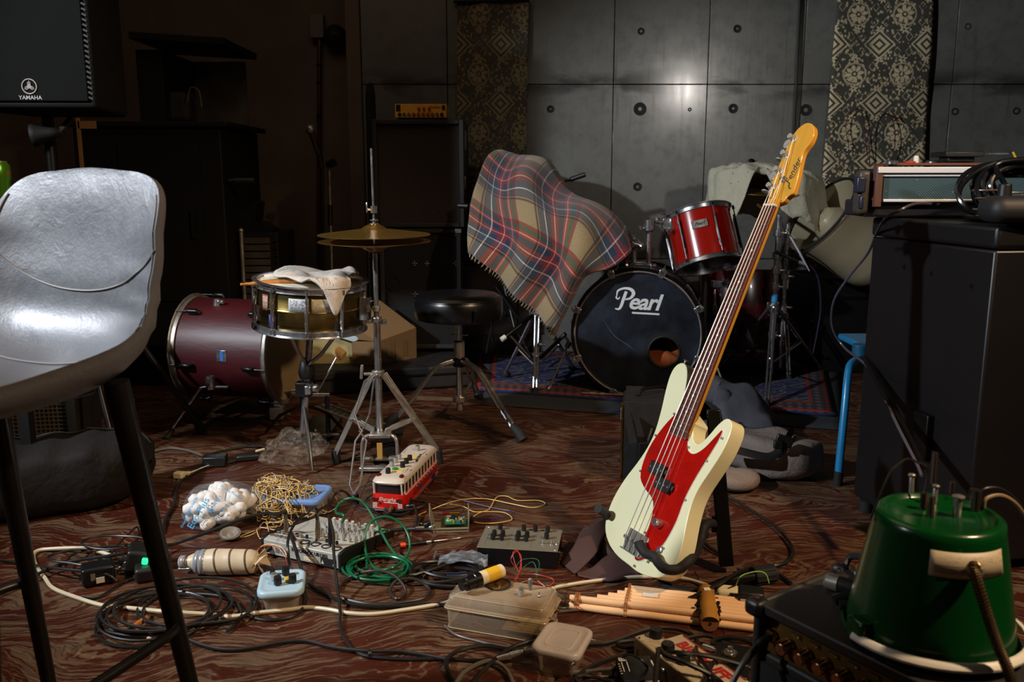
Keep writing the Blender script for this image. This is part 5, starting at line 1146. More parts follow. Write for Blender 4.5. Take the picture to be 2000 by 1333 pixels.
# ------------------------------------------------------------------ cymbal stands and white cloth on the right
m, t = newmat('cream_cotton'); c = t.coord(); n_ = t.noise(c, 5, 3); sm_ = t.voro(c, 30); fl_ = X(t, sm_.lt(.16)) * t.noise(c, 9, 3).gt(.55)
t.out(Base_Color=t.mix(fl_ * .6, t.mix(n_, '#aaa792', '#bdbaa6'), '#7c6a5a'), Roughness=.9, Normal=t.bump(t.noise(c, 14, 5, .65, 1.2), .6, .02)); COT = m
WCN = Q(1498, 345, 4.2)
def cov(u, v):
    a = u * 2 * pi; R0 = .285
    fold = sin(a * 5 + .6) * .55 + sin(a * 9 + 2) * .3 + .3 * noise.noise(V((cos(a) * 2, sin(a) * 2, 5)))
    r = v * R0 * 1.18; 
    if v < .72: x = r / .85; z = .06 * (1 - (v / .72) ** 2) + .012 * noise.noise(V((cos(a) * v * 5, sin(a) * v * 5, 1))); rr = v / .72 * R0 * .90
    else: e = (v - .72) / .28; rr = R0 * .90 + e * .035 + .040 * e * fold; z = -.02 * e - (.17 + .10 * max(0, -cos(a + .5)) + .05 * fold) * e ** 1.15 * (1.0 if sin(a) < .3 else .7)
    sy = .62
    z += .02 * cos(a) * -1 * v + (.035 * exp(-((a - 4.3) / .5) ** 2) * (v ** 2))
    cr2_ = noise.noise(V((cos(a) * v * 4, sin(a) * v * 4, 9))) + .5 * noise.noise(V((cos(a) * v * 9, sin(a) * v * 9, 4))); z += .030 * cr2_ * min(1, v * 2); rr += .02 * cr2_ * v
    gap = exp(-((a - 4.45) / .26) ** 2)
    if v > .72: z += gap * .14 * (v - .72) / .28
    return WCN + V((cos(a) * rr + .012 * noise.noise(V((v * 6, a, 2))), sin(a) * rr * sy, z + .015 * v * sin(3 * a)))
b = MB(); b.grid(cov, 110, 34); wc = tag(b.build('white_cloth', COT, sol=.003, smooth=80), 'off-white flowered cotton cloth draped over cymbals right of the red tom', 'cloth')
s2 = tripod('cymbal_stand', 'double braced chrome cymbal stand under the white cloth, blue tape on its tube', 1512, 4.0, 420, Q(1512, 600, 4.0).z, [P(1408, 728), P(1602, 728), P(1497, 800)], .0125, joins=(455, 500, 528, 560, 655))
b = WB(); z_ = Q(1512, 582, 4.0).z; b.cyl((Q(1512, 600, 4.0).x, 4.0, z_ - .018), (Q(1512, 600, 4.0).x, 4.0, z_ + .018), .0145, n=14); b.build('tape', mat('sky_blue_tape', '#2f8fc4', .5), s2)
b = WB(); b.cyl(Q(1512, 425, 4.0), Q(1480, 400, 4.1), .008, n=8); b.lathe([(.001, .012), (.03, .010), (.20, 0), (.20, -.002), (.03, .006)], 40, Q(1495, 372, 4.2), (0, -.1, 1)); b.build('cymbal', CYM, s2)
s3 = tripod('cymbal_stand', 'slimmer chrome stand close behind the blue taped one', 1530, 4.12, 435, Q(1530, 612, 4.12).z, [P(1462, 702), P(1588, 702), P(1540, 745)], .010, joins=(470, 540, 600, 670))
s4 = thing('cymbal_boom', 'grey boom rod slanting down right from beneath the white cloth', 'stand arm', Q(1550, 480, 4.0))
b = WB(); b.tube([Q(1520, 425, 4.05), Q(1545, 465, 4.0), Q(1565, 500, 3.96)], .0065, 8); b.tube([Q(1563, 497, 3.96), Q(1581, 530, 3.92)], [.007, .003], 8); b.build('rod', mat('grey_rod', '#8a8a90', .4, .5), s4)
s5 = thing('cymbal_boom', 'black boom arm with a bright tip reaching right from the chrome stand', 'stand arm', Q(1550, 500, 4.0))
b = WB(); b.tube([Q(1515, 492, 3.98), Q(1560, 512, 3.95)], .008, 8); b.build('arm', BLKM, s5); b = WB(); b.cyl(Q(1560, 512, 3.95), Q(1574, 518, 3.94), .009, n=10); b.build('tip', CHR, s5)
s6 = thing('tom_leg_bracket', 'dark drum bracket with bolts hanging under the red tom', 'bracket', Q(1410, 560, 4.0))
b = WB(); b.box(Q(1405, 555, 4.0), (.07, .04, .03)); b.cyl(Q(1408, 550, 4.0), Q(1408, 600, 4.0), .008, n=8); b.cyl(Q(1396, 565, 3.99), Q(1396, 605, 3.99), .006, n=8); b.box(Q(1396, 605, 3.98), (.018, .012, .05)); b.lathe([(.003, 0), (.012, .004), (.012, .014), (.003, .018)], 8, Q(1420, 552, 3.96), (0, -1, .4)); b.build('bracket', CHR, s6, bev=.002)
dr = MB(); dr.lathe([(.001, .19), (.20, .19), (.205, .18), (.205, -.18), (.20, -.19), (.001, -.19)], 48, V((Q(1450, 640, 4.25).x, 4.28, .32)), (0, .1, 1)); tag(dr.build('floor_tom', DRED), 'dark floor tom lost in the shadow behind the bass neck', 'drum')
# horn
hn = thing('horn_loudspeaker', 'large beige horn loudspeaker with black rubber rim tipped on its side', 'horn speaker', Q(1640, 450, 4.3))
m, t = newmat('beige_enamel'); c = t.coord(); t.out(Base_Color=t.mix(t.noise(c, 3, 3), '#968b70', '#b3a88c'), Roughness=.32, Coat_Weight=.2); BEI = m
hm = Q(1602, 420, 4.10); ha = V((-.80, -.10, .58)).normalized()
b = WB(); b.lathe([(.205, .0), (.197, -.03), (.178, -.10), (.170, -.16), (.166, -.30), (.158, -.36), (.12, -.40), (.001, -.41)], 56, hm, ha); b.build('bell', BEI, hn, sol=.004)
b = WB(); b.lathe([(.198, -.01), (.17, -.06), (.14, -.13), (.13, -.20), (.001, -.22)], 56, hm, ha); b.build('inner_bell', BEI, hn)
b = WB(); b.lathe([(.001, -.0), (.05, -.01), (.080, -.05), (.090, -.10), (.088, -.18)], 40, hm, ha); b.build('centre_dome', BEI, hn)
b = WB(); b.torus(hm, .206, .007, ha, 64, 8); b.build('rubber_rim', RUB, hn)
bp_ = Q(1700, 468, 3.98)
b = WB()
for a in (40, 165, 215, 320):
    d_ = V((cos(radians(a)) * .8, .15, sin(radians(a)))); b.tube([bp_, bp_ + d_ * .075], [.016, .011], 8)
b.cyl(bp_ + V((0, .02, 0)), bp_ + V((0, -.015, 0)), .026, n=14); b.build('bracket', BLKM, hn, bev=0)
b = WB(); b.lathe([(.006, 0), (.006, .006), (.001, .007)], 10, bp_ + V((0, -.014, 0)), (0, -1, 0)); b.build('bolt', STL, hn)
rc = thing('road_case', 'black road case standing on the floor under the beige horn', 'case', P(1652, 720))
x0 = Q(1590, 640, 4.2).x; x1 = Q(1720, 640, 4.2).x + .25; zt3 = Q(1640, 545, 4.2).z
b = WB(); b.box(((x0 + x1) / 2, 4.43, zt3 / 2), (x1 - x0, .42, zt3)); b.build('body', DK, rc, bev=.01)
b = WB(); b.box(((x0 + x1) / 2, 4.215, zt3 * .8), (x1 - x0, .01, .012)); b.build('edge_trim', BLKM, rc)
# ------------------------------------------------------------------ right: large cabinet, recorder, cable pile, blue stool
CX0, CX1 = V((1.012, 2.455, 0)), V((1.098, 1.98, 0)); zC = Q(1914, 441, 2.0).z
sdir = (CX1 - CX0); sd = sdir.normalized(); fdv = V((-sd.y, sd.x, 0))
if fdv.x < 0: fdv = -fdv
bc = thing('subwoofer_cabinet', 'big matt black cabinet at right under the recorder case', 'cabinet', (CX0 + CX1) / 2, M3=basis(fdv, -sd if fdv.cross(-sd).z > 0 else sd, (0, 0, 1)))
m, t = newmat('scuffed_black_paint'); c = t.coord(); n_ = t.noise(c, 5, 4, .6); t.out(Base_Color=t.mix(n_, '#0b0a0d', '#141214'), Roughness=.42, Normal=t.bump(t.noise(c, 200, 2), .1, .001)); SBK = m
L = sdir.length
CXF = [CX0, CX1, CX1 + fdv * .62 + sd * .02, CX0 + fdv * .70]
b = WB(); b.prism([(p.x, p.y) for p in CXF], 0.03, zC - .055); b.build('body', SBK, bc, bev=.006)
b = WB(); CXT = [CX0 - fdv * .004 - sd * .004, CX1 - fdv * .004 + sd * .006, CXF[2] + sd * .006, CXF[3] - sd * .004]; b.prism([(p.x, p.y) for p in CXT], zC - .052, zC); b.build('top_cap', SBK, bc, bev=.010, segs=3)
b = WB()
for k in (0, 1):
    for f in (.08, .92): b.cyl(CXF[k * 2] .lerp(CXF[(k * 2 + 1)], f) * .98 + V((0.03, 0.03, 0)), CXF[k * 2].lerp(CXF[k * 2 + 1], f) * .98 + V((.03, .03, .032)), .02, n=10)
b.build('foot', RUB, bc)
for f, z in ((.32, .72), (.55, .715), (.86, .70)): b = WB(); b.cyl(CX0.lerp(CX1, f) + V((0, 0, z)) - fdv * .001, CX0.lerp(CX1, f) + V((0, 0, z)) + fdv * .004, .006, n=10); b.build('screw', BLKM, bc)
b = WB(); p_ = CX0.lerp(CX1, .62) + V((0, 0, .30)); b.box(p_ - fdv * .004, (.03, .06, .12), Matrix.Rotation(atan2(sd.y, sd.x) - pi / 2, 3, 'Z')); b.build('recessed_handle', BLKM, bc, bev=.004)
# recorder case
rcx = Q(1705, 415, 2.36); rcd = thing('tape_recorder', 'portable recorder case with blue grey cloth front and silver trims on the black cabinet', 'recorder', V((rcx.x, 2.36, zC + .004)), rz=radians(-2))
zt4 = Q(1750, 322, 2.36).z; h4 = zt4 - zC - .004
m, t = newmat('blue_grey_speaker_cloth'); c = t.coord(); x_, y_, z_ = t.sep(c); sp = t.voro(c, 75)
wv = ((x_ * 900 + z_ * 900).sin()).gt(0)
t.out(Base_Color=t.mix(X(t, sp.lt(.07)) * t.noise(c, 9, 2).gt(.45), t.mix(wv, '#2b4048', '#40606c'), '#dbe8ee'), Roughness=.8); BGC = m
b = MB(); b.box((.26, .09, .022), (.56, .16, .044)); b.box((.27, .09, h4 / 2 + .01), (.54, .16, h4 - .04)); b.build('case', mat('dark_case', '#181a22', .4), rcd, bev=.006)
b = MB(); b.box((.285, -.0, h4 / 2 + .016), (.53, .012, h4 - .06)); b.build('grille_cloth', BGC, rcd)
b = MB(); b.box((.275, -.004, h4 - .014), (.55, .03, .016)); b.box((.275, -.002, h4 - .028), (.55, .02, .006)); b.build('trim', mat('satin_aluminium', '#e8ecf4', .3, .15), rcd, bev=.002)
b = MB(); b.box((.285, -.004, .044), (.53, .016, .008)); b.build('trim', mat('satin_aluminium'), rcd, bev=.002)
b = MB(); b.box((.006, 0, h4 / 2 + .012), (.018, .03, h4 - .03)); b.build('side_strip', mat('brown_wood_trim', '#5c3d32', .5), rcd, bev=.002)
b = MB(); b.box((-.022, .03, h4 * .47), (.035, .05, h4 * .86)); b.build('end_cap', mat('grey_end_cap', '#3d3830', .5), rcd, bev=.012, segs=3)
b = MB(); b.box((-.040, .0, h4 * .62), (.024, .030, .042)); b.box((-.034, .0, h4 * .28), (.010, .02, .036)); b.build('latch', mat('latch_navy', '#23263a', .35), rcd, bev=.004)
b = MB(); b.box((.20, .09, h4 + .002), (.30, .14, .006)); b.build('top_deck', mat('deck_wood', '#6a3a20', .5), rcd)
for (x, y, r, h, mm) in ((.052, .03, .016, .010, CHR), (.115, .03, .007, .022, WHT), (.20, .12, .02, .012, CHR), (.535, .03, .005, .024, CHR)):
    b = MB(); b.lathe([(r, 0), (r, h * .7), (r * .8, h), (.001, h)], 18, (x, y, h4 + .002)); b.build('knob', mm, rcd)
b = MB(); b.box((.098, .03, h4 + .006), (.024, .02, .008)); b.build('red_button', REDP, rcd, bev=.002)
b = MB(); b.box((.235, .06, h4 + .026), (.10, .10, .014)); b.box((.235, .06, h4 + .012), (.07, .06, .014)); ad = tag(b.build('black_device', BLK, bev=.003), 'flat black device lying on top of the recorder case', 'device')
ad.location = INV[rcd].inverted() @ V((.235, .06, h4 + .007)); ad.rotation_euler = (0, 0, radians(-2))
b = MB(); b.box((0, 0, 0), (.055, .02, .004)); w_ = b.build('metal_ruler', CHR); w_.location = INV[rcd].inverted() @ V((.345, .07, h4 + .028)); tag(w_, 'short bright metal bar on the recorder case beside the black device', 'bar')
b = MB(); b.tube([V((0, 0, 0)), V((-.012, 0, .02))], .003, 6); w_ = b.build('yellow_clip', YEL); w_.location = INV[rcd].inverted() @ V((.41, .10, h4 + .014)); tag(w_, 'tiny yellow clip sticking up behind the cable pile', 'clip')
# plate between cabinet and recorder
b = MB(); b.lathe([(.001, 0), (.15, 0), (.17, .006), (.17, .012), (.15, .014), (.001, .014)], 40, V((1.30, 2.16, zC + .002))); tag(b.build('round_tray', mat('dark_steel_tray', '#2a2620', .3, .8)), 'low round dark metal tray on the cabinet under the cable pile', 'tray')
# coil pile
pile_c = V((1.235, 2.17, zC + .014)); random.seed(11)
def coil(name, label, c, R, turns, r, m_, h=.0, jit=.02, ex=1.0, ey=.8, group=None, seed=1, tail=None, n=7, flat=.6):
    rnd = random.Random(seed); pts = []; N = 16
    ph = rnd.random() * 6
    for i in range(int(turns * N) + 1):
        a = 2 * pi * i / N + ph; k = i / N; RR = R * (1 - .07 * (k % 3)) + jit * (noise.noise(V((k * 1.7, seed, a * .15))) * 2)
        off = V((jit * .9 * sin(k * 2.1 + seed), jit * .9 * cos(k * 1.7 + seed), 0))
        pts.append(V(c) + off + V((cos(a) * RR * ex, sin(a) * RR * ey, r + h * (k / turns) + r * flat * (1 + sin(a * 2 + k * 1.9)) + .5 * r * rnd.random())))
    if tail: pts += [V(p) for p in tail]
    return cable(name, label, 'cable', pts, r, m_, 3, n, group)
_r = random.Random(12); _p = []
for i in range(11 * 14):
    a = 2 * pi * i / 14; k = i / 14; R3 = .066 + .072 * ((k * .37) % 1); zc_ = .062 + .010 * sin(k * 2.2)
    _p.append(pile_c + V((.018 + .012 * sin(k * 1.7) + cos(a) * R3 * 1.12, -.02 + .055 * sin(a) * (.6 + .4 * sin(k)) + .03 * cos(k * 2.9), max(.006, zc_ + sin(a) * R3 * .62 + .004 * _r.random()))))
cable('cable_coil', 'thick black cable heaped in loops on the right cabinet', 'cable', _p, .0062, mat('glossy_black_cable', '#131418', .2), 3, 8)
coil('cable_coil', 'thin brown twin wire tangled over the black bag on the right cabinet', pile_c + V((.0, -.07, .0)), .11, 4, .0022, mat('brown_twin_wire', '#5a4630', .35), h=.06, jit=.04, ey=.5, seed=5, n=5)
pw = thing('headphone_case', 'rounded black pouch with two corks of shine on the right cabinet', 'pouch', V((1.165, 1.995, zC + .002)))
b = MB(); b.box((0, 0, .035), (.19, .10, .06)); b.build('body', mat('matt_pouch', '#17171a', .6), pw, bev=.028, segs=5)
for dx in (-.035, .085): b = MB(); b.cyl((dx, .03, .05), (dx, .03, .092), .016, .014, 16); b.build('knob', BLK, pw, bev=.003)
cable('loose_cable', 'grey cable hanging from the recorder down past the black cabinet', 'cable',
      [Q(1835, 400, 2.26), Q(1790, 398, 2.24), Q(1755, 412, 2.22) , Q(1728, 428, 2.30), Q(1712, 455, 2.42), Q(1695, 495, 2.55), Q(1655, 545, 2.62), Q(1628, 590, 2.66), Q(1626, 640, 2.7), Q(1650, 680, 2.68), Q(1690, 712, 2.45), Q(1712, 745, 2.38), Q(1752, 830, 2.1), Q(1790, 905, 1.95), Q(1800, 930, 1.9)], .0038, mat('grey_cable', '#46424c', .35))
b = MB(); b.tube([Q(1692, 700, 2.45), Q(1735, 780, 2.25), Q(1800, 912, 1.95)], .011, 10); tag(b.build('stand_leg', BLKM), 'black stand leg slanting across the side of the right cabinet', 'stand leg')
cable('loose_cable', 'purple black cable drooping behind the chrome stands', 'cable', q([(1582, 518), (1598, 545), (1603, 600), (1596, 650), (1588, 690)], 3.95), .004, mat('plum_cable', '#2a2038', .4))
cable('loose_cable', 'thin teal cable near the foot of the wall right of the stands', 'cable', [Q(1598, 610, 4.5), Q(1582, 650, 4.5), Q(1565, 690, 4.5)], .004, mat('teal_cable', '#155066', .4))
cable('loose_cable', 'short pale cable behind the beige horn', 'cable', q([(1664, 530), (1670, 540), (1682, 545)], 4.1), .003, WHT)
sto = thing('step_stool', 'sky blue tubular step stool half hidden by the right cabinet', 'stool', P(1640, 945))
m, t = newmat('sky_blue_paint'); c = t.coord(); t.out(Base_Color=t.mix(t.noise(c, 12, 3), '#1a6d9e', '#2585bc'), Roughness=.3, Coat_Weight=.2); SKY = m
f0 = P(1636, 948); 
b = WB(); b.tube(cr([f0 + V((0, 0, .012)), Q(1642, 880, 2.63), Q(1650, 800, 2.66), Q(1656, 735, 2.70), Q(1662, 712, 2.74), Q(1678, 702, 2.80), Q(1692, 700, 2.90)], 6), .0125, 14); b.build('leg', SKY, sto)
b = WB(); b.cyl(f0, f0 + V((.001, 0, .045)), .0145, n=14); b.build('rubber_foot', RUB, sto)
b = WB(); p_ = Q(1680, 684, 2.86); b.cyl(p_ + V((0, 0, -.02)), p_ + V((0, 0, .02)), .026, n=20); b.build('hinge_cap', mat('deep_blue_paint', '#17506e', .4), sto, bev=.004)
b = WB(); b.box((p_.x + .19, 2.98, p_.z + .0), (.34, .28, .022)); b.build('seat', SKY, sto, bev=.006)
for (x, y) in ((.30, 2.85), (.34, 3.10)): b = WB(); b.cyl((p_.x + x, y, 0), (p_.x + x, y, p_.z), .0125, n=12); b.build('leg', SKY, sto)

# ------------------------------------------------------------------ foreground amplifier, bucket, microphone
AH = .33; _a, _b, _c = P(1472, 1172, AH), P(1765, 1318, AH), P(1618, 1098, AH); AF = V((_a.x, _a.y, 0)); ax1 = V((_b.x - _a.x, _b.y - _a.y, 0)).normalized(); ax2 = V((-ax1.y, ax1.x, 0))
am = thing('guitar_amplifier', 'black guitar amplifier with a brown gold panel and round knobs in the right foreground', 'amplifier', AF, M3=basis(ax1, ax2, (0, 0, 1)))
# local x along the front, y towards the back (positive), z up ; front face at y=0
AW, AD = .42, .215
m, t = newmat('worn_tolex'); c = t.coord(); n_ = t.noise(c, 14, 4, .6); t.out(Base_Color=t.mix(n_, '#171411', '#2a2520'), Roughness=.55, Normal=t.bump(t.noise(c, 260, 3), .5, .001)); WTX = m
b = MB(); b.prism([(0.0, 0), (AD, 0), (AD, AH), (.0, AH), (.0, AH - .016), (.028, AH - .020), (.028, AH - .078), (.012, AH - .084), (.012, .02), (0, .02)], 0.012, AW - .012, 'x'); b.build('cabinet', WTX, am, bev=.003)
for x in (0, AW - .014): b = MB(); b.box((x + .007, AD / 2, AH / 2), (.014, AD + .004, AH + .002)); b.build('side_panel', WTX, am, bev=.010, segs=3)
b = MB(); b.box((AW / 2, .020, AH - .048), (AW - .03, .006, .060), (radians(-8), 0, 0)); pn = b.build('control_panel', mat('bronze_panel', '#5a3d14', .42, .5, var=.15), am)
for k in range(11):
    x = .056 + k * .0315; b = MB(); b.lathe([(.0112, 0), (.0112, -.004), (.0095, -.006), (.0095, -.020), (.0085, -.021), (.001, -.021)], 22, (x, .016, AH - .052), (0, 1, .1)); kn = b.build('knob', mat('gold_knob', '#8f6b3a', .28, .9), pn)
    for j in range(12): b = MB(); a = j * pi / 6; b.box((x + cos(a) * .0098, .004, AH - .052 + sin(a) * .0098), (.0022, .016, .0022)); b.v = b.v; (b.build('knurl', mat('gold_knob'), kn) if j < 6 else None)
    b = MB(); b.lathe([(.0078, -.0215), (.001, -.0222)], 16, (x, .016, AH - .052), (0, 1, .1)); b.build('knob_cap', mat('copper_cap', '#c08a6a', .25, .9), kn)
    b = MB(); b.box((x + .010, .0155, AH - .030), (.014, .002, .0014)); b.build('panel_mark', INK, pn)
    b = MB(); b.sph((x + .016, .015, AH - .034), .0020, 8, 6); b.build('panel_screw', BRS, pn)
b = MB(); b.lathe([(.010, 0), (.010, -.006), (.006, -.007), (.006, 0)], 16, (.026, .015, AH - .050), (0, 1, .1)); b.build('input_jack', BRS, pn)
b = MB(); b.box((AW / 2, .008, (AH - .085) / 2), (AW - .03, .006, AH - .105)); b.build('grille_cloth', mat('grille_dark', '#14110e', .8), am)
for (x, y) in ((.004, .004), (AW - .004, .004), (.004, AD - .004)):
    b = MB(); b.box((x, y, AH - .010), (.030, .030, .026)); cp_ = b.build('corner', BLK, am, bev=.008, segs=3)
    b = MB(); b.cyl((x, y, AH + .003), (x, y, AH + .0045), .0035, n=8); b.cyl((x - .0155, y, AH - .012), (x - .017, y, AH - .012), .0035, n=8); b.build('screw', mat('copper_screw', '#8a4a2c', .4, .7), cp_)
AMP = lambda x, y, z: INV[am].inverted() @ V((x, y, z))
# bucket
BC = P(1812, 1238, AH); 
bk = thing('green_bucket', 'upside down green plastic bucket studded with bolts standing on the amplifier', 'bucket', BC)
m, t = newmat('green_bucket_plastic'); c = t.coord(); t.out(Base_Color='#043c15', Roughness=.22, Specular_IOR_Level=.5, Subsurface_Weight=.05); GRB = m
BH = .178; R1 = .107; R2 = .078
b = MB(); b.lathe([(R1 + .004, .012), (R1 + .006, .006), (R1 + .002, .0), (R1 - .002, .002), (R1, .014), (R1 - .002, .03), (R2 + .004, BH - .014), (R2 + .003, BH - .005), (R2 - .003, BH), (R2 - .008, BH), (R2 - .011, BH - .004), (R2 - .013, BH - .006), (.001, BH - .006)], 72); b.build('body', GRB, bk, smooth=50)
for a in (radians(195), radians(15)):
    b = MB(); p_ = V((cos(a) * (R1 + .006), sin(a) * (R1 + .006), .022)); b.box(p_, (.018, .035, .032), (0, 0, a)); b.build('handle_lug', GRB, bk, bev=.006, segs=3)
hp_ = [V((cos(radians(a)) * (R1 + .014), sin(radians(a)) * (R1 + .014), .016 + .004 * sin(radians((a - 195) / 180 * 180)))) for a in range(195, 376, 9)]
b = MB(); b.tube(hp_, .0065, 8, sy=.6); b.build('handle', WHT, bk)
m, t = newmat('printed_label'); c = t.coord('UV'); u, v, _ = t.sep(c); n_ = t.noise(c, 12, 4, .6)
lines = ((v * 12).frac().lt(.45)) * v.lt(.46) * v.gt(.12) * u.gt(.06) * u.lt(.52)
blob = n_.gt(.56) * v.gt(.5) * v.lt(.86) * u.gt(.05)
t.out(Base_Color=t.mix(lines * .85, t.mix(blob * .45, '#b9aa90', '#6f6a60'), '#2a201c'), Roughness=.5)
def bside(a, z): r = R1 - .001 + (R2 + .004 - R1) * (z - .03) / (BH - .044) + .0012; return V((cos(a) * r, sin(a) * r, z))
va = atan2(-BC.y, -BC.x)
b = MB(); b.grid(lambda u, v: bside(va + radians(-4 + 66 * u), .124 + .032 * v), 14, 2, lambda u, v: (u, v)); b.build('label_sticker', m, bk, sol=.0006)
# bolts on the base
BT = [(1780, 965, .030, .0035, 0), (1822, 945, .048, .0042, 1), (1803, 995, .024, .0048, 1), (1817, 1010, .028, .0042, 1), (1824, 985, .028, .0036, 0), (1858, 965, .018, .004, 1), (1868, 1010, .030, .0056, 0), (1905, 998, .030, .0058, 1), (1899, 985, .022, .006, 1)]
for (bx_, by_, h, r, k) in BT:
    p_ = P(bx_, by_, AH + BH - .006) - BC; b = MB(); 
    pts = [(r, 0), (r, h)] if k else [(r, 0), (r, h * .8), (r * .9, h * .82), (r * 1.5, h * .9), (r * 1.5, h * .97), (r * 1.2, h)]
    b.lathe(pts + [(.0003, h)], 12, p_, (.02 * (bx_ % 5 - 2), .03, 1)); 
    if k:
        for j in range(int(h / .0022)): b.torus(p_ + V((0, 0, .002 + j * .0022)), r, .0005, n=12, k=4)
    b.build('bolt', STL if not k else mat('dark_bolt', '#5a5048', .35, .9), bk)
sp0 = bside(va + radians(30), .140); W0 = BC + sp0
pts = [W0, W0 + V((-.002, -.014, .002)), Q(1902, 1112, W0.y - .024), Q(1925, 1190, W0.y - .034), Q(1948, 1260, W0.y - .042), Q(1975, 1330, W0.y - .05), Q(1990, 1420, W0.y - .05)]
cc = cr(pts, 26); rs = [.0062 + (.0009 if i % 2 else 0) for i in range(len(cc))]
gn = thing('gooseneck_spring', 'metal spring tube curving down from the bucket label at the right edge', 'spring', W0)
b = WB(); b.tube(cc, rs, 12); b.build('spring', mat('bronze_spring', '#6d5c44', .3, .9, var=.3), gn, smooth=20)
b = WB(); b.sph(W0 + V((-.004, -.012, 0)), .011, 12, 8); b.build('solder_blob', mat('hot_glue', '#5e5a52', .25), gn)
for k, (pp_, r_) in enumerate(((((1922, 998), (1926, 975), (1955, 968), (1985, 985), (2010, 1020)), .0026), (((1906, 975), (1925, 955), (1960, 958), (1995, 990), (2015, 1030)), .0022))):
    p1 = P(pp_[0][0], pp_[0][1], AH + BH - .005); pts = [p1] + [Q(x, y, p1.y + .01 * i) for i, (x, y) in enumerate(pp_[1:])]
    cable('bucket_wire', ('beige braided wire leaving the top of the green bucket', 'dark thin wire leaving the back of the green bucket top')[k], 'wire', pts, r_, (mat('beige_braid', '#8a7458', .5), CAB)[k])
cable('bucket_wire', 'thin black wire looping over the rim at the left of the bucket', 'wire', [BC + V((-R2 - .006, .02, BH - .02)), Q(1735, 930, BC.y + .02), Q(1755, 908, BC.y + .03), Q(1772, 897, BC.y + .04), Q(1790, 903, BC.y + .05), Q(1812, 918, BC.y + .06), BC + V((0, .05, BH - .006))], .0016, CAB)
# microphone lying on the amp
mc = thing('microphone', 'silver and black microphone lying on the amplifier beside the bucket', 'microphone', P(1650, 1135, AH + .012))
a = P(1612, 1134, AH + .014); c_ = P(1668, 1150, AH + .014)
d_ = (c_ - a).normalized(); b = WB(); b.tube([a, a + d_ * .003, a + d_ * .020, a + d_ * .022], [.010, .0125, .0125, .010], 16); b.build('capsule', STL, mc)
b = WB(); b.tube([a + d_ * .022, a + d_ * .055, a + d_ * .075, a + d_ * .12], [.0125, .0115, .0085, .008], 16); b.build('body', mat('mic_dark', '#2a2523', .35, .5), mc)
b = MB(); b.tube(cr([P(1628, 1172, AH + .006), P(1655, 1165, AH + .010), P(1690, 1170, AH + .006), P(1668, 1182, AH + .006), P(1640, 1182, AH + .006)], 4), .007, 8); tag(b.build('microphone_clip', BLK), 'black rubber clip under the microphone on the amplifier', 'clip')
b = MB(); b.tube(cr([P(1650, 1105, AH + .008), P(1662, 1088, AH + .02), P(1690, 1092, AH + .03), P(1700, 1115, AH + .02), P(1672, 1122, AH + .008)], 5), .006, 8); tag(b.build('clothes_clip', BLK), 'black spring clip leaning on the bucket behind the microphone', 'clip')

# ------------------------------------------------------------------ small black amplifier, box and gig bag behind the bass
A0 = P(1216, 935); sa_ = thing('practice_amplifier', 'small black amplifier with chrome hinges standing behind the cream bass', 'amplifier', A0, rz=radians(-9))
b = MB(); b.prism([(0, 0), (.0, .22), (.16, .22), (.16, 0)], .0, .255); b.box((0, 0, 0), (.001, .001, .001)); b.build('cabinet', TOLEX, sa_, bev=.008)
b = MB(); b.box((-.004, .11, .13), (.006, .195, .22)); b.build('grille_cloth', mat('ribbed_cloth', '#1f1812', .8), sa_)
b = MB(); b.box((-.006, .004, .125), (.006, .010, .25)); b.box((-.006, .11, .003), (.006, .22, .007)); b.build('brass_edge', BRS, sa_)
b = MB(); b.box((-.008, .02, .21), (.008, .012, .04)); b.build('hinge', CHR, sa_, bev=.002)
b = MB(); b.tube(cr([V((.04, .08, .256)), V((.06, .10, .275)), V((.12, .14, .275)), V((.14, .16, .256))], 4), .006, 8); b.build('handle', BLKM, sa_)
A1 = P(1246, 878, .15); tb_ = thing('accessory_box', 'small black open box with silver handles between amplifier and bass', 'box', V((A0.x + .045, A0.y - .10, 0)), rz=radians(-2))
b = MB(); b.box((.045, .035, .075), (.11, .07, .15)); b.build('body', mat('satin_black', '#111113', .3), tb_, bev=.003)
b = MB(); b.add([(-.012, .0, .15), (-.012, .07, .15), (-.03, .075, .225), (-.03, .0, .225)], [(0, 1, 2, 3)]); b.build('lid', mat('satin_black'), tb_, sol=.003, smooth=0)
b = MB(); b.cyl((.02, .02, .152), (.028, .0, .196), .004, n=8); b.cyl((.05, .02, .152), (.075, .012, .156), .004, n=8); b.build('handle', CHR, tb_)
gb = thing('gig_bag', 'grey brown padded gig bag slumped on the floor right of the bass', 'bag', P(1500, 920))
m, t = newmat('grey_brown_canvas'); c = t.coord(); n_ = t.noise(c, 5, 4, .6); t.out(Base_Color=t.mix(n_, '#6a605a', '#857870'), Roughness=.85, Normal=t.bump(t.noise(c, 7, 4, .6, .5) + t.noise(c, 300, 2) * .08, .6, .03)); CAN = m
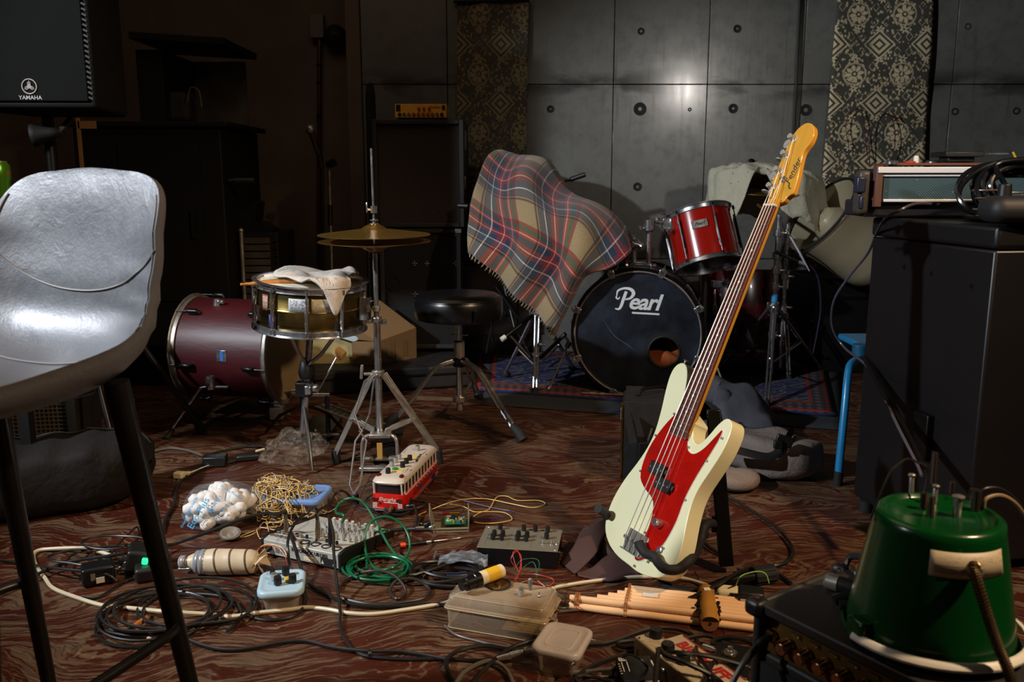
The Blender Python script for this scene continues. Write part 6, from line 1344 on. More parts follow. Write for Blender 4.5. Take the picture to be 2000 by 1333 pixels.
def blob(path, radii, flat, nv=22, wr=.008, sd_=0, zmin=.004):
    """soft bag along a path; radii (ry, rz)"""
    c_ = cr(path, 8); n = len(c_)
    rr = cr([V((a, b_, 0)) for a, b_ in radii], 8)
    def fn(u, v):
        i = min(n - 1, int(u * (n - 1) + .5)); t_ = (c_[min(n - 1, i + 1)] - c_[max(0, i - 1)]).normalized(); s_ = V((-t_.y, t_.x, 0)).normalized(); a = v * 2 * pi
        ex = lambda q_: abs(q_) ** flat * (1 if q_ > 0 else -1)
        p = c_[i] + s_ * rr[i].x * ex(cos(a)) + V((0, 0, 1)) * rr[i].y * ex(sin(a)); p += V((1, 1, 1)) * 0 + s_ * wr * noise.noise(p * 9 + V((sd_, 0, 0))) + V((0, 0, wr * 1.5 * noise.noise(p * 8 + V((0, sd_, 3)))))
        p.z = max(zmin, p.z); return p
    return fn, n - 1
gA = [P(1348, 880, .06), P(1400, 885, .07), P(1450, 900, .075), P(1510, 915, .075), P(1555, 915, .07), P(1577, 912, .06)]
gA = [V((p.x, p.y + .02, .068)) for p in [P(1350, 905), P(1400, 908), P(1450, 915), P(1510, 928), P(1552, 930), P(1578, 925)]]
fn, nn_ = blob(gA, [(.07, .04), (.10, .05), (.11, .058), (.10, .066), (.095, .062), (.06, .045)], .5, wr=.02, sd_=2)
for p in gA: p.y += .03
b = WB(); b.grid(fn, nn_, 30); b.build('body', CAN, gb, smooth=75)
b = WB(); b.tube([fn(k / 40, .11) + V((0, -.0, .002)) for k in range(41)][3:], .003, 6); b.build('piping', BLK, gb)
gB = [V((p.x, p.y, z)) for p, z in ((P(1375, 880), .075), (P(1408, 862), .105), (P(1450, 868), .105), (P(1495, 885), .08), (P(1532, 900), .05))]
fn2, nn2 = blob([p + V((0, .14, -.01)) for p in gB], [(.09, .05), (.12, .075), (.12, .07), (.10, .045), (.03, .012)], .8, wr=.05, sd_=7)
b = WB(); b.grid(fn2, nn2, 26); b.build('top_fold', mat('dark_slate_canvas', '#484850', .85, bump=.5, bscale=9, bdist=.02), gb, smooth=75)
fn3, nn3 = blob([V((p.x, p.y, .03)) for p in (P(1370, 940), P(1400, 952), P(1445, 955), P(1458, 940))], [(.02, .01), (.06, .022), (.06, .024), (.02, .012)], .7, wr=.008, sd_=5)
b = WB(); b.grid(fn3, nn3, 20); b.build('pocket', CAN, gb, smooth=75)
b = WB(); b.tube([fn3(k / 20, 0.62) for k in range(21)], .004, 6); b.build('pocket_piping', BLK, gb)
b = WB(); 
for pts, w_ in (([Q(1385, 868, 2.62), Q(1440, 880, 2.60), Q(1500, 893, 2.60), Q(1525, 880, 2.62)], .014), ([Q(1525, 880, 2.62), Q(1540, 852, 2.66), Q(1548, 842, 2.72)], .016)):
    b.tube(cr(pts, 5), w_, 8, sy=.3)
b.build('shoulder_strap', CLOTHB, gb)
b = WB(); p_ = Q(1532, 862, 2.60); b.box(p_, (.055, .012, .035), (0, .3, 0)); b.box(p_ + V((-.02, -.006, -.01)), (.03, .014, .026)); b.build('buckle', BLK, gb, bev=.004)
# drum rod on the mat
b = MB(); a = P(1136, 768, .022); c_ = P(1290, 776, .022); d_ = c_ - a; b.cyl(a, c_, .0042, n=10)
for f, l, r in ((.10, .09, .0075), (.24, .05, .0065), (.42, .1, .0075), (.70, .1, .0062)): b.cyl(a + d_ * f, a + d_ * (f + l), r, n=10)
tag(b.build('metal_rod', STL), 'jointed steel rod lying on the mat below the black bass drum head', 'rod')

# ------------------------------------------------------------------ brown strap
m, t = newmat('brown_webbing'); c = t.coord('UV'); u, v, _ = t.sep(c)
t.out(Base_Color=t.mix(((u * 160 + v * 14).frac().gt(.5)), '#3b2420', '#4c302a'), Roughness=.75, Normal=t.bump((v * 150).sin(), .2, .001)); WEB = m
def ribbon(b, ctr, k=9):
    """ctr: list of (left point, right point)"""
    Ls = cr([c[0] for c in ctr], k); Rs = cr([c[1] for c in ctr], k); n = len(Ls) - 1
    b.grid(lambda u, v: Ls[int(v * n + .5)].lerp(Rs[int(v * n + .5)], u) , 6, n, lambda u, v: (u, v * len(ctr)))
stp = thing('guitar_strap', 'wide brown webbing strap twisted on the floor left of the bass', 'strap', P(1160, 1120))
b = WB(); ribbon(b, [(P(1095, 1100, .004), P(1122, 1122, .003)), (P(1118, 1072, .035), P(1135, 1112, .012)), (P(1138, 1035, .06), P(1165, 1080, .04)), (P(1165, 1020, .075), P(1185, 1045, .05)), (P(1202, 1000, .085), P(1214, 1026, .05))]); b.build('band', WEB, stp, sol=.003)
b = WB(); ribbon(b, [(P(1118, 1098, .006), P(1130, 1126, .004)), (P(1150, 1112, .008), P(1158, 1132, .004)), (P(1180, 1090, .03), P(1195, 1136, .006)), (P(1205, 1078, .04), P(1236, 1126, .006)), (P(1224, 1085, .03), P(1248, 1122, .010))]); b.build('band', WEB, stp, sol=.003)
b = WB(); ribbon(b, [(P(1148, 1060, .03), P(1178, 1050, .045)), (P(1162, 1085, .02), P(1195, 1075, .035)), (P(1175, 1105, .006), P(1215, 1090, .02))]); b.build('band', WEB, stp, sol=.003)
b = WB(); ribbon(b, [(Q(1190, 985, 2.12), Q(1206, 1000, 2.10)), (Q(1196, 1010, 2.08), Q(1212, 1020, 2.05)), (P(1196, 1050, .05), P(1212, 1060, .04))]); b.build('band', WEB, stp, sol=.003)
# ------------------------------------------------------------------ things on the floor
def fr2(a, b_):
    """root frame: x from a to b, y away from the camera"""
    x = (b_ - a); L = x.length; x = V((x.x, x.y, 0)).normalized(); y = V((-x.y, x.x, 0)); return basis(x, y, (0, 0, 1)), L
def knob(par, x, y, z, r, h, m_, name='knob', cap=None, sub=None):
    b = MB(); b.lathe([(r, 0), (r * .97, h * .85), (r * .85, h), (.0003, h)], 14, (x, y, z)); o = b.build(name, m_, par, bev=0)
    if cap: b = MB(); b.lathe([(r * .8, h + .0002), (r * .8, h + .0014), (.0003, h + .0016)], 12, (x, y, z)); b.build('knob_cap', cap, o)
    return o
GKNOB = mat('milky_knob', '#b4b2a8', .3, Alpha=.85)
# mixer
mA, mB_ = P(514, 1084), P(664, 1117); M_, L = fr2(mA, mB_)
mx = thing('audio_mixer', 'silver audio mixer crowded with grey knobs and plugs, beside the green cable', 'mixer', mA, M3=M_)
MH = .043; MD = .235
b = MB(); b.prism([(.0, .006), (MD, .006), (MD, .018), (.02, MH + .004), (0, MH)], .003, L - .003, 'x'); 
m, t = newmat('mixer_silver'); c = t.coord(); t.out(Base_Color=t.mix(t.noise(c, 30, 3), '#b2afa6', '#cac6bc'), Roughness=.42, Metallic=.3); MXS = m
b.build('chassis', MXS, mx, bev=.001)
for x in (-.004, L - .004): b = MB(); b.prism([(-.002, 0), (MD + .01, 0), (MD + .01, .016), (.03, MH + .008), (-.002, MH + .004)], x, x + .008, 'x'); b.build('side_cheek', BLK, mx, bev=.002)
sl = (.018 - MH - .004) / (MD - .02)
def ztop(y): return MH + .004 + sl * (y - .02) if y > .02 else MH
PLt = Matrix.Rotation(pi / 2, 4, 'X')
text('EURORACK UB1202', .0125, Matrix.Translation((L * .62, -.0006, MH * .74)) @ PLt, INK, mx, bold=.0002)
b = MB(); b.box((L * .86, -.0006, MH * .38), (.046, .0012, .022)); pl_ = b.build('warning_plate', INK, mx)
for dx in (-.017, .017): b = MB(); b.add([(L * .86 + dx - .004, -.0016, MH * .38 - .005), (L * .86 + dx + .004, -.0016, MH * .38 - .005), (L * .86 + dx, -.0016, MH * .38 + .005)], [(0, 1, 2)]); b.build('warning_triangle', WHT, pl_, smooth=0)
b = MB(); b.box((L * .62, -.0006, MH * .36), (.036, .0012, .009)); b.build('serial_sticker', CREAM, mx)
for k in range(3): b = MB(); b.box((L * .20 + k * .016, -.0004, MH * .5), (.012, .0008, .016)); b.build('printed_block', mat('pale_ink', '#6d6a62', .6), mx)
b = MB(); b.lathe([(.009, 0), (.009, -.010), (.006, -.014), (.006, -.026), (.002, -.028)], 14, (.022, 0, MH * .55), (0, 1, 0)); b.build('power_plug', BLK, mx)
rnd = random.Random(4)
kx = [L * (.36 + .085 * i) for i in range(8)]
for i, x in enumerate(kx):
    for j, y in enumerate((.085, .105, .125, .145, .165, .19)):
        if i < 1 and j < 3: continue
        tall = j in (0, 5); knob(mx, x, y, ztop(y), .0052, .019 if tall else .015, GKNOB, cap=(WHT if j in (5,) else mat('pale_cap2', '#8a9298', .5)))
for i in range(5): knob(mx, L * (.30 + .13 * i), .050, ztop(.05), .004, .009, BLK)
for i in range(4):
    b = MB(); b.lathe([(.0125, 0), (.0125, .0012), (.010, .0012), (.009, -.001), (.0003, -.001)], 20, (L * (.50 + .135 * i), .022, MH + .004)); b.build('xlr_socket', INK, mx)
for i in range(6):
    for j in range(2):
        b = MB(); b.lathe([(.0058, 0), (.0058, .003), (.0035, .0035), (.003, .001), (.0003, .001)], 14, (L * (.06 + .06 * i), .022 + .026 * j, ztop(.03) + .001)); b.build('jack_socket', STL, mx)
def led(par, p, colr, nm): 
    m = bpy.data.materials.get(nm) or newmat(nm)[0]; 
    t = NT(m); t.out(Base_Color=colr, Emission_Color=colr, Emission_Strength=6); b = MB(); b.sph(p, .0022, 8, 6); b.build('led', m, par)
led(mx, (L * .27, .056, ztop(.056) + .003), '#2038ff', 'blue_led'); led(mx, (L * .23, .058, ztop(.056) + .003), '#ff2210', 'red_led')
MW_ = INV[mx].inverted()
def plug(x, y, h, m_, label, lean=(0, 0, 1)):
    d_ = (MW_.to_3x3() @ V(lean)).normalized(); p0 = MW_ @ V((x, y, ztop(y)))
    b = MB(); b.tube([p0, p0 + d_ * .006, p0 + d_ * .0061, p0 + d_ * h * .55, p0 + d_ * h * .56, p0 + d_ * h], [.0028, .0028, .0058, .0062, .0048, .0036], 12)
    for k in range(3): b.torus(p0 + d_ * (h * .30 + k * .005), .0062, .0008, d_, 14, 5)
    tag(b.build('jack_plug', m_), label, 'plug'); return p0 + d_ * h, d_
GRY = mat('grey_plug', '#6f6c66', .45, .3); NIC = mat('nickel_plug', '#8d7d68', .35, .9)
j1, d1 = plug(L * .17, .045, .055, NIC, 'brown nickel jack plug standing at the near left of the mixer', (-.05, .1, 1))
j2, d2 = plug(L * .50, .075, .070, GRY, 'tall grey jack plug standing near the middle of the mixer')
j3, d3 = plug(L * .58, .048, .058, NIC, 'nickel jack plug with a cream collar in the mixer')
j4, d4 = plug(L * .70, .110, .040, CHR, 'chrome plug in the mixer with the green cable rising from it', (.1, 0, 1))
j5, d5 = plug(L * .80, .030, .066, BLK, 'black microphone plug at the near right of the mixer', (0, 0, 1))
j6, d6 = plug(L * .36, .020, .022, BLK, 'short black plug at the front edge of the mixer', (0, -.4, 1))

# green cable
GC = mat('green_cable', '#0c5c38', .3)
gpts = [j4, j4 + V((.004, 0, .02)), Q(655, 1000, 2.16), Q(668, 980, 2.20), Q(690, 974, 2.2), Q(712, 985, 2.2), Q(735, 1020, 2.16), Q(757, 1062, 2.10), Q(782, 1095, 2.04), P(800, 1112, .01), P(795, 1130, .01), P(740, 1138, .01), P(690, 1125, .01), P(678, 1105, .012), P(700, 1088, .014), P(750, 1082, .02), P(795, 1095, .018), P(802, 1115, .016), P(760, 1133, .016), P(700, 1130, .016), P(682, 1108, .02), P(715, 1090, .024), P(765, 1088, .024), P(797, 1104, .022), P(778, 1128, .02),
        P(725, 1122, .02), Q(715, 1085, 2.07), Q(712, 1050, 2.10), Q(725, 1020, 2.13), Q(755, 1010, 2.14), Q(785, 1025, 2.13), Q(800, 1055, 2.1), Q(796, 1085, 2.06), P(770, 1108, .03), P(735, 1112, .02), P(716, 1085, .03), Q(715, 1055, 2.14), Q(735, 1040, 2.16), Q(758, 1036, 2.18)]
cable('green_cable', 'glossy green cable coiled loosely on the floor right of the mixer', 'cable', gpts, .0034, GC, 6, 9)
coil('green_cable_loops', 'flat outer loops of the green cable lying around its coil', P(740, 1112, 0), .076, 3, .0033, GC, h=.004, jit=.012, ey=.85, seed=9, n=8)

# bus
u0, u1 = P(722, 1000), P(793, 1007); M_, BWD = fr2(u0, u1); back_ = P(862, 927) - u1; M_ = basis(V((back_.y, -back_.x, 0)).normalized(), V((back_.x, back_.y, 0)).normalized(), (0, 0, 1))
bus = thing('toy_bus', 'red and white tin toy bus fitted with knobs on its roof', 'toy bus', (u0 + u1) / 2, M3=M_)
BW_, BL = .098, .35; hw = BW_ / 2
REDB = mat('tin_red', '#cc1a10', .3, .05); 
def rrect(hw_, y0, y1, r, n=5):
    pts = []
    for cx_, cy_, a0_ in ((hw_ - r, y0 + r, -90), (hw_ - r, y1 - r, 0), (-hw_ + r, y1 - r, 90), (-hw_ + r, y0 + r, 180)):
        for k in range(n + 1): a = radians(a0_ + 90 * k / n); pts.append((cx_ + r * cos(a), cy_ + r * sin(a)))
    return pts
b = MB(); b.rings([[V((x, y, z)) for x, y in rrect(hw - i_, i_ , BL - i_, .018)] for z, i_ in ((.012, .002), (.018, 0), (.052, 0), (.056, .001))]); b.build('lower_body', REDB, bus)
b = MB(); b.rings([[V((x, y, z)) for x, y in rrect(hw + .002, -.004, BL + .004, .02)] for z in (.008, .013)]); b.build('bumper', CHR, bus)
b = MB(); b.rings([[V((x, y, z)) for x, y in rrect(hw - .006, .010, BL - .006, .014)] for z in (.056, .088)]); b.build('cabin_interior', mat('dark_interior', '#1a0c0a', .5), bus)
RFW = mat('tin_cream', '#cfc3b4', .32, .1)
b = MB(); b.rings([[V((x, y, z)) for x, y in rrect(hw - i_, i_ * 1.2, BL - i_, .022)] for z, i_ in ((.086, .001), (.091, -.001), (.098, .003), (.103, .010), (.1055, .022))]); b.build('roof', RFW, bus, smooth=60)
for k in range(11):
    y = .022 + k * (BL - .044) / 10
    for sx in (-1, 1): b = MB(); b.box((sx * (hw - .003), y, .071), (.003, .005, .032)); b.build('window_pillar', RFW, bus)
for x in (-hw + .006, hw - .006): b = MB(); b.box((x * .98, .006, .071), (.004, .004, .034), (radians(12), 0, 0)); b.build('windscreen_pillar', RFW, bus)
for sx in (-1, 1): b = MB(); b.box((sx * (hw + .0005), BL / 2, .054), (.003, BL - .04, .004)); b.build('side_trim', RFW, bus)
for k in range(9):
    y = .10 + k * .026
    b = MB(); b.box((hw + .001, y, .034), (.004, .020, .016), (radians(-12), 0, 0)); b.build('side_panel', mat('tin_panel_red', '#7a1a14', .35) if k % 4 != 2 else mat('tin_panel_blue', '#2a3560', .35), bus, bev=.001)
    b = MB(); b.sph((hw + .002, y + .013, .047), .003, 8, 5); b.build('side_lamp', CHR, bus)
for (x, y, mm, h) in ((-.012, .045, BLK, .016), (.012, .105, BLK, .016), (.012, .140, BLK, .016), (.012, .172, BLK, .016)): knob(bus, x, y, .1055, .0075, h, mm)
GLS = mat('clear_knob', '#b9b4ac', .12, Transmission_Weight=.5)
for (x, y) in ((-.022, .105), (-.022, .140), (-.022, .172), (.006, .268)): knob(bus, x, y, .1055, .0072, .016, GLS, cap=STL)
b = MB(); b.lathe([(.009, .0), (.009, .004), (.005, .006), (.0003, .006)], 14, (-.002, .078, .1065)); b.build('green_button', GRN, bus)
for (x, y, a, b2) in ((.008, .072, .034, .022), (.006, .205, .038, .022)): b = MB(); b.box((x, y, .1062), (a, b2, .0016)); b.build('yellow_tape', mat('pale_yellow_tape', '#d3b85c', .6), bus)
for sx in (-1, 1): b = MB(); b.sph((sx * .034, .030, .104), .0085, 10, 7, (.8, 1.3, .7)); b.build('roof_lamp', mat('dark_red_lamp', '#5a0c10', .2), bus)
for sx in (-1, 1): b = MB(); b.add([(sx * .034, .04, .1035), (sx * .042, .10, .1015), (sx * .030, .10, .1045)], [(0, 1, 2)]); b.add([(sx * .034, .31, .1035), (sx * .042, .24, .1015), (sx * .030, .24, .1045)], [(0, 1, 2)]); b.build('roof_vent', mat('vent_grey', '#5a5550', .5), bus, sol=.001, smooth=0)
text('AN 7610 LIMOUSINE', .012, Matrix.Translation((.034, .165, .1045)) @ Matrix.Rotation(radians(90), 4, 'Z') @ Matrix.Rotation(radians(0), 4, 'X') @ Matrix.Rotation(radians(-8), 4, 'Y'), INK, bus, bold=.0001)
text('Shanghai', .016, Matrix.Translation((.0, -.0006, .042)) @ PLt, WHT, bus, shear=.4)
b = MB(); b.box((.012, -.0005, .033), (.045, .0012, .0016)); b.build('lettering_underline', WHT, bus)
for sx in (-1, 1):
    b = MB(); b.box((sx * .036, -.0005, .040), (.018, .002, .010)); b.build('headlamp', mat('lamp_dark', '#4a1a18', .2), bus)
    for k in range(5): b = MB(); b.box((sx * .038, -.0004, .030 - k * .0035), (.013, .001, .0014)); b.build('grille_bar', WHT, bus)
b = MB(); b.lathe([(.0035, 0), (.0035, -.001), (.0003, -.001)], 10, (-.022, 0, .030), (0, 1, 0)); b.build('hole', INK, bus)
for sx in (-1, 1):
    for y in (.06, BL - .06): b = MB(); b.lathe([(.0003, -.006), (.014, -.006), (.015, -.003), (.015, .003), (.014, .006), (.0003, .006)], 18, (sx * (hw - .004), y, .0152), (1, 0, 0)); b.build('wheel', RUB, bus)
BWm = INV[bus].inverted(); b = MB(); p_ = BWm @ V((.014, 0, .022)); d_ = (BWm.to_3x3() @ V((.1, -1, -.15))).normalized(); b.tube([p_, p_ + d_ * .018, p_ + d_ * .019, p_ + d_ * .036], [.006, .006, .0045, .0045], 12); tag(b.build('jack_plug', NIC), 'worn nickel jack plug pushed into the front of the toy bus', 'plug')

# yellow blue twisted wire tangle and the blue lidded tub
def tub(name, label, a, b_, dep, h, lidc, bodyc, taper=.012, r=.022, lid_h=.012, over=.006):
    M_, L = fr2(a, b_); o = thing(name, label, 'container', a, M3=M_)
    def rr(i_, z, e=0): return [V((x + L / 2, y, z)) for x, y in rrect(L / 2 - i_, i_, dep - i_, max(.004, r - i_ * .5))]
    b = MB(); b.rings([rr(taper, .0), rr(taper - .003, .003), rr(.002, h - .002)], caps=False); b.build('tub', bodyc, o, smooth=50)
    b = MB(); b.rings([rr(-over + .001, h - lid_h), rr(-over, h - lid_h + .002), rr(-over, h - .001), rr(-over + .003, h + .002), rr(.002, h + .003), rr(.006, h + .0005), rr(.012, h + .0005)], caps=False)
    b.add(rr(.012, h + .0005), [tuple(range(24))]); b.build('lid', lidc, o, smooth=50); return o, L
m, t = newmat('light_blue_lid'); c = t.coord(); t.out(Base_Color='#6f93cc', Roughness=.35, Alpha=.93, Subsurface_Weight=.1); LBL = m
m, t = newmat('milky_tub'); c = t.coord(); t.out(Base_Color='#cbbba8', Roughness=.3, Alpha=.52); MLK = m
m, t = newmat('ice_blue_lid'); c = t.coord(); t.out(Base_Color='#a9c4d2', Roughness=.35, Alpha=.92); ICE = m
m, t = newmat('cloudy_lid'); c = t.coord(); t.out(Base_Color='#dcd2cc', Roughness=.3, Alpha=.62); CLD = m
m, t = newmat('smoky_case'); c = t.coord(); t.out(Base_Color='#b7a184', Roughness=.28, Alpha=.52, Normal=t.bump(t.noise(c, 30, 2), .1, .003)); SMK = m
tb1, L1 = tub('plastic_tub', 'large milky tub with light blue lid buried under yellow wire', P(494, 1012), P(622, 1018), .125, .058, LBL, MLK)
for (x, y, mm) in ((.02, .095, BLK), (.045, .10, BLK), (.075, .10, BLK), (.10, .07, BLK), (.06, .06, BLK), (.085, .035, BLK)): knob(tb1, x, y, .061, .007, .014, mm)
for (x, y, mm) in ((.135, .098, YEL), (.142, .088, BLU), (.150, .075, WHT), (.155, .060, GRN)): b = MB(); b.lathe([(.0075, 0), (.0075, .003), (.006, .005), (.0003, .005)], 14, (x, y, .061)); b.build('button', mm, tb1)
knob(tb1, .118, .112, .061, .007, .014, GLS, cap=STL); knob(tb1, .125, .08, .061, .007, .014, GLS)
wt = thing('wire_tangle', 'tangle of thin yellow and blue twisted wire heaped on the blue lid', 'wire', P(550, 1020))
rnd = random.Random(21); C0 = P(552, 1008); 
yw, bw = MB(), MB(); yw.world = bw.world = True
def twist(pts, k=5, r=.0012):
    c_ = cr(pts, k); A_, B2 = [], []
    for i, p in enumerate(c_):
        a = i * .9; o_ = V((cos(a), sin(a) * .6, sin(a))) * r; A_.append(p + o_); B2.append(p - o_)
    yw.tube(A_, r, 4); bw.tube(B2, r * .6, 3)
pts = []; cx_, cy_, cz_ = 0, 0, 0
for i in range(560):
    f = i / 560; th_a = rnd.uniform(0, 6.28) if i % 9 == 0 else th_a + rnd.uniform(.5, 1.1) * (1 if (i // 23) % 2 else -1)
    if i % 9 == 0: ccx = rnd.gauss(-.02, .045); ccy = rnd.gauss(-.005, .042); ccz = rnd.uniform(.0, .075) * exp(-((ccx + .01) / .09) ** 2); rad = rnd.uniform(.012, .038)
    x = ccx + cos(th_a) * rad; y = ccy + sin(th_a) * rad; x = max(-.12, min(.13, x)); y = max(-.10, min(.09, y))
    onlid = (-.085 < x < .10 and y > -.02); z = (.066 if onlid else .004) + ccz * (.35 if onlid else .8) + rnd.uniform(0, .012)
    pts.append(V((C0.x + x, C0.y + y, z)))
twist(pts, 5)
for pl2 in ([(545, 962), (533, 945), (536, 930), (548, 932), (548, 950), (545, 965)],):
    twist([Q(a, b_, C0.y + .02) for a, b_ in pl2])
twist([P(540, 1030, .01), P(500, 1035, .004), P(470, 1050, .004), P(500, 1040, .004), P(515, 1020, .01), P(525, 1035, .01), P(520, 1050, .004), P(505, 1050, .004), P(508, 1030, .01), P(560, 1045, .004)])
twist([P(610, 965, .062), P(635, 960, .06), P(655, 970, .03), P(660, 990, .02), P(640, 1000, .03), P(620, 995, .05)])
yw.build('yellow_strand', mat('yellow_wire', '#e0bc62', .4), wt, smooth=0); bw.build('blue_strand', mat('blue_wire', '#1a2a78', .4), wt, smooth=0)
cable('thin_wire', 'yellow wire loops sprawling on the floor behind the open circuit box', 'wire', px([(845, 995), (870, 985, .02), (905, 976, .012), (950, 975), (1000, 985), (1040, 992), (1065, 985), (1050, 978), (1010, 978), (990, 970), (970, 972), (955, 995), (935, 1003), (920, 1015), (935, 1022), (970, 1022), (1000, 1015), (985, 1002), (950, 1000), (925, 1000), (905, 990), (880, 985, .03)]), .0013, mat('yellow_wire'), 5, 5)
cable('thin_wire', 'dark blue wire loop on the floor behind the open circuit box', 'wire', px([(905, 978, .012), (960, 992), (1000, 1000), (990, 1010), (945, 1014), (925, 1012)]), .0012, mat('blue_wire'), 5, 5)
cable('thin_wire', 'short yellow wire curling left of the circuit box', 'wire', px([(830, 1025), (815, 1020), (816, 1008), (832, 1000)]), .0013, mat('yellow_wire'), 5, 5)

# bag of packing peanuts
pb_ = P(415, 1040); 
bagp = thing('plastic_bag', 'clear printed plastic bag full of white packing foam', 'bag', pb_)
rnd = random.Random(8); Cb = V((pb_.x, pb_.y + .06, .045))
m, t = newmat('foam_white'); t.out(Base_Color='#dfd8d2', Roughness=.7, Subsurface_Weight=.15); FOAM = m
def inside(x, y, z): return (x / .085) ** 2 + (y / .065) ** 2 + (z / .055) ** 2
for k in range(64):
    while 1:
        x, y, z = rnd.uniform(-.08, .08), rnd.uniform(-.06, .06), rnd.uniform(-.035, .05)
        if inside(x, y, z) < .80: break
    d_ = V((rnd.uniform(-1, 1), rnd.uniform(-.6, .6), rnd.uniform(-1, 1))).normalized(); c0 = Cb + V((x, y, z + .0 + .15 * x)); c0.z = max(.022, c0.z); s_ = d_.orthogonal() * .006
    b = MB(); b.tube([c0 - d_ * .029, c0 - d_ * .024, c0 - d_ * .010 + s_, c0 + d_ * .010 + s_, c0 + d_ * .024, c0 + d_ * .029], [.005, .014, .0165, .0165, .014, .005], 8)
    tag(b.build('packing_foam', FOAM, smooth=80), 'white foam packing peanut inside the printed plastic bag', 'packing foam', 'foam peanuts in the printed bag')
m, t = newmat('bag_film'); c = t.coord(); n_ = t.noise(c, 30, 4, .6, 1)
t.out(Base_Color='#c4d6e4', Roughness=.12, Alpha=t.m('MULTIPLY_ADD', X(t, n_.sm(.5, .75)), .22, .08), Specular_IOR_Level=.8, Normal=t.bump(n_, .6, .01)); FILM = m
def bagsurf(u, v):
    a = u * 2 * pi; ph = v * pi; d_ = V((sin(ph) * cos(a), sin(ph) * sin(a), cos(ph)))
    r = 1 + .10 * noise.noise(d_ * 3.1 + V((4, 0, 0))) + .04 * noise.noise(d_ * 9)
    p = V((d_.x * .100 * r, d_.y * .078 * r, d_.z * .070 * r)); p.x += .035 * max(0, d_.x) ** 6; p.z += .12 * p.x
    p += Cb + V((0, 0, .006)); p.z = max(.002, p.z); return p
b = WB(); b.grid(bagsurf, 40, 24); b.build('film', FILM, bagp, smooth=80)
BT_ = mat('print_blue', '#3a9ad0', .5)
ax = (P(380, 1010) - P(412, 1030)).normalized()
for s_, (x, y), sz, rt in (('Eco Plus', (388, 1003), .027, 62), ('Degradable', (374, 990), .012, 62), ('Eco Plus', (420, 985), .015, 60), ('Green', (437, 993), .010, 55), ('Packing Material', (452, 962), .010, -30), ('Dispose', (360, 1020), .010, 65)):
    p_ = Q(x, y, pb_.y - .022 if x < 430 else pb_.y - .012); text(s_, sz, Matrix.Translation(p_) @ Matrix.Rotation(radians(75), 4, 'X') @ Matrix.Rotation(radians(rt), 4, 'Z'), BT_, bagp) if 0 else text(s_, sz, INV[bagp] @ Matrix.Translation(p_) @ Matrix.Rotation(radians(70), 4, 'X') @ Matrix.Rotation(radians(rt), 4, 'Z'), BT_, bagp)
# empty clear bag
m, t = newmat('clear_film'); c = t.coord(); n_ = t.noise(c, 22, 5, .7, 1.5)
t.out(Base_Color='#d8c8b4', Roughness=.10, Alpha=t.m('MULTIPLY_ADD', X(t, n_.sm(.5, .72)), .16, .05), Specular_IOR_Level=1.0, Normal=t.bump(n_, .4, .01)); FILM2 = m
eb = P(572, 912); 
def bag2(u, v):
    a = u * 2 * pi; ph = v * pi; d_ = V((sin(ph) * cos(a), sin(ph) * sin(a), cos(ph)))
    r = 1 + .45 * noise.noise(d_ * 2.2 + V((9, 0, 0))) + .22 * noise.noise(d_ * 6) + .08 * noise.noise(d_ * 15)
    p = V((d_.x * .100 * r, d_.y * .06 * r, d_.z * .062 * r)) + V((eb.x - .004, eb.y + .04, .05)); p.z = max(.002, p.z + .15 * (p.x - eb.x)); return p
b = MB(); b.grid(bag2, 30, 18); tag(b.build('clear_bag', FILM2, smooth=0), 'empty crumpled clear plastic bag on the floor beneath the snare stand', 'bag')

# taped bottle
bA, bB = P(350, 1098, .030), P(505, 1098, .030)
btl = thing('taped_bottle', 'plastic bottle wrapped in strips of pale tape lying on its side', 'bottle', P(430, 1115))
d_ = (bB - bA); ln = d_.length
m, t = newmat('masking_tape'); c = t.coord(); x_, y_, z_ = t.sep(c); n_ = t.noise(c, 18, 3)
t.out(Base_Color=t.mix(X(t, ((x_ * 170 + z_ * 30).sin()).gt(.90)), t.mix(n_, '#b5a58a', '#cbbda2'), '#5a4028'), Roughness=.45, Normal=t.bump((x_ * 170 + z_ * 30).sin() + n_, .3, .002)); TAPE = m
b = WB(); b.tube([bA + d_ * f for f in (0, .01, .12, .22, .34, .42, .90, .97, 1)], [.010, .0135, .0145, .024, .030, .032, .030, .026, .015], 22); b.build('body', TAPE, btl, smooth=60)
b = WB()
for f, a_ in ((.05, .2), (.25, -.25), (.31, -.15)):
    c0 = bA + d_ * f; rr_ = .0155 if f < .1 else (.0275 if f < .3 else .030); b.tube([c0 - d_.normalized() * .006 + V((a_ * .0, 0, 0)), c0 + d_.normalized() * .008], rr_, 20, caps=False)
b.build('grey_tape', mat('silver_grey_tape', '#8f8f92', .3, .2), btl, sol=.0008)
b = WB()
rnd = random.Random(3)
for k in range(6):
    a = k * 1.05; c0 = bB + V((.0, .0, .002)); o_ = V((rnd.uniform(.01, .035), cos(a) * .03, sin(a) * .028)); o2 = V((rnd.uniform(.0, .02), cos(a + .9) * .034, sin(a + .9) * .03)); b.add([c0 - V((.012, 0, 0)), c0 + o_, c0 + o2], [(0, 1, 2)])
for p in b.v: p.z = max(.003, p.z)
b.build('torn_tape_end', mat('torn_tape', '#c2ad8c', .55), btl, sol=.001, smooth=0)
b = WB(); b.add([P(348, 1112, .002), P(372, 1112, .003), P(370, 1100, .014), P(352, 1102, .010)], [(0, 1, 2, 3)]); b.build('tape_flap', mat('silver_grey_tape'), btl, sol=.001, smooth=0)
cable('thin_wire', 'short red wire arching from the taped bottle over the mixer edge', 'wire', [Q(497, 1085, 2.02), Q(505, 1072, 2.02), Q(525, 1066, 2.01), Q(545, 1072, 2.0), Q(558, 1090, 1.98), Q(562, 1106, 1.97)], .0013, REDP, 5, 5)
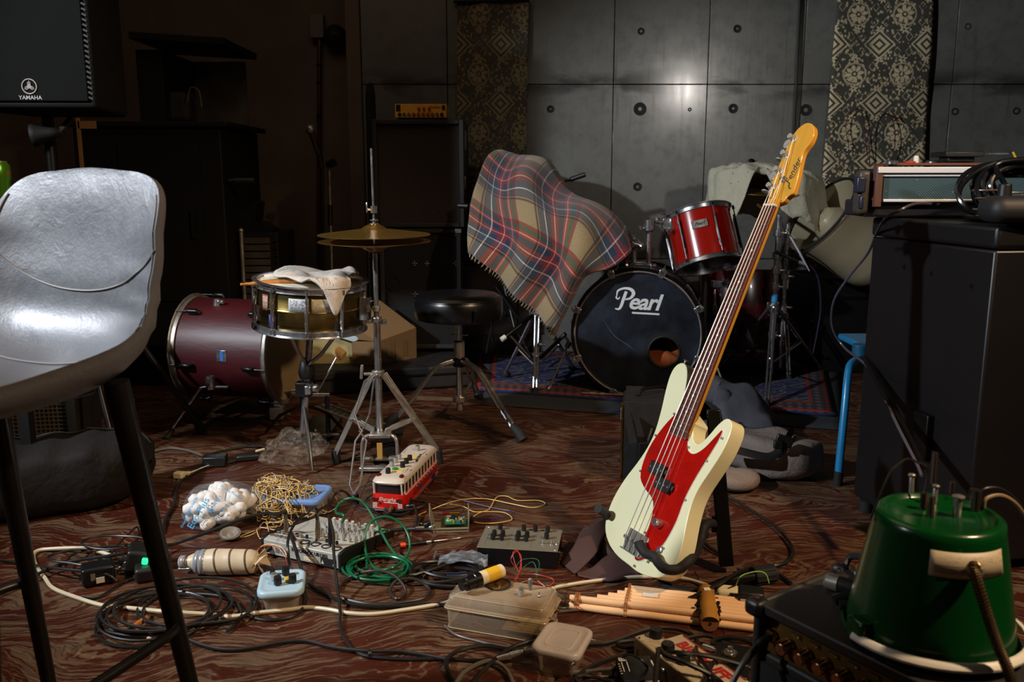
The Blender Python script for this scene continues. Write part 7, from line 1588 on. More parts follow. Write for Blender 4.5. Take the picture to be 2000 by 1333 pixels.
cable('thin_wire', 'short yellow wire arching beside the red one over the mixer edge', 'wire', [Q(499, 1082, 2.03), Q(512, 1067, 2.03), Q(530, 1064, 2.02), Q(550, 1070, 2.01), Q(560, 1085, 1.99)], .0012, YEL, 5, 5)
# small loudspeaker driver on the floor
sd_ = thing('speaker_driver', 'tiny bare loudspeaker driver beside the bag of packing foam', 'speaker driver', P(447, 1055))
b = MB(); b.lathe([(.0003, 0), (.010, 0), (.011, .006), (.026, .014), (.028, .014), (.028, .017), (.024, .017), (.008, .009), (.0003, .012)], 28, (0, .012, 0), (.1, -.25, 1)); b.build('frame', STL, sd_)
b = MB(); b.lathe([(.024, .0172), (.022, .0185), (.009, .0105), (.0003, .0135)], 28, (0, .012, 0), (.1, -.25, 1)); b.build('cone', mat('clear_cone', '#7d7568', .2), sd_)

# open circuit box
cA_, cB_ = P(848, 1042), P(915, 1040); M_, L = fr2(cA_, cB_); 
cxb = thing('circuit_box', 'open grey metal box exposing a green circuit board and a battery', 'electronics', cA_, M3=M_)
m, t = newmat('zinc_grey'); c = t.coord(); t.out(Base_Color=t.mix(t.noise(c, 30, 3), '#938975', '#a89d88'), Roughness=.45, Metallic=.4); ZNC = m
b = MB(); b.box((L / 2, .045, .002), (L, .09, .002)); b.box((L / 2, .002, .006), (L, .002, .010)); b.box((L / 2, .002, .011), (L, .008, .002)); b.build('base', ZNC, cxb)
b = MB(); b.add([(0, 0, 0), (0, .09, 0), (-.014, .09, .052), (-.012, 0, .050)], [(0, 1, 2, 3)]); b.add([(-.012, 0, .05), (-.012, -.002, .05), (.0, -.002, 0), (0, 0, 0)], [(0, 1, 2, 3)]); b.build('side_plate', ZNC, cxb, sol=.002, smooth=0)
b = MB(); b.add([(L, 0, 0), (L, .09, 0), (L + .002, .09, .050), (L + .002, 0, .050)], [(0, 1, 2, 3)]); b.build('side_plate', ZNC, cxb, sol=.002, smooth=0)
b = MB(); b.box((L * .62, .05, .016), (L * .62, .06, .002)); pcb = b.build('circuit_board', mat('pcb_green', '#1c6a3c', .4), cxb)
rnd = random.Random(5)
for k in range(34):
    x, y = L * rnd.uniform(.36, .9), rnd.uniform(.024, .078); c_ = rnd.choice(('#1a1a1a', '#c9b27a', '#2a58b0', '#c48a24', '#d0d0c8', '#1a1a1a', '#8a3020')); 
    b = MB(); (b.cyl((x, y, .017), (x, y, .017 + rnd.uniform(.004, .009)), .002, n=8) if rnd.random() < .5 else b.box((x, y, .019), (rnd.uniform(.003, .012), .0035, .004))); b.build('component', mat('comp' + c_[1:], c_, .4), pcb)
b = MB(); b.cyl((L * .25, .055, .034), (L * .78, .058, .032), .0055, n=12); b.build('battery', mat('battery_red', '#8a1c12', .25, .5), cxb)
b = MB(); b.cyl((L * .45, .0555, .0335), (L * .74, .058, .0325), .0057, n=12); b.build('battery_sleeve', BRS, cxb)
b = MB(); b.cyl((-.006, .02, .022), (-.030, .01, .020), .009, n=14); b.build('jack_nut', BLK, cxb)
jp = INV[cxb].inverted() @ V((-.02, -.004, .012)); b = MB(); b.tube([P(812, 1033, .010), P(838, 1031, .012), P(842, 1031, .012), P(850, 1030, .013)], [.0055, .0055, .0085, .0085], 12); tag(b.build('jack_plug', CHR), 'bright jack plug lying against the open circuit box', 'plug')
b = MB(); b.lathe([(.0003, 0), (.006, 0), (.007, .010), (.003, .020), (.0003, .020)], 10, P(922, 1022)); tag(b.build('small_plug', BLK), 'small black plug standing right of the circuit box', 'plug')

# screwdriver
sc_ = thing('screwdriver', 'small black screwdriver with an orange end cap lying on the floor', 'screwdriver', P(840, 1062))
a = P(782, 1066, .007); c_ = P(900, 1051, .004); d_ = (c_ - a)
b = WB(); b.tube([a, a + d_ * .01, a + d_ * .08, a + d_ * .09], [.005, .0068, .0068, .005], 14); b.build('end_cap', mat('orange_cap', '#d8491c', .4), sc_)
b = WB(); b.tube([a + d_ * f for f in (.09, .16, .17, .28, .30, .42, .55)], [.0052, .0052, .0046, .0046, .0054, .005, .0042], 12); b.build('handle', BLK, sc_)
b = WB(); b.tube([a + d_ * f for f in (.42, .50)], .0054, 12); b.tube([a + d_ * f for f in (.55, .78, .80, 1.0)], [.0030, .0028, .0015, .0009], 10); b.build('shaft', CHR, sc_)

# knob box
kA, kB = P(932, 1103), P(1088, 1113); M_, L = fr2(kA, kB); kb = thing('control_box', 'grey metal box with black sides and rows of black knobs', 'electronics', kA, M3=M_); KD, KH = .135, .045
m, t = newmat('brushed_grey_panel'); c = t.coord(); t.out(Base_Color=t.mix(t.noise(c, 40, 3), '#7c7768', '#8d8776'), Roughness=.42, Metallic=.35); GPN = m
b = MB(); b.box((L / 2, KD / 2, KH / 2), (L, KD, KH)); b.build('case', mat('satin_black'), kb, bev=.002)
b = MB(); b.box((L / 2, KD / 2, KH + .001), (L + .002, KD + .002, .002)); pn = b.build('panel', GPN, kb, bev=.0005)
for x in (L * .08, L * .37, L * .66, L * .95): b = MB(); b.box((x, KD * .40, KH + .0021), (.0008, KD * .62, .0002)); b.build('panel_line', mat('faint_line', '#5a564a', .5), pn)
b = MB(); b.box((L / 2, KD * .70, KH + .0021), (L * .86, .0008, .0002)); b.build('panel_line', mat('faint_line'), pn)
for (x, y) in ((.16, .36), (.27, .36), (.16, .53), (.27, .53), (.47, .38), (.58, .38), (.47, .55), (.58, .55), (.20, .86), (.51, .86), (.66, .86), (.82, .86), (.83, .54)): knob(kb, L * x, KD * y, KH + .004, .0062, .014, BLK); b = MB(); b.lathe([(.0032, 0), (.0032, .002), (.0003, .002)], 10, (L * x, KD * y, KH + .002)); b.build('knob_nut', STL, kb)
for x in (.80, .91): b = MB(); b.lathe([(.0055, 0), (.0045, .002), (.002, .003), (.0015, .012), (.0018, .013), (.0003, .0135)], 12, (L * x, KD * .30, KH + .002)); b.build('toggle_switch', CHR, kb)
for (x, y) in ((.04, .94), (.97, .33), (.97, .06)): b = MB(); b.lathe([(.0028, 0), (.002, .0012), (.0003, .0014)], 10, (L * x, KD * y, KH + .002)); b.build('screw', CHR, kb)
for y in (.3, .8): b = MB(); b.cyl((L, KD * y, KH * .6), (L + .004, KD * y, KH * .6), .003, n=10); b.build('side_screw', CHR, kb)

# long translucent case
lA, lB = P(870, 1228), P(1064, 1262); M_, L = fr2(lA, lB); lcx = thing('plastic_case', 'long smoky translucent case with a speaker disc set in its lid', 'container', lA, M3=M_); LD, LH = .115, .078
def box_rings(ins, zs): return [[V((x + L / 2, y, z)) for x, y in rrect(L / 2 - i_, i_, LD - i_, .010)] for i_, z in zip(ins, zs)]
b = MB(); b.rings(box_rings((.005, .003, .001), (0, .003, .048)), caps=False); b.build('tub', SMK, lcx, smooth=40)
b = MB(); b.rings(box_rings((-.002, -.002, .002, .004, .012), (.046, .052, .054, .070, LH)), caps=False); b.add([V((x + L / 2, y, LH)) for x, y in rrect(L / 2 - .012, .012, LD - .012, .010)], [tuple(range(24))]); b.build('lid', SMK, lcx, smooth=40)
rimm = mat('case_rim', '#c9b594', .25, Alpha=.6)
for i_, z, r_ in ((-.003, .049, .0016), (.006, .0735, .0010), (.002, .003, .0010)): b = MB(); b.tube([V((x + L / 2, y, z)) for x, y in rrect(L / 2 - i_, i_, LD - i_, .010)], r_, 6, closed=True); b.build('moulded_rim', rimm, lcx)
for y in (.03, .085): b = MB(); b.lathe([(.007, 0), (.007, .003), (.003, .004), (.003, .010), (.0003, .010)], 12, (L + .001, y * .8, .045), (1, 0, 0)); b.build('side_socket', BRS, lcx)
dsk = thing('speaker_disc', 'brassy speaker disc with black rim mounted on the translucent case lid', 'speaker disc', INV[lcx].inverted() @ V((L * .42, LD * .66, LH + .001)))
b = MB(); b.torus((0, 0, .002), .027, .0018, n=40); b.build('rim', INK, dsk)
b = MB(); b.lathe([(.027, .001), (.021, .0035), (.013, .0012), (.007, .0012), (.0055, .005), (.0003, .006)], 36); b.build('cone', mat('brassy_cone', '#8f7448', .28, .8, var=.3), dsk)
LW = INV[lcx].inverted()
knob(lcx, L * .70, LD * .40, LH + .001, .0062, .013, GLS, cap=STL)
b = MB(); b.lathe([(.0045, 0), (.0045, .024), (.003, .026), (.0003, .026)], 14, (L * .745, LD * .68, LH + .001)); b.build('tall_post', STL, lcx)
b = MB(); b.lathe([(.004, 0), (.003, .003), (.0015, .004), (.0018, .010), (.0003, .011)], 10, (L * .87, LD * .46, LH + .001)); b.build('toggle_switch', CHR, lcx)
b = MB(); b.box((L * .33, LD * .5, .026), (.07, .05, .030), (0, 0, .2)); tag(b.build('inner_module', mat('inner_dark', '#2a2430', .4), None, bev=.003), 'dark module visible inside the smoky translucent case', 'electronics'); bpy.data.objects['inner_module'].matrix_world = LW @ Matrix.Translation((L * .33, LD * .5, .012))
b = MB(); b.box((0, 0, .0), (.085, .07, .002)); o = b.build('inner_board', mat('pcb_tan', '#9a7a44', .5)); tag(o, 'tan circuit board lying inside the smoky translucent case', 'circuit board'); o.matrix_world = LW @ Matrix.Translation((L * .74, LD * .45, .010))
for lst, mm, nm in (([(.25, .2, .04), (.3, .1, .02), (.5, .2, .006), (.62, .3, .02), (.8, .2, .006), (.85, .1, .01)], REDP, 'red'), ([(.45, .6, .03), (.55, .3, .03), (.7, .5, .01), (.8, .7, .02)], CAB, 'black'), ([(.15, .5, .06), (.14, .2, .05), (.2, .15, .02), (.34, .2, .01)], REDP, 'second red')):
    cable('inner_wire', nm + ' wire curling inside the smoky translucent case', 'wire', [LW @ V((L * x, LD * y, z)) for x, y, z in lst], .0011, mm, 5, 5)
# yellow tube on the case
yt = thing('battery_tube', 'white and yellow tube with a black cap resting on the translucent case', 'tube', LW @ V((.03, .06, LH)))
a = P(898, 1146, LH + .022); c_ = P(978, 1116, LH + .022); d_ = (c_ - a); a = a + d_ * .02
b = WB(); b.tube([a, a + d_ * .01, a + d_ * .10, a + d_ * .12, a + d_ * .30, a + d_ * .31, a + d_ * .44, a + d_ * .45], [.004, .0115, .0115, .0155, .0155, .0168, .0168, .015], 24); b.build('cap', mat('satin_black'), yt)
b = WB(); b.tube([a + d_ * .44, a + d_ * 1.0, a + d_ * 1.01], [.0150, .0150, .010], 24); b.build('barrel', CREAM, yt)
b = WB(); b.tube([a + d_ * .60, a + d_ * .90], .0153, 24, caps=False); yl_ = b.build('yellow_label', YEL, yt)
b = WB(); b.cyl(a + d_ * 1.0, a + d_ * 1.04, .011, n=16); b.build('end_ring', BLU, yt)
b = MB(); p_ = P(942, 1143, LH + .006); b.cyl(p_, p_ + V((.008, .003, .010)), .006, n=14); tag(b.build('blue_peg', BLU), 'small blue peg between the yellow tube and the speaker disc', 'peg')
RW = mat('red_wire', '#b02a1c', .4); GW = mat('green_wire', '#1d5a40', .4)
cable('thin_wire', 'thin red wire rising in loops behind the translucent case', 'wire', [P(985, 1122, LH)] + [Q(x, y, Y) for x, y, Y in ((1000, 1128, 1.90), (1012, 1118, 1.92), (998, 1095, 1.92), (1008, 1078, 1.93), (1018, 1090, 1.92), (1012, 1125, 1.88), (1005, 1135, 1.86), (1018, 1110, 1.88), (1015, 1085, 1.90), (1008, 1075, 1.92), (1002, 1085, 1.92), (1015, 1118, 1.88), (1045, 1122, 1.84), (1080, 1132, 1.82), (1070, 1145, 1.80), (1030, 1135, 1.8), (1005, 1150, 1.78), (1000, 1168, 1.75), (1030, 1176, 1.74), (1060, 1168, 1.75), (1066, 1150, 1.78), (1050, 1135, 1.8))], .0012, RW, 5, 5)
cable('thin_wire', 'thin green wire arching between control box and translucent case', 'wire', [Q(x, y, Y) for x, y, Y in ((1002, 1120, 1.92), (1015, 1098, 1.92), (1030, 1092, 1.92), (1050, 1094, 1.92), (1053, 1108, 1.9), (1046, 1122, 1.88), (1030, 1122, 1.88), (1010, 1122, 1.88), (1040, 1098, 1.9), (1048, 1128, 1.86), (1030, 1140, 1.8), (1024, 1155, 1.78), (1030, 1176, 1.75), (1075, 1185, 1.74), (1105, 1188, 1.74), (1110, 1180, 1.76), (1085, 1155, 1.8), (1065, 1140, 1.82))], .0012, GW, 5, 5)
cable('thin_wire', 'thin red wire running right along the floor behind the white cable', 'wire', [P(1080, 1146, .01), P(1120, 1140), P(1145, 1130), P(1150, 1118)], .0011, RW, 5, 5)

# small clear container
sA, sB = P(1036, 1318), P(1108, 1332); M_, L = fr2(sA, sB)
sA = P(1040, 1316); sB = P(1110, 1330)
M_ = basis(V((.93, -.36, 0)).normalized(), V((.36, .93, 0)).normalized(), (0, 0, 1))
b_end = sA + V((.93, -.36, 0)).normalized() * .088
sc2, L2 = tub('plastic_tub', 'small clear tub with a cloudy lid and toggle switches on its side', sA, b_end, .105, .055, CLD, MLK, r=.018)
b = MB(); b.rings([[V((x + L2 / 2, y, z)) for x, y in rrect(L2 / 2 - i_, i_, .105 - i_, .008)] for i_, z in ((.016, .0555), (.0165, .0568), (.018, .0568), (.0185, .0556))], caps=False); b.build('lid_ridge', CLD, sc2)
for (p_, d_) in (((L2 * .95, .0, .042), (0, -1, .1)), ((L2 + .002, .085, .046), (1, -.2, .1))):
    b = MB(); b.lathe([(.006, 0), (.006, .003), (.003, .004), (.002, .005), (.0018, .014), (.0003, .015)], 12, p_, d_); b.build('toggle_switch', CHR, sc2)
b = MB(); b.lathe([(.0003, 0), (.02, 0), (.021, .006), (.024, .01), (.0003, .012)], 20, (0, 0, 0)); o = b.build('inner_speaker', mat('inner_dark')); tag(o, 'small dark speaker inside the clear tub with cloudy lid', 'speaker'); o.matrix_world = INV[sc2].inverted() @ Matrix.Translation((L2 * .55, .05, .03))
cable('inner_wire', 'thin yellow wire arching under the cloudy lid of the small tub', 'wire', [INV[sc2].inverted() @ V(p) for p in ((.015, .03, .03), (.02, .06, .048), (.045, .085, .05), (.07, .08, .048), (.075, .06, .03))], .001, YEL, 5, 5)
jb = thing('jack_plug', 'shiny jack plug running into the left side of the small clear tub', 'plug', P(990, 1288))
a = P(970, 1287, .018); c_ = INV[sc2].inverted() @ V((.001, .05, .030)); d_ = c_ - a
b = WB(); b.tube([a + d_ * f for f in (0, .28, .29, .50, .51, .60)], [.0045, .005, .0062, .0062, .005, .005], 12); b.build('plug_body', CHR, jb)
b = WB(); b.tube([a + d_ * f for f in (.60, .61, .72, .74, .84, .86, 1)], [.007, .0078, .0078, .007, .0078, .007, .005], 14); b.build('socket', GRY, jb)

# ice blue tub
iA, iB = P(508, 1203), P(590, 1196); tb2, L3 = tub('plastic_tub', 'clear tub with an ice blue lid and three black knobs', iA, iB, .105, .052, ICE, MLK, r=.02)
for (x, y) in ((.038, .035), (.070, .040), (.052, .082)): knob(tb2, x, y, .055, .0088, .018, BLK)
knob(tb2, .028, .06, .055, .0075, .014, GLS, cap=STL); knob(tb2, .022, .088, .055, .006, .012, BLK)
b = MB(); b.lathe([(.0075, 0), (.0075, .003), (.006, .005), (.0003, .005)], 14, (.058, .052, .055)); b.build('button', YEL, tb2)
cable('inner_wire', 'red wire bundle glowing faintly inside the ice blue lidded tub', 'wire', [INV[tb2].inverted() @ V(p) for p in ((.02, .03, .02), (.05, .02, .012), (.075, .03, .02), (.05, .04, .03), (.025, .03, .012), (.06, .05, .018))], .0018, RW, 5, 5)

# khaen (bamboo mouth organ)
kh = thing('bamboo_mouth_organ', 'bamboo mouth organ of long pale pipes bound in two rows', 'mouth organ', P(1290, 1230))
m, t = newmat('pale_bamboo'); c = t.coord(); t.out(Base_Color=t.mix(t.noise(c, 14, 3), '#deb083', '#ecc496'), Roughness=.42); BAM = m
k0, k1 = P(1112, 1190), P(1455, 1232); kd = (k1 - k0); kn_ = V((-kd.y, kd.x, 0)).normalized()
starts = [0, .0, .155, .215, .265, .305, .335]
for j in range(7):
    off = kn_ * (.0 + j * .0125) + V((0, 0, .019 + .0016 * j)); rr_ = .0078 if j > 0 else .0085
    if j == 0: off = V((0, 0, .0085)) - kn_ * .002
    a = k0 + kd * starts[j] + off; c_ = k0 + kd * (1.06 - .01 * j) + off
    if j == 1: off = kn_ * .006 + V((0, 0, .0235)); a = k0 + off; c_ = k0 + kd * 1.06 + off
    b = WB(); b.tube([a, c_], rr_, 14); b.build('pipe', BAM, kh)
for j in range(6):
    off = kn_ * (.012 + j * .0125) + V((0, 0, .0075)); b = WB(); b.tube([k0 + kd * (.1 + .05 * j) + off, k0 + kd * 1.05 + off], .0074, 10); b.build('pipe', BAM, kh)
for f in (.035, .325):
    b = WB(); c0 = k0 + kd * f
    for q_ in range(3 if f < .1 else 2):
        s_ = kd.normalized() * (q_ * .004); top_w = .012 if f < .1 else .085
        b.tube([c0 + s_ + p for p in (V((0, 0, .003)) - kn_ * .011, V((0, 0, .030)) - kn_ * .004, V((0, 0, .034)) + kn_ * top_w * .5, V((0, 0, .036)) + kn_ * top_w, V((0, 0, .003)) + kn_ * (top_w + .006))], .0014, 5)
    b.build('binding', mat('rattan_cord', '#9a5c26', .6), kh)
wc_ = k0 + kd * .80; wd_ = V((.14, .99, 0)).normalized()
b = WB(); b.tube([wc_ - wd_ * .030 + V((0, 0, .022)), wc_ - wd_ * .029 + V((0, 0, .022)), wc_ - wd_ * .01 + V((0, 0, .030)), wc_ + wd_ * .04 + V((0, 0, .034)), wc_ + wd_ * .085 + V((0, 0, .036)), wc_ + wd_ * .10 + V((0, 0, .034)), wc_ + wd_ * .106 + V((0, 0, .032))], [.016, .0195, .0205, .0175, .0195, .015, .006], 20); b.build('wind_chest', mat('amber_wood', '#a8752c', .4, var=.15), kh, smooth=60)
b = WB(); b.cyl(wc_ - wd_ * .0305 + V((0, 0, .022)), wc_ - wd_ * .028 + V((0, 0, .022)), .0185, n=20); b.build('end_face', mat('brown_wood_face', '#8a5a34', .5), kh)
b = WB(); b.cyl(wc_ - wd_ * .032 + V((.001, 0, .022)), wc_ - wd_ * .030 + V((.001, 0, .022)), .003, n=10); b.build('mouth_hole', INK, kh)
b = WB()
rnd = random.Random(2)
for s_ in (-1, 1):
    for k in range(34):
        c0 = wc_ + kd.normalized() * s_ * rnd.uniform(.017, .025) + wd_ * rnd.uniform(-.02, .09) + V((0, 0, rnd.uniform(.012, .040))); b.sph(c0, rnd.uniform(.003, .0055), 6, 4)
b.build('wax_seal', mat('black_wax', '#17130f', .3), kh, kind='stuff')
b = WB(); p_ = wc_ + wd_ * .065 + V((0, 0, .0535)); b.box(p_, (.014, .010, .001), (.2, 0, .1)); b.build('paper_label', WHT, kh)
b = WB(); p_ = k0 + kd * .46 + kn_ * .045 + V((0, 0, .0345)); b.box(p_, (.034, .018, .001), (.16, 0, -.25)); b.build('price_sticker', paper('sticker_print', '#d6cabc', '#7a3a4a', 12, .58), kh)

# white power tap with plugs, and green earth wire
pt_ = thing('power_tap', 'cream power tap fed by the white cable near the amplifier corner', 'power strip', P(1430, 1165))
a = P(1402, 1152, .018); c_ = P(1478, 1152, .018); d_ = (c_ - a).normalized(); yaw_ = atan2(d_.y, d_.x) - .22
b = WB(); mid = P(1440, 1160, .016); b.box(mid, (.095, .036, .028), (0, 0, yaw_)); b.build('body', CREAM, pt_, bev=.011, segs=4)
b = WB(); b.tube([P(1392, 1148, .014), P(1402, 1151, .015), P(1412, 1154, .015)], [.004, .007, .010], 12); b.build('cable_collar', CREAM, pt_)
b = WB(); b.box(mid + V((.002, -.019, .0)), (.016, .003, .018), (0, 0, yaw_)); b.build('socket', WHT, pt_)
pa1 = MB(); pa1.box(P(1430, 1168, .020), (.012, .020, .014), (0, 0, yaw_)); tag(pa1.build('plug', BLK, bev=.002), 'small black plug pushed into the cream power tap', 'plug')
pa2 = thing('power_adapter', 'black power adapter plugged into the cream tap beside the amplifier corner', 'adapter', P(1462, 1180))
b = WB(); b.box(P(1466, 1172, .028), (.055, .045, .050), (0, 0, yaw_)); b.build('body', BLK, pa2, bev=.005)
b = WB(); b.box(P(1452, 1181, .026) + V((0, -.004, 0)), (.016, .0012, .028), (0, 0, yaw_)); b.build('label', paper('adapter_label', '#b8b2a8', '#2a2a2a', 30), pa2)
cable('earth_wire', 'thin green and yellow wire arching over the black rubber foot near the tap', 'wire', [P(1437, 1145, .03), Q(1445, 1128, 1.83), Q(1462, 1120, 1.85), Q(1482, 1117, 1.86), Q(1496, 1122, 1.84), Q(1502, 1140, 1.80)], .0014, mat('lime_wire', '#7fae4a', .4), 5, 5)

# left: adapter, plugs, socket with green light
pad = thing('power_adapter', 'black laptop style power adapter with white label among cables at left', 'adapter', P(182, 1152))
a = P(148, 1155); c_ = P(215, 1142); d_ = (c_ - a).normalized()
b = WB(); b.box((a + c_) / 2 + V((0, .03, .024)), ((c_ - a).length, .055, .044), (0, 0, atan2(d_.y, d_.x))); b.build('body', mat('satin_black'), pad, bev=.007, segs=3)
ya = atan2(d_.y, d_.x); b = WB(); b.box((a + c_) / 2 + V((.018, .0022, .018)), (.018, .0012, .014), (0, 0, ya)); b.build('label', WHT, pad)
for k in range(3): b = WB(); b.box((a + c_) / 2 + V((-.026 + k * .014, .0005, .026)), (.010, .0012, .018), (0, 0, ya)); b.build('printed_text', mat('pale_ink'), pad)
sk = thing('socket_block', 'black socket block with a glowing green light behind the stool leg', 'socket', P(265, 1120))
b = WB(); b.box(P(268, 1100, .030) + V((0, .03, 0)), (.07, .07, .055), (0, .2, .3)); b.box(P(285, 1118, .018), (.05, .05, .035), (0, 0, .4)); b.build('body', BLK, sk, bev=.008, segs=3)
m, t = newmat('green_neon'); t.out(Base_Color='#0c8a44', Emission_Color='#20e080', Emission_Strength=2.5)
b = WB(); b.box(P(281, 1099, .045) + V((0, .006, 0)), (.014, .010, .016), (.3, .2, .3)); b.build('neon_switch', m, sk, bev=.003)
wp = MB(); wp.tube([P(232, 1108, .014), P(250, 1102, .018), P(251, 1102, .018), P(268, 1092, .026)], [.005, .008, .014, .014], 8); tag(wp.build('plug', CREAM), 'cream angled plug beside the glowing green switch', 'plug')
bp2 = thing('plug', 'cream two pin plug on a short cream cord in front of the small bag', 'plug', P(350, 935))
b = WB(); b.box(P(350, 928, .012), (.030, .026, .020), (0, 0, -.2)); b.box(P(366, 925, .010), (.018, .014, .012), (0, 0, .1)); b.build('body', CREAM, bp2, bev=.003)
b = WB(); 
for dx in (-5, 3): b.box(P(345 + dx, 940, .006), (.002, .018, .006))
b.build('pin', STL, bp2)
b = WB(); b.tube(cr([P(368, 925, .010), P(395, 915, .008), P(420, 906, .006), P(440, 898, .006)], 6), [.003] * 6 + [.003] * 6 + [.0055] * 7, 8); b.build('cord', CREAM, bp2)
gbx = MB(); gbx.box(P(415, 905, .018) + V((0, .03, 0)), (.075, .05, .034), (0, 0, .1)); o = gbx.build('junction_block', BLK, bev=.004); tag(o, 'black junction box fed by a grey cable behind the cream plug', 'junction box')
fx = MB(); fx.box(P(485, 893, .012), (.08, .035, .022), (0, 0, .35)); tag(fx.build('black_connector', BLK, bev=.006), 'black wedge connector with a cream end touching the empty clear bag', 'connector')
fx = MB(); fx.cyl(P(500, 882, .016), P(516, 878, .016), .0045, n=10); tag(fx.build('cream_sleeve', CREAM), 'short cream sleeve between black connector and empty clear bag', 'sleeve')

# effects pedals at the bottom edge
def pedal(name, label, c, yaw, w_, d_, h_, m_): o = thing(name, label, 'effects pedal', c, rz=yaw); b = MB(); b.box((0, 0, h_ / 2), (w_, d_, h_)); b.build('case', m_, o, bev=.004); return o
p1 = pedal('effects_pedal', 'small black pedal with white print at the bottom edge below the bamboo pipes', P(1245, 1345), .05, .07, .09, .042, mat('satin_black'))
b = MB(); b.box((-.024, .030, .0425), (.016, .010, .001)); b.build('print_block', WHT, p1)
text('128', .009, Matrix.Translation((-.024, .030, .0434)), INK, p1)
for x in (-.028, -.018): b = MB(); b.box((x, .005, .0425), (.0015, .034, .001)); b.build('print_line', WHT, p1)
for k in range(5): b = MB(); b.box((-.034, .014 - k * .008, .0425), (.004, .001, .001)); b.build('print_tick', WHT, p1)
b = MB(); b.box((.030, .012, .0425), (.003, .024, .001)); b.build('print_line', WHT, p1)
m, t = newmat('cream_enamel_marbled'); c = t.coord(); n_ = t.noise(c, 9, 2, .5, 2); t.out(Base_Color=t.mix(((n_ * 9).frac().lt(.08)), '#b3a588', '#2a2622'), Roughness=.35)
p2 = pedal('effects_pedal', 'cream pedal with three fat black knobs at the bottom edge', P(1318, 1330), radians(-62), .20, .052, .05, m)
for k, (x, y) in enumerate(((-.078, .012), (-.022, -.002), (.022, .000))): knob(p2, x, y, .050, .0135, .018, BLK); b = MB(); b.sph((x, y, .069), .0014, 6, 4); b.build('knob_dot', STL, p2)
b = MB(); b.sph((.0, -.030, .03), .006, 8, 6); b.build('side_socket', CHR, p2)
p3 = pedal('effects_pedal', 'cream pedal with bold red lettering beside the amplifier side', P(1372, 1330), radians(-62), .20, .058, .042, mat('aged_white_enamel', '#b5a690', .4, var=.1))
for y in (-.024, .024): b = MB(); b.box((0, y, .0425), (.18, .002, .001)); b.build('red_line', REDP, p3)
text('BIG MUFF', .034, Matrix.Translation((0.0, .0, .0428)) @ Matrix.Rotation(0, 4, 'Z'), REDP, p3, bold=.0012, body_scale=(1, 1))
p4 = pedal('effects_pedal', 'dark pedal with a chrome foot switch beside the amplifier at the bottom edge', P(1428, 1325), radians(-20), .07, .12, .04, mat('satin_black'))
b = MB(); b.lathe([(.013, 0), (.013, .002), (.008, .002), (.0075, .006), (.005, .007), (.005, .013), (.0003, .014)], 18, (-.006, .02, .041)); b.build('foot_switch', CHR, p4)
b = MB(); b.torus((-.006, .02, .0415), .015, .001, n=24); b.build('washer', BRS, p4)
for (x, y, x2, y2, lb) in ((1222, 1302, 1268, 1298, 'shiny jack plug lying above the small black pedal'), (1372, 1262, 1400, 1272, 'short chrome jack plug under the crossing cables beside the amplifier')):
    a = P(x, y, .03); c_ = P(x2, y2, .03); d_ = c_ - a; b = MB(); b.tube([a, a + d_ * .05, a + d_ * .15, a + d_ * .16, a + d_ * .8, a + d_ * .81, a + d_], [.003, .0055, .0055, .0066, .0066, .0045, .004], 12); tag(b.build('jack_plug', CHR), lb, 'plug')

# ------------------------------------------------------------------ cables
def cb_(label, pts, r=.0034, m_=None, name='black_cable', k=7): return cable(name, label, 'cable', pts, r, m_ or CAB, k, 7)
cb_('long black cable sweeping from the left edge over the foam bag into the mixer', [P(-40, 1175, .01), P(60, 1128, .015), P(130, 1100, .02), P(220, 1085, .05), P(300, 1072, .03), P(350, 1060, .02), Q(420, 1035, 2.08), Q(480, 1012, 2.10), Q(520, 1003, 2.12), Q(540, 1005, 2.12), j1 + V((-.002, 0, .008)), j1], .0042)
cb_('black cable arching from the tall grey mixer plug down round the ice blue tub', [j2, j2 + V((-.006, 0, .010)), Q(598, 1004, 2.13), Q(580, 1018, 2.08), Q(565, 1045, 2.03), Q(562, 1075, 1.98), P(570, 1115, .02), P(592, 1150, .006), P(597, 1175, .005), P(580, 1200, .005), P(540, 1211, .005), P(500, 1208, .005), P(470, 1190, .005), P(440, 1165, .005), P(400, 1150, .012)], .0036)
cb_('black cable dropping from the black mixer plug to the front cables', [j5, j5 + V((0, -.004, .015)), Q(651, 1045, 1.98), Q(652, 1080, 1.93), P(658, 1140, .035), P(664, 1190, .012), P(667, 1235, .006), P(690, 1268, .005), P(720, 1282, .006), P(790, 1288, .005), P(870, 1287, .005), P(930, 1291, .006), P(972, 1287, .017)], .0036)
cb_('black cable curving from the front of the mixer to the middle of the floor', [j6, j6 + V((0, -.006, .004)), P(588, 1110, .03), P(595, 1130, .012), P(615, 1150, .006), P(660, 1172, .006), P(710, 1183, .010), P(780, 1184, .007), P(830, 1180, .006), P(872, 1182, .006)], .0044)
cb_('dark cable rising behind the tub and dropping into the nickel mixer plug', [j3, j3 + V((.001, 0, .02)), Q(643, 985, 2.18), Q(655, 965, 2.22), Q(672, 960, 2.26), P(690, 978, .02), P(702, 992, .01), P(730, 1000, .01), P(748, 1012, .012), BWm @ V((.018, -.036, .017))], .0036)
cb_('thick black cable crossing the near floor from the coil to the lower middle', [P(340, 1238, .01), P(400, 1262, .006), P(450, 1270, .006), P(505, 1264, .006), P(560, 1254, .006), P(600, 1253, .006), P(650, 1265, .006), P(720, 1273, .010), P(790, 1274, .006), P(870, 1288, .010)], .0038)
b = MB(); b.torus(P(721, 1278, .008), .007, .0022, (1, .1, 0), 16, 6); b.torus(P(724, 1279, .008), .007, .0018, (1, .4, 0), 16, 6); tag(b.build('cable_tie', BLK), 'shiny black tie binding two cables on the near floor', 'cable tie')
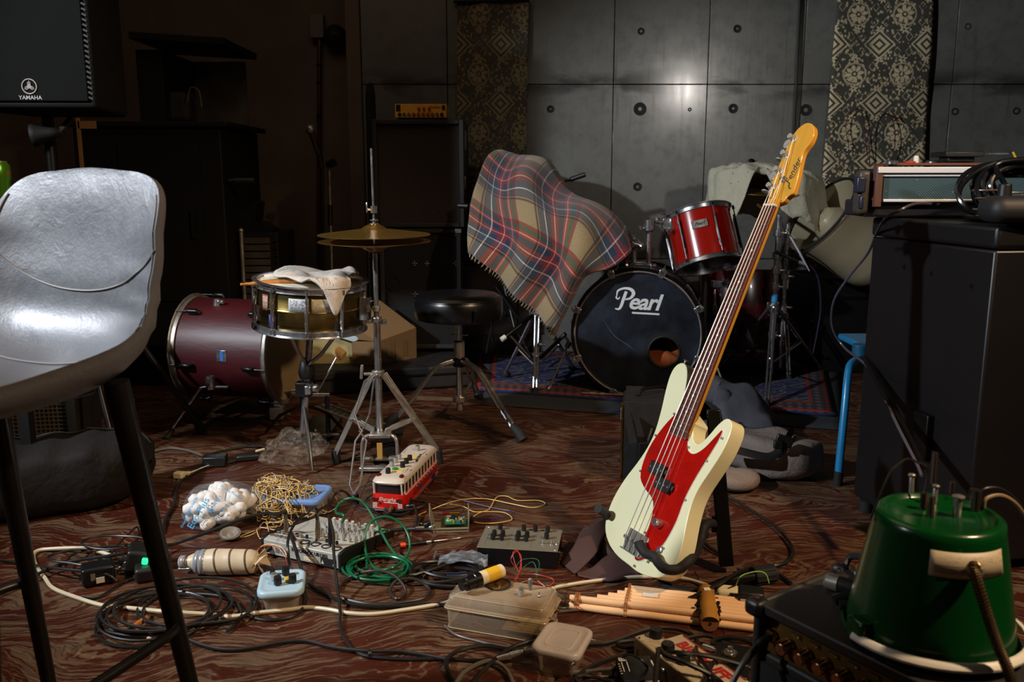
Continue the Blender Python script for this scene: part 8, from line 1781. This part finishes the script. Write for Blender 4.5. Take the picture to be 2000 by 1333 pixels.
cb_('dark brown cable looping under the green coil', px([(662, 1150), (680, 1130), (720, 1117, .03), (760, 1120, .03), (785, 1140, .02), (792, 1160), (775, 1170), (762, 1155), (775, 1135, .02), (810, 1132, .02), (838, 1150), (830, 1168), (780, 1178), (720, 1180), (670, 1170)], .006), .0038, mat('dark_brown_cable', '#2b211a', .45))
coil('cable_coil', 'black cable coil lying left of the translucent case', P(880, 1128, 0), .085, 4.5, .0044, CAB, h=.02, jit=.016, ey=.62, seed=14, tail=[P(905, 1090, .02), P(870, 1085, .015), P(848, 1092, .015)])
b = MB(); b.tube([P(848, 1092, .016), P(852, 1078, .018)], .0032, 8); tag(b.build('cable_tip', STL), 'bare metal jack tip of the coil left of the translucent case', 'plug tip')
coil('cable_coil', 'wide loose coil of black cable on the near left floor', P(335, 1205, 0), .135, 8, .0034, CAB, h=.018, jit=.030, ex=1.0, ey=.86, seed=2)
coil('cable_coil', 'snarl of thin black cables behind the laptop style adapter', P(205, 1098, 0), .10, 4, .0030, CAB, h=.03, jit=.045, ey=.6, seed=6)
coil('cable_coil', 'knot of black cable near the feet of the toy bus', P(790, 1000, 0), .05, 2.5, .0040, CAB, h=.016, jit=.02, ey=.7, seed=16, tail=[P(815, 1012, .01), P(812, 1032, .01)])
cb_('black cable with a loop leading to the front of the circuit box', [P(812, 1033, .011), P(780, 1035, .006), P(740, 1040, .006), P(705, 1052, .006), P(690, 1040, .006)], .0042)
cb_('black cable rising over the socket block to the left coil', px([(200, 1105, .03), (235, 1060, .03), (255, 1040, .02), (268, 1030, .01), (270, 1045, .01), (258, 1070, .01), (250, 1085, .02)]), .0028)
cb_('black cable snaking from the adapter to the front of the socket block', px([(160, 1165, .006), (190, 1168), (220, 1150), (240, 1138), (262, 1130)]), .0030)
cb_('black cable running back between the foam bag and the cream plug', px([(316, 1042), (325, 1010), (340, 985), (343, 960), (350, 945), (362, 935), (400, 915), (440, 905), (470, 898)], .006), .0044)
cb_('grey cable from behind the stool to the black junction box', px([(250, 895), (290, 885), (330, 876), (365, 880), (395, 890, .02)], .006), .0045, mat('grey_flex', '#5a574f', .5))
cb_('black cable lying behind the junction box toward the snare stand', px([(395, 892), (440, 880), (490, 872), (520, 880), (500, 893)], .006), .004)
cb_('thin black cable trailing from the bag at far left', px([(-30, 1090), (40, 1100, .01), (120, 1112, .03), (200, 1120, .03), (228, 1135, .01)], .006), .0030)
WC_ = mat('white_cable', '#cbbd9e', .42, var=.1)
cb_('white printed cable running from the left coils to the cream tap', px([(215, 1085, .03), (170, 1072, .02), (110, 1072, .01), (70, 1078), (68, 1100), (88, 1130), (105, 1150), (150, 1168), (200, 1183), (250, 1188), (320, 1195, .02), (400, 1200), (450, 1205), (500, 1198), (560, 1192), (600, 1187), (640, 1191), (680, 1198), (730, 1200), (790, 1192), (840, 1184), (872, 1178), (900, 1160), (960, 1152), (1040, 1156), (1100, 1145), (1150, 1137), (1210, 1130), (1260, 1127), (1310, 1127), (1350, 1134), (1396, 1149, .014)], .005), .0046, WC_, 'white_cable', 8)
b = MB(); b.tube(px([(262, 1224, .012), (280, 1212, .012), (286, 1208, .012)]), .006, 8); tag(b.build('orange_tag', mat('orange_tape', '#a8602a', .5)), 'orange tape tag on the near left cable coil', 'tag')
b = MB(); b.tube(px([(290, 1248, .006), (306, 1262, .006)]), .005, 8); tag(b.build('cable_end', WC_), 'pale cable end lying in front of the near left coil', 'cable end')
cb_('thick black cable looping on the floor right of the guitar stand', [P(1395, 960, .01), P(1430, 975, .01), P(1470, 1000, .01), P(1515, 1030, .01), P(1545, 1065, .01), P(1545, 1090, .01), P(1520, 1104, .01), P(1470, 1110, .01), P(1440, 1120, .04), P(1405, 1140, .05), P(1370, 1160, .045), P(1330, 1175, .02), P(1290, 1190, .01), P(1220, 1196, .006)], .0045)
cb_('black cable leaving the loop toward the amplifier side', px([(1440, 1112, .012), (1490, 1114, .01), (1520, 1122, .008), (1545, 1140, .006)]), .0044)
cb_('black cable lying between stand and bass body', px([(1365, 1010, .01), (1360, 1035, .01), (1380, 1065, .01), (1410, 1085, .006)]), .0045)
cb_('thin cable on the floor below the bamboo pipes toward the clear tub', px([(868, 1222, .004), (890, 1240), (930, 1252), (975, 1262), (1020, 1265), (1045, 1275, .01)]), .0022, mat('steel_grey_cable', '#5f5a52', .3))
cb_('grey cable passing behind the bamboo pipes and the translucent case', px([(1090, 1196), (1130, 1192), (1180, 1188), (1220, 1196)]), .0028, mat('steel_grey_cable'))
cb_('black cable winding from the pedals round the right of the clear tub', px([(1140, 1260, .006), (1180, 1258), (1215, 1248), (1240, 1238, .01), (1275, 1228, .012), (1320, 1229, .012), (1350, 1240, .012), (1362, 1255, .02), (1360, 1275, .05), (1385, 1310, .06), (1400, 1340, .06)], .008), .0045)
cb_('black cable doubling back over the cream pedal from the upper left', [P(1480, 1290, .03), P(1430, 1265, .02), P(1390, 1245, .02), P(1362, 1243, .02), P(1320, 1252, .02), P(1250, 1252, .012), P(1210, 1256, .012), P(1215, 1264, .012), P(1270, 1268, .02), P(1320, 1275, .07), P(1380, 1282, .06), P(1450, 1300, .04), P(1500, 1320, .03)], .0045)
cb_('black cable crossing the pedals down to the right corner', [P(1278, 1345, .07), P(1282, 1300, .075), P(1287, 1270, .075), P(1300, 1280, .075), P(1340, 1296, .075), P(1390, 1320, .06), P(1420, 1345, .05)], .0048)
cb_('black cable plugged into the front of the foreground amplifier', [AMP(.026, .004, AH - .052), AMP(.028, -.030, AH - .058), AMP(.03, -.06, AH - .08), AMP(.02, -.12, AH - .17), AMP(-.01, -.17, AH - .25), P(1390, 1300, .05), P(1400, 1330, .03)], .0044)
b = MB(); b.tube([AMP(.026, .010, AH - .051), AMP(.027, -.012, AH - .054), AMP(.0275, -.014, AH - .054), AMP(.030, -.050, AH - .070)], [.0062, .0062, .0055, .0046], 12); tag(b.build('jack_plug', BLK), 'black jack plug pushed into the foreground amplifier panel', 'plug')
cb_('black cable looping at the bottom edge left of the clear tub', px([(1045, 1262, .012), (1000, 1270), (950, 1262, .01), (900, 1270, .01), (872, 1290, .012), (880, 1320), (900, 1345)], .008), .0046)
cb_('grey black cable arching at the bottom edge below the jack plug', px([(885, 1345), (905, 1315, .01), (940, 1295, .012), (965, 1293, .012), (990, 1310, .01), (1005, 1345)], .008), .0044, mat('steel_grey_cable'))
cb_('black cable slanting down from the translucent case to the bottom edge', px([(1045, 1250, .01), (1000, 1265, .012), (965, 1290, .016), (935, 1320, .01), (915, 1350, .01)], .008), .0042)
cb_('black cable passing under the jack plug at the bottom right', px([(1110, 1345), (1130, 1320), (1160, 1300, .01), (1200, 1285, .01), (1240, 1272, .012), (1290, 1270, .01)], .008), .0044)
cb_('grey cable running left to right into the shiny plug above the small pedal', px([(1110, 1315), (1150, 1312), (1190, 1308, .02), (1222, 1302, .03)], .008), .0042, mat('steel_grey_cable'))
cb_('thin black cable curving over the shiny plug by the small pedal', [P(1195, 1325, .01), P(1205, 1300, .03), P(1225, 1280, .05), P(1250, 1288, .06), P(1268, 1310, .04), P(1275, 1340, .03)], .0024)
coil('cable_coil', 'dark cable knot at the bottom edge left of the small black pedal', P(1175, 1345, 0), .04, 2, .0036, CAB, h=.02, jit=.02, ey=.6, seed=26)
coil('cable_coil', 'cables bunched on the floor between cream pedals and the amplifier', P(1440, 1275, 0), .05, 2.5, .0042, CAB, h=.02, jit=.02, ey=.6, seed=31)
# crumpled parts bag behind the yellow tube
b = MB(); c0 = P(905, 1118); b.grid(lambda u, v: V((c0.x + (u - .5) * .12, c0.y + (v - .5) * .06, .03 + .018 * noise.noise(V((u * 5, v * 4, 3))) + .012 * sin(u * 3.1))), 18, 12); tag(b.build('zip_bag', FILM, sol=.001, smooth=30), 'small clear zip bag of parts tucked behind the yellow tube', 'bag')
b = MB(); b.box(P(893, 1124, .018), (.05, .02, .008), (0, 0, .3)); tag(b.build('blue_part', mat('navy_part', '#1c2f5c', .3), bev=.002), 'dark blue part inside the coil behind the yellow tube', 'part')
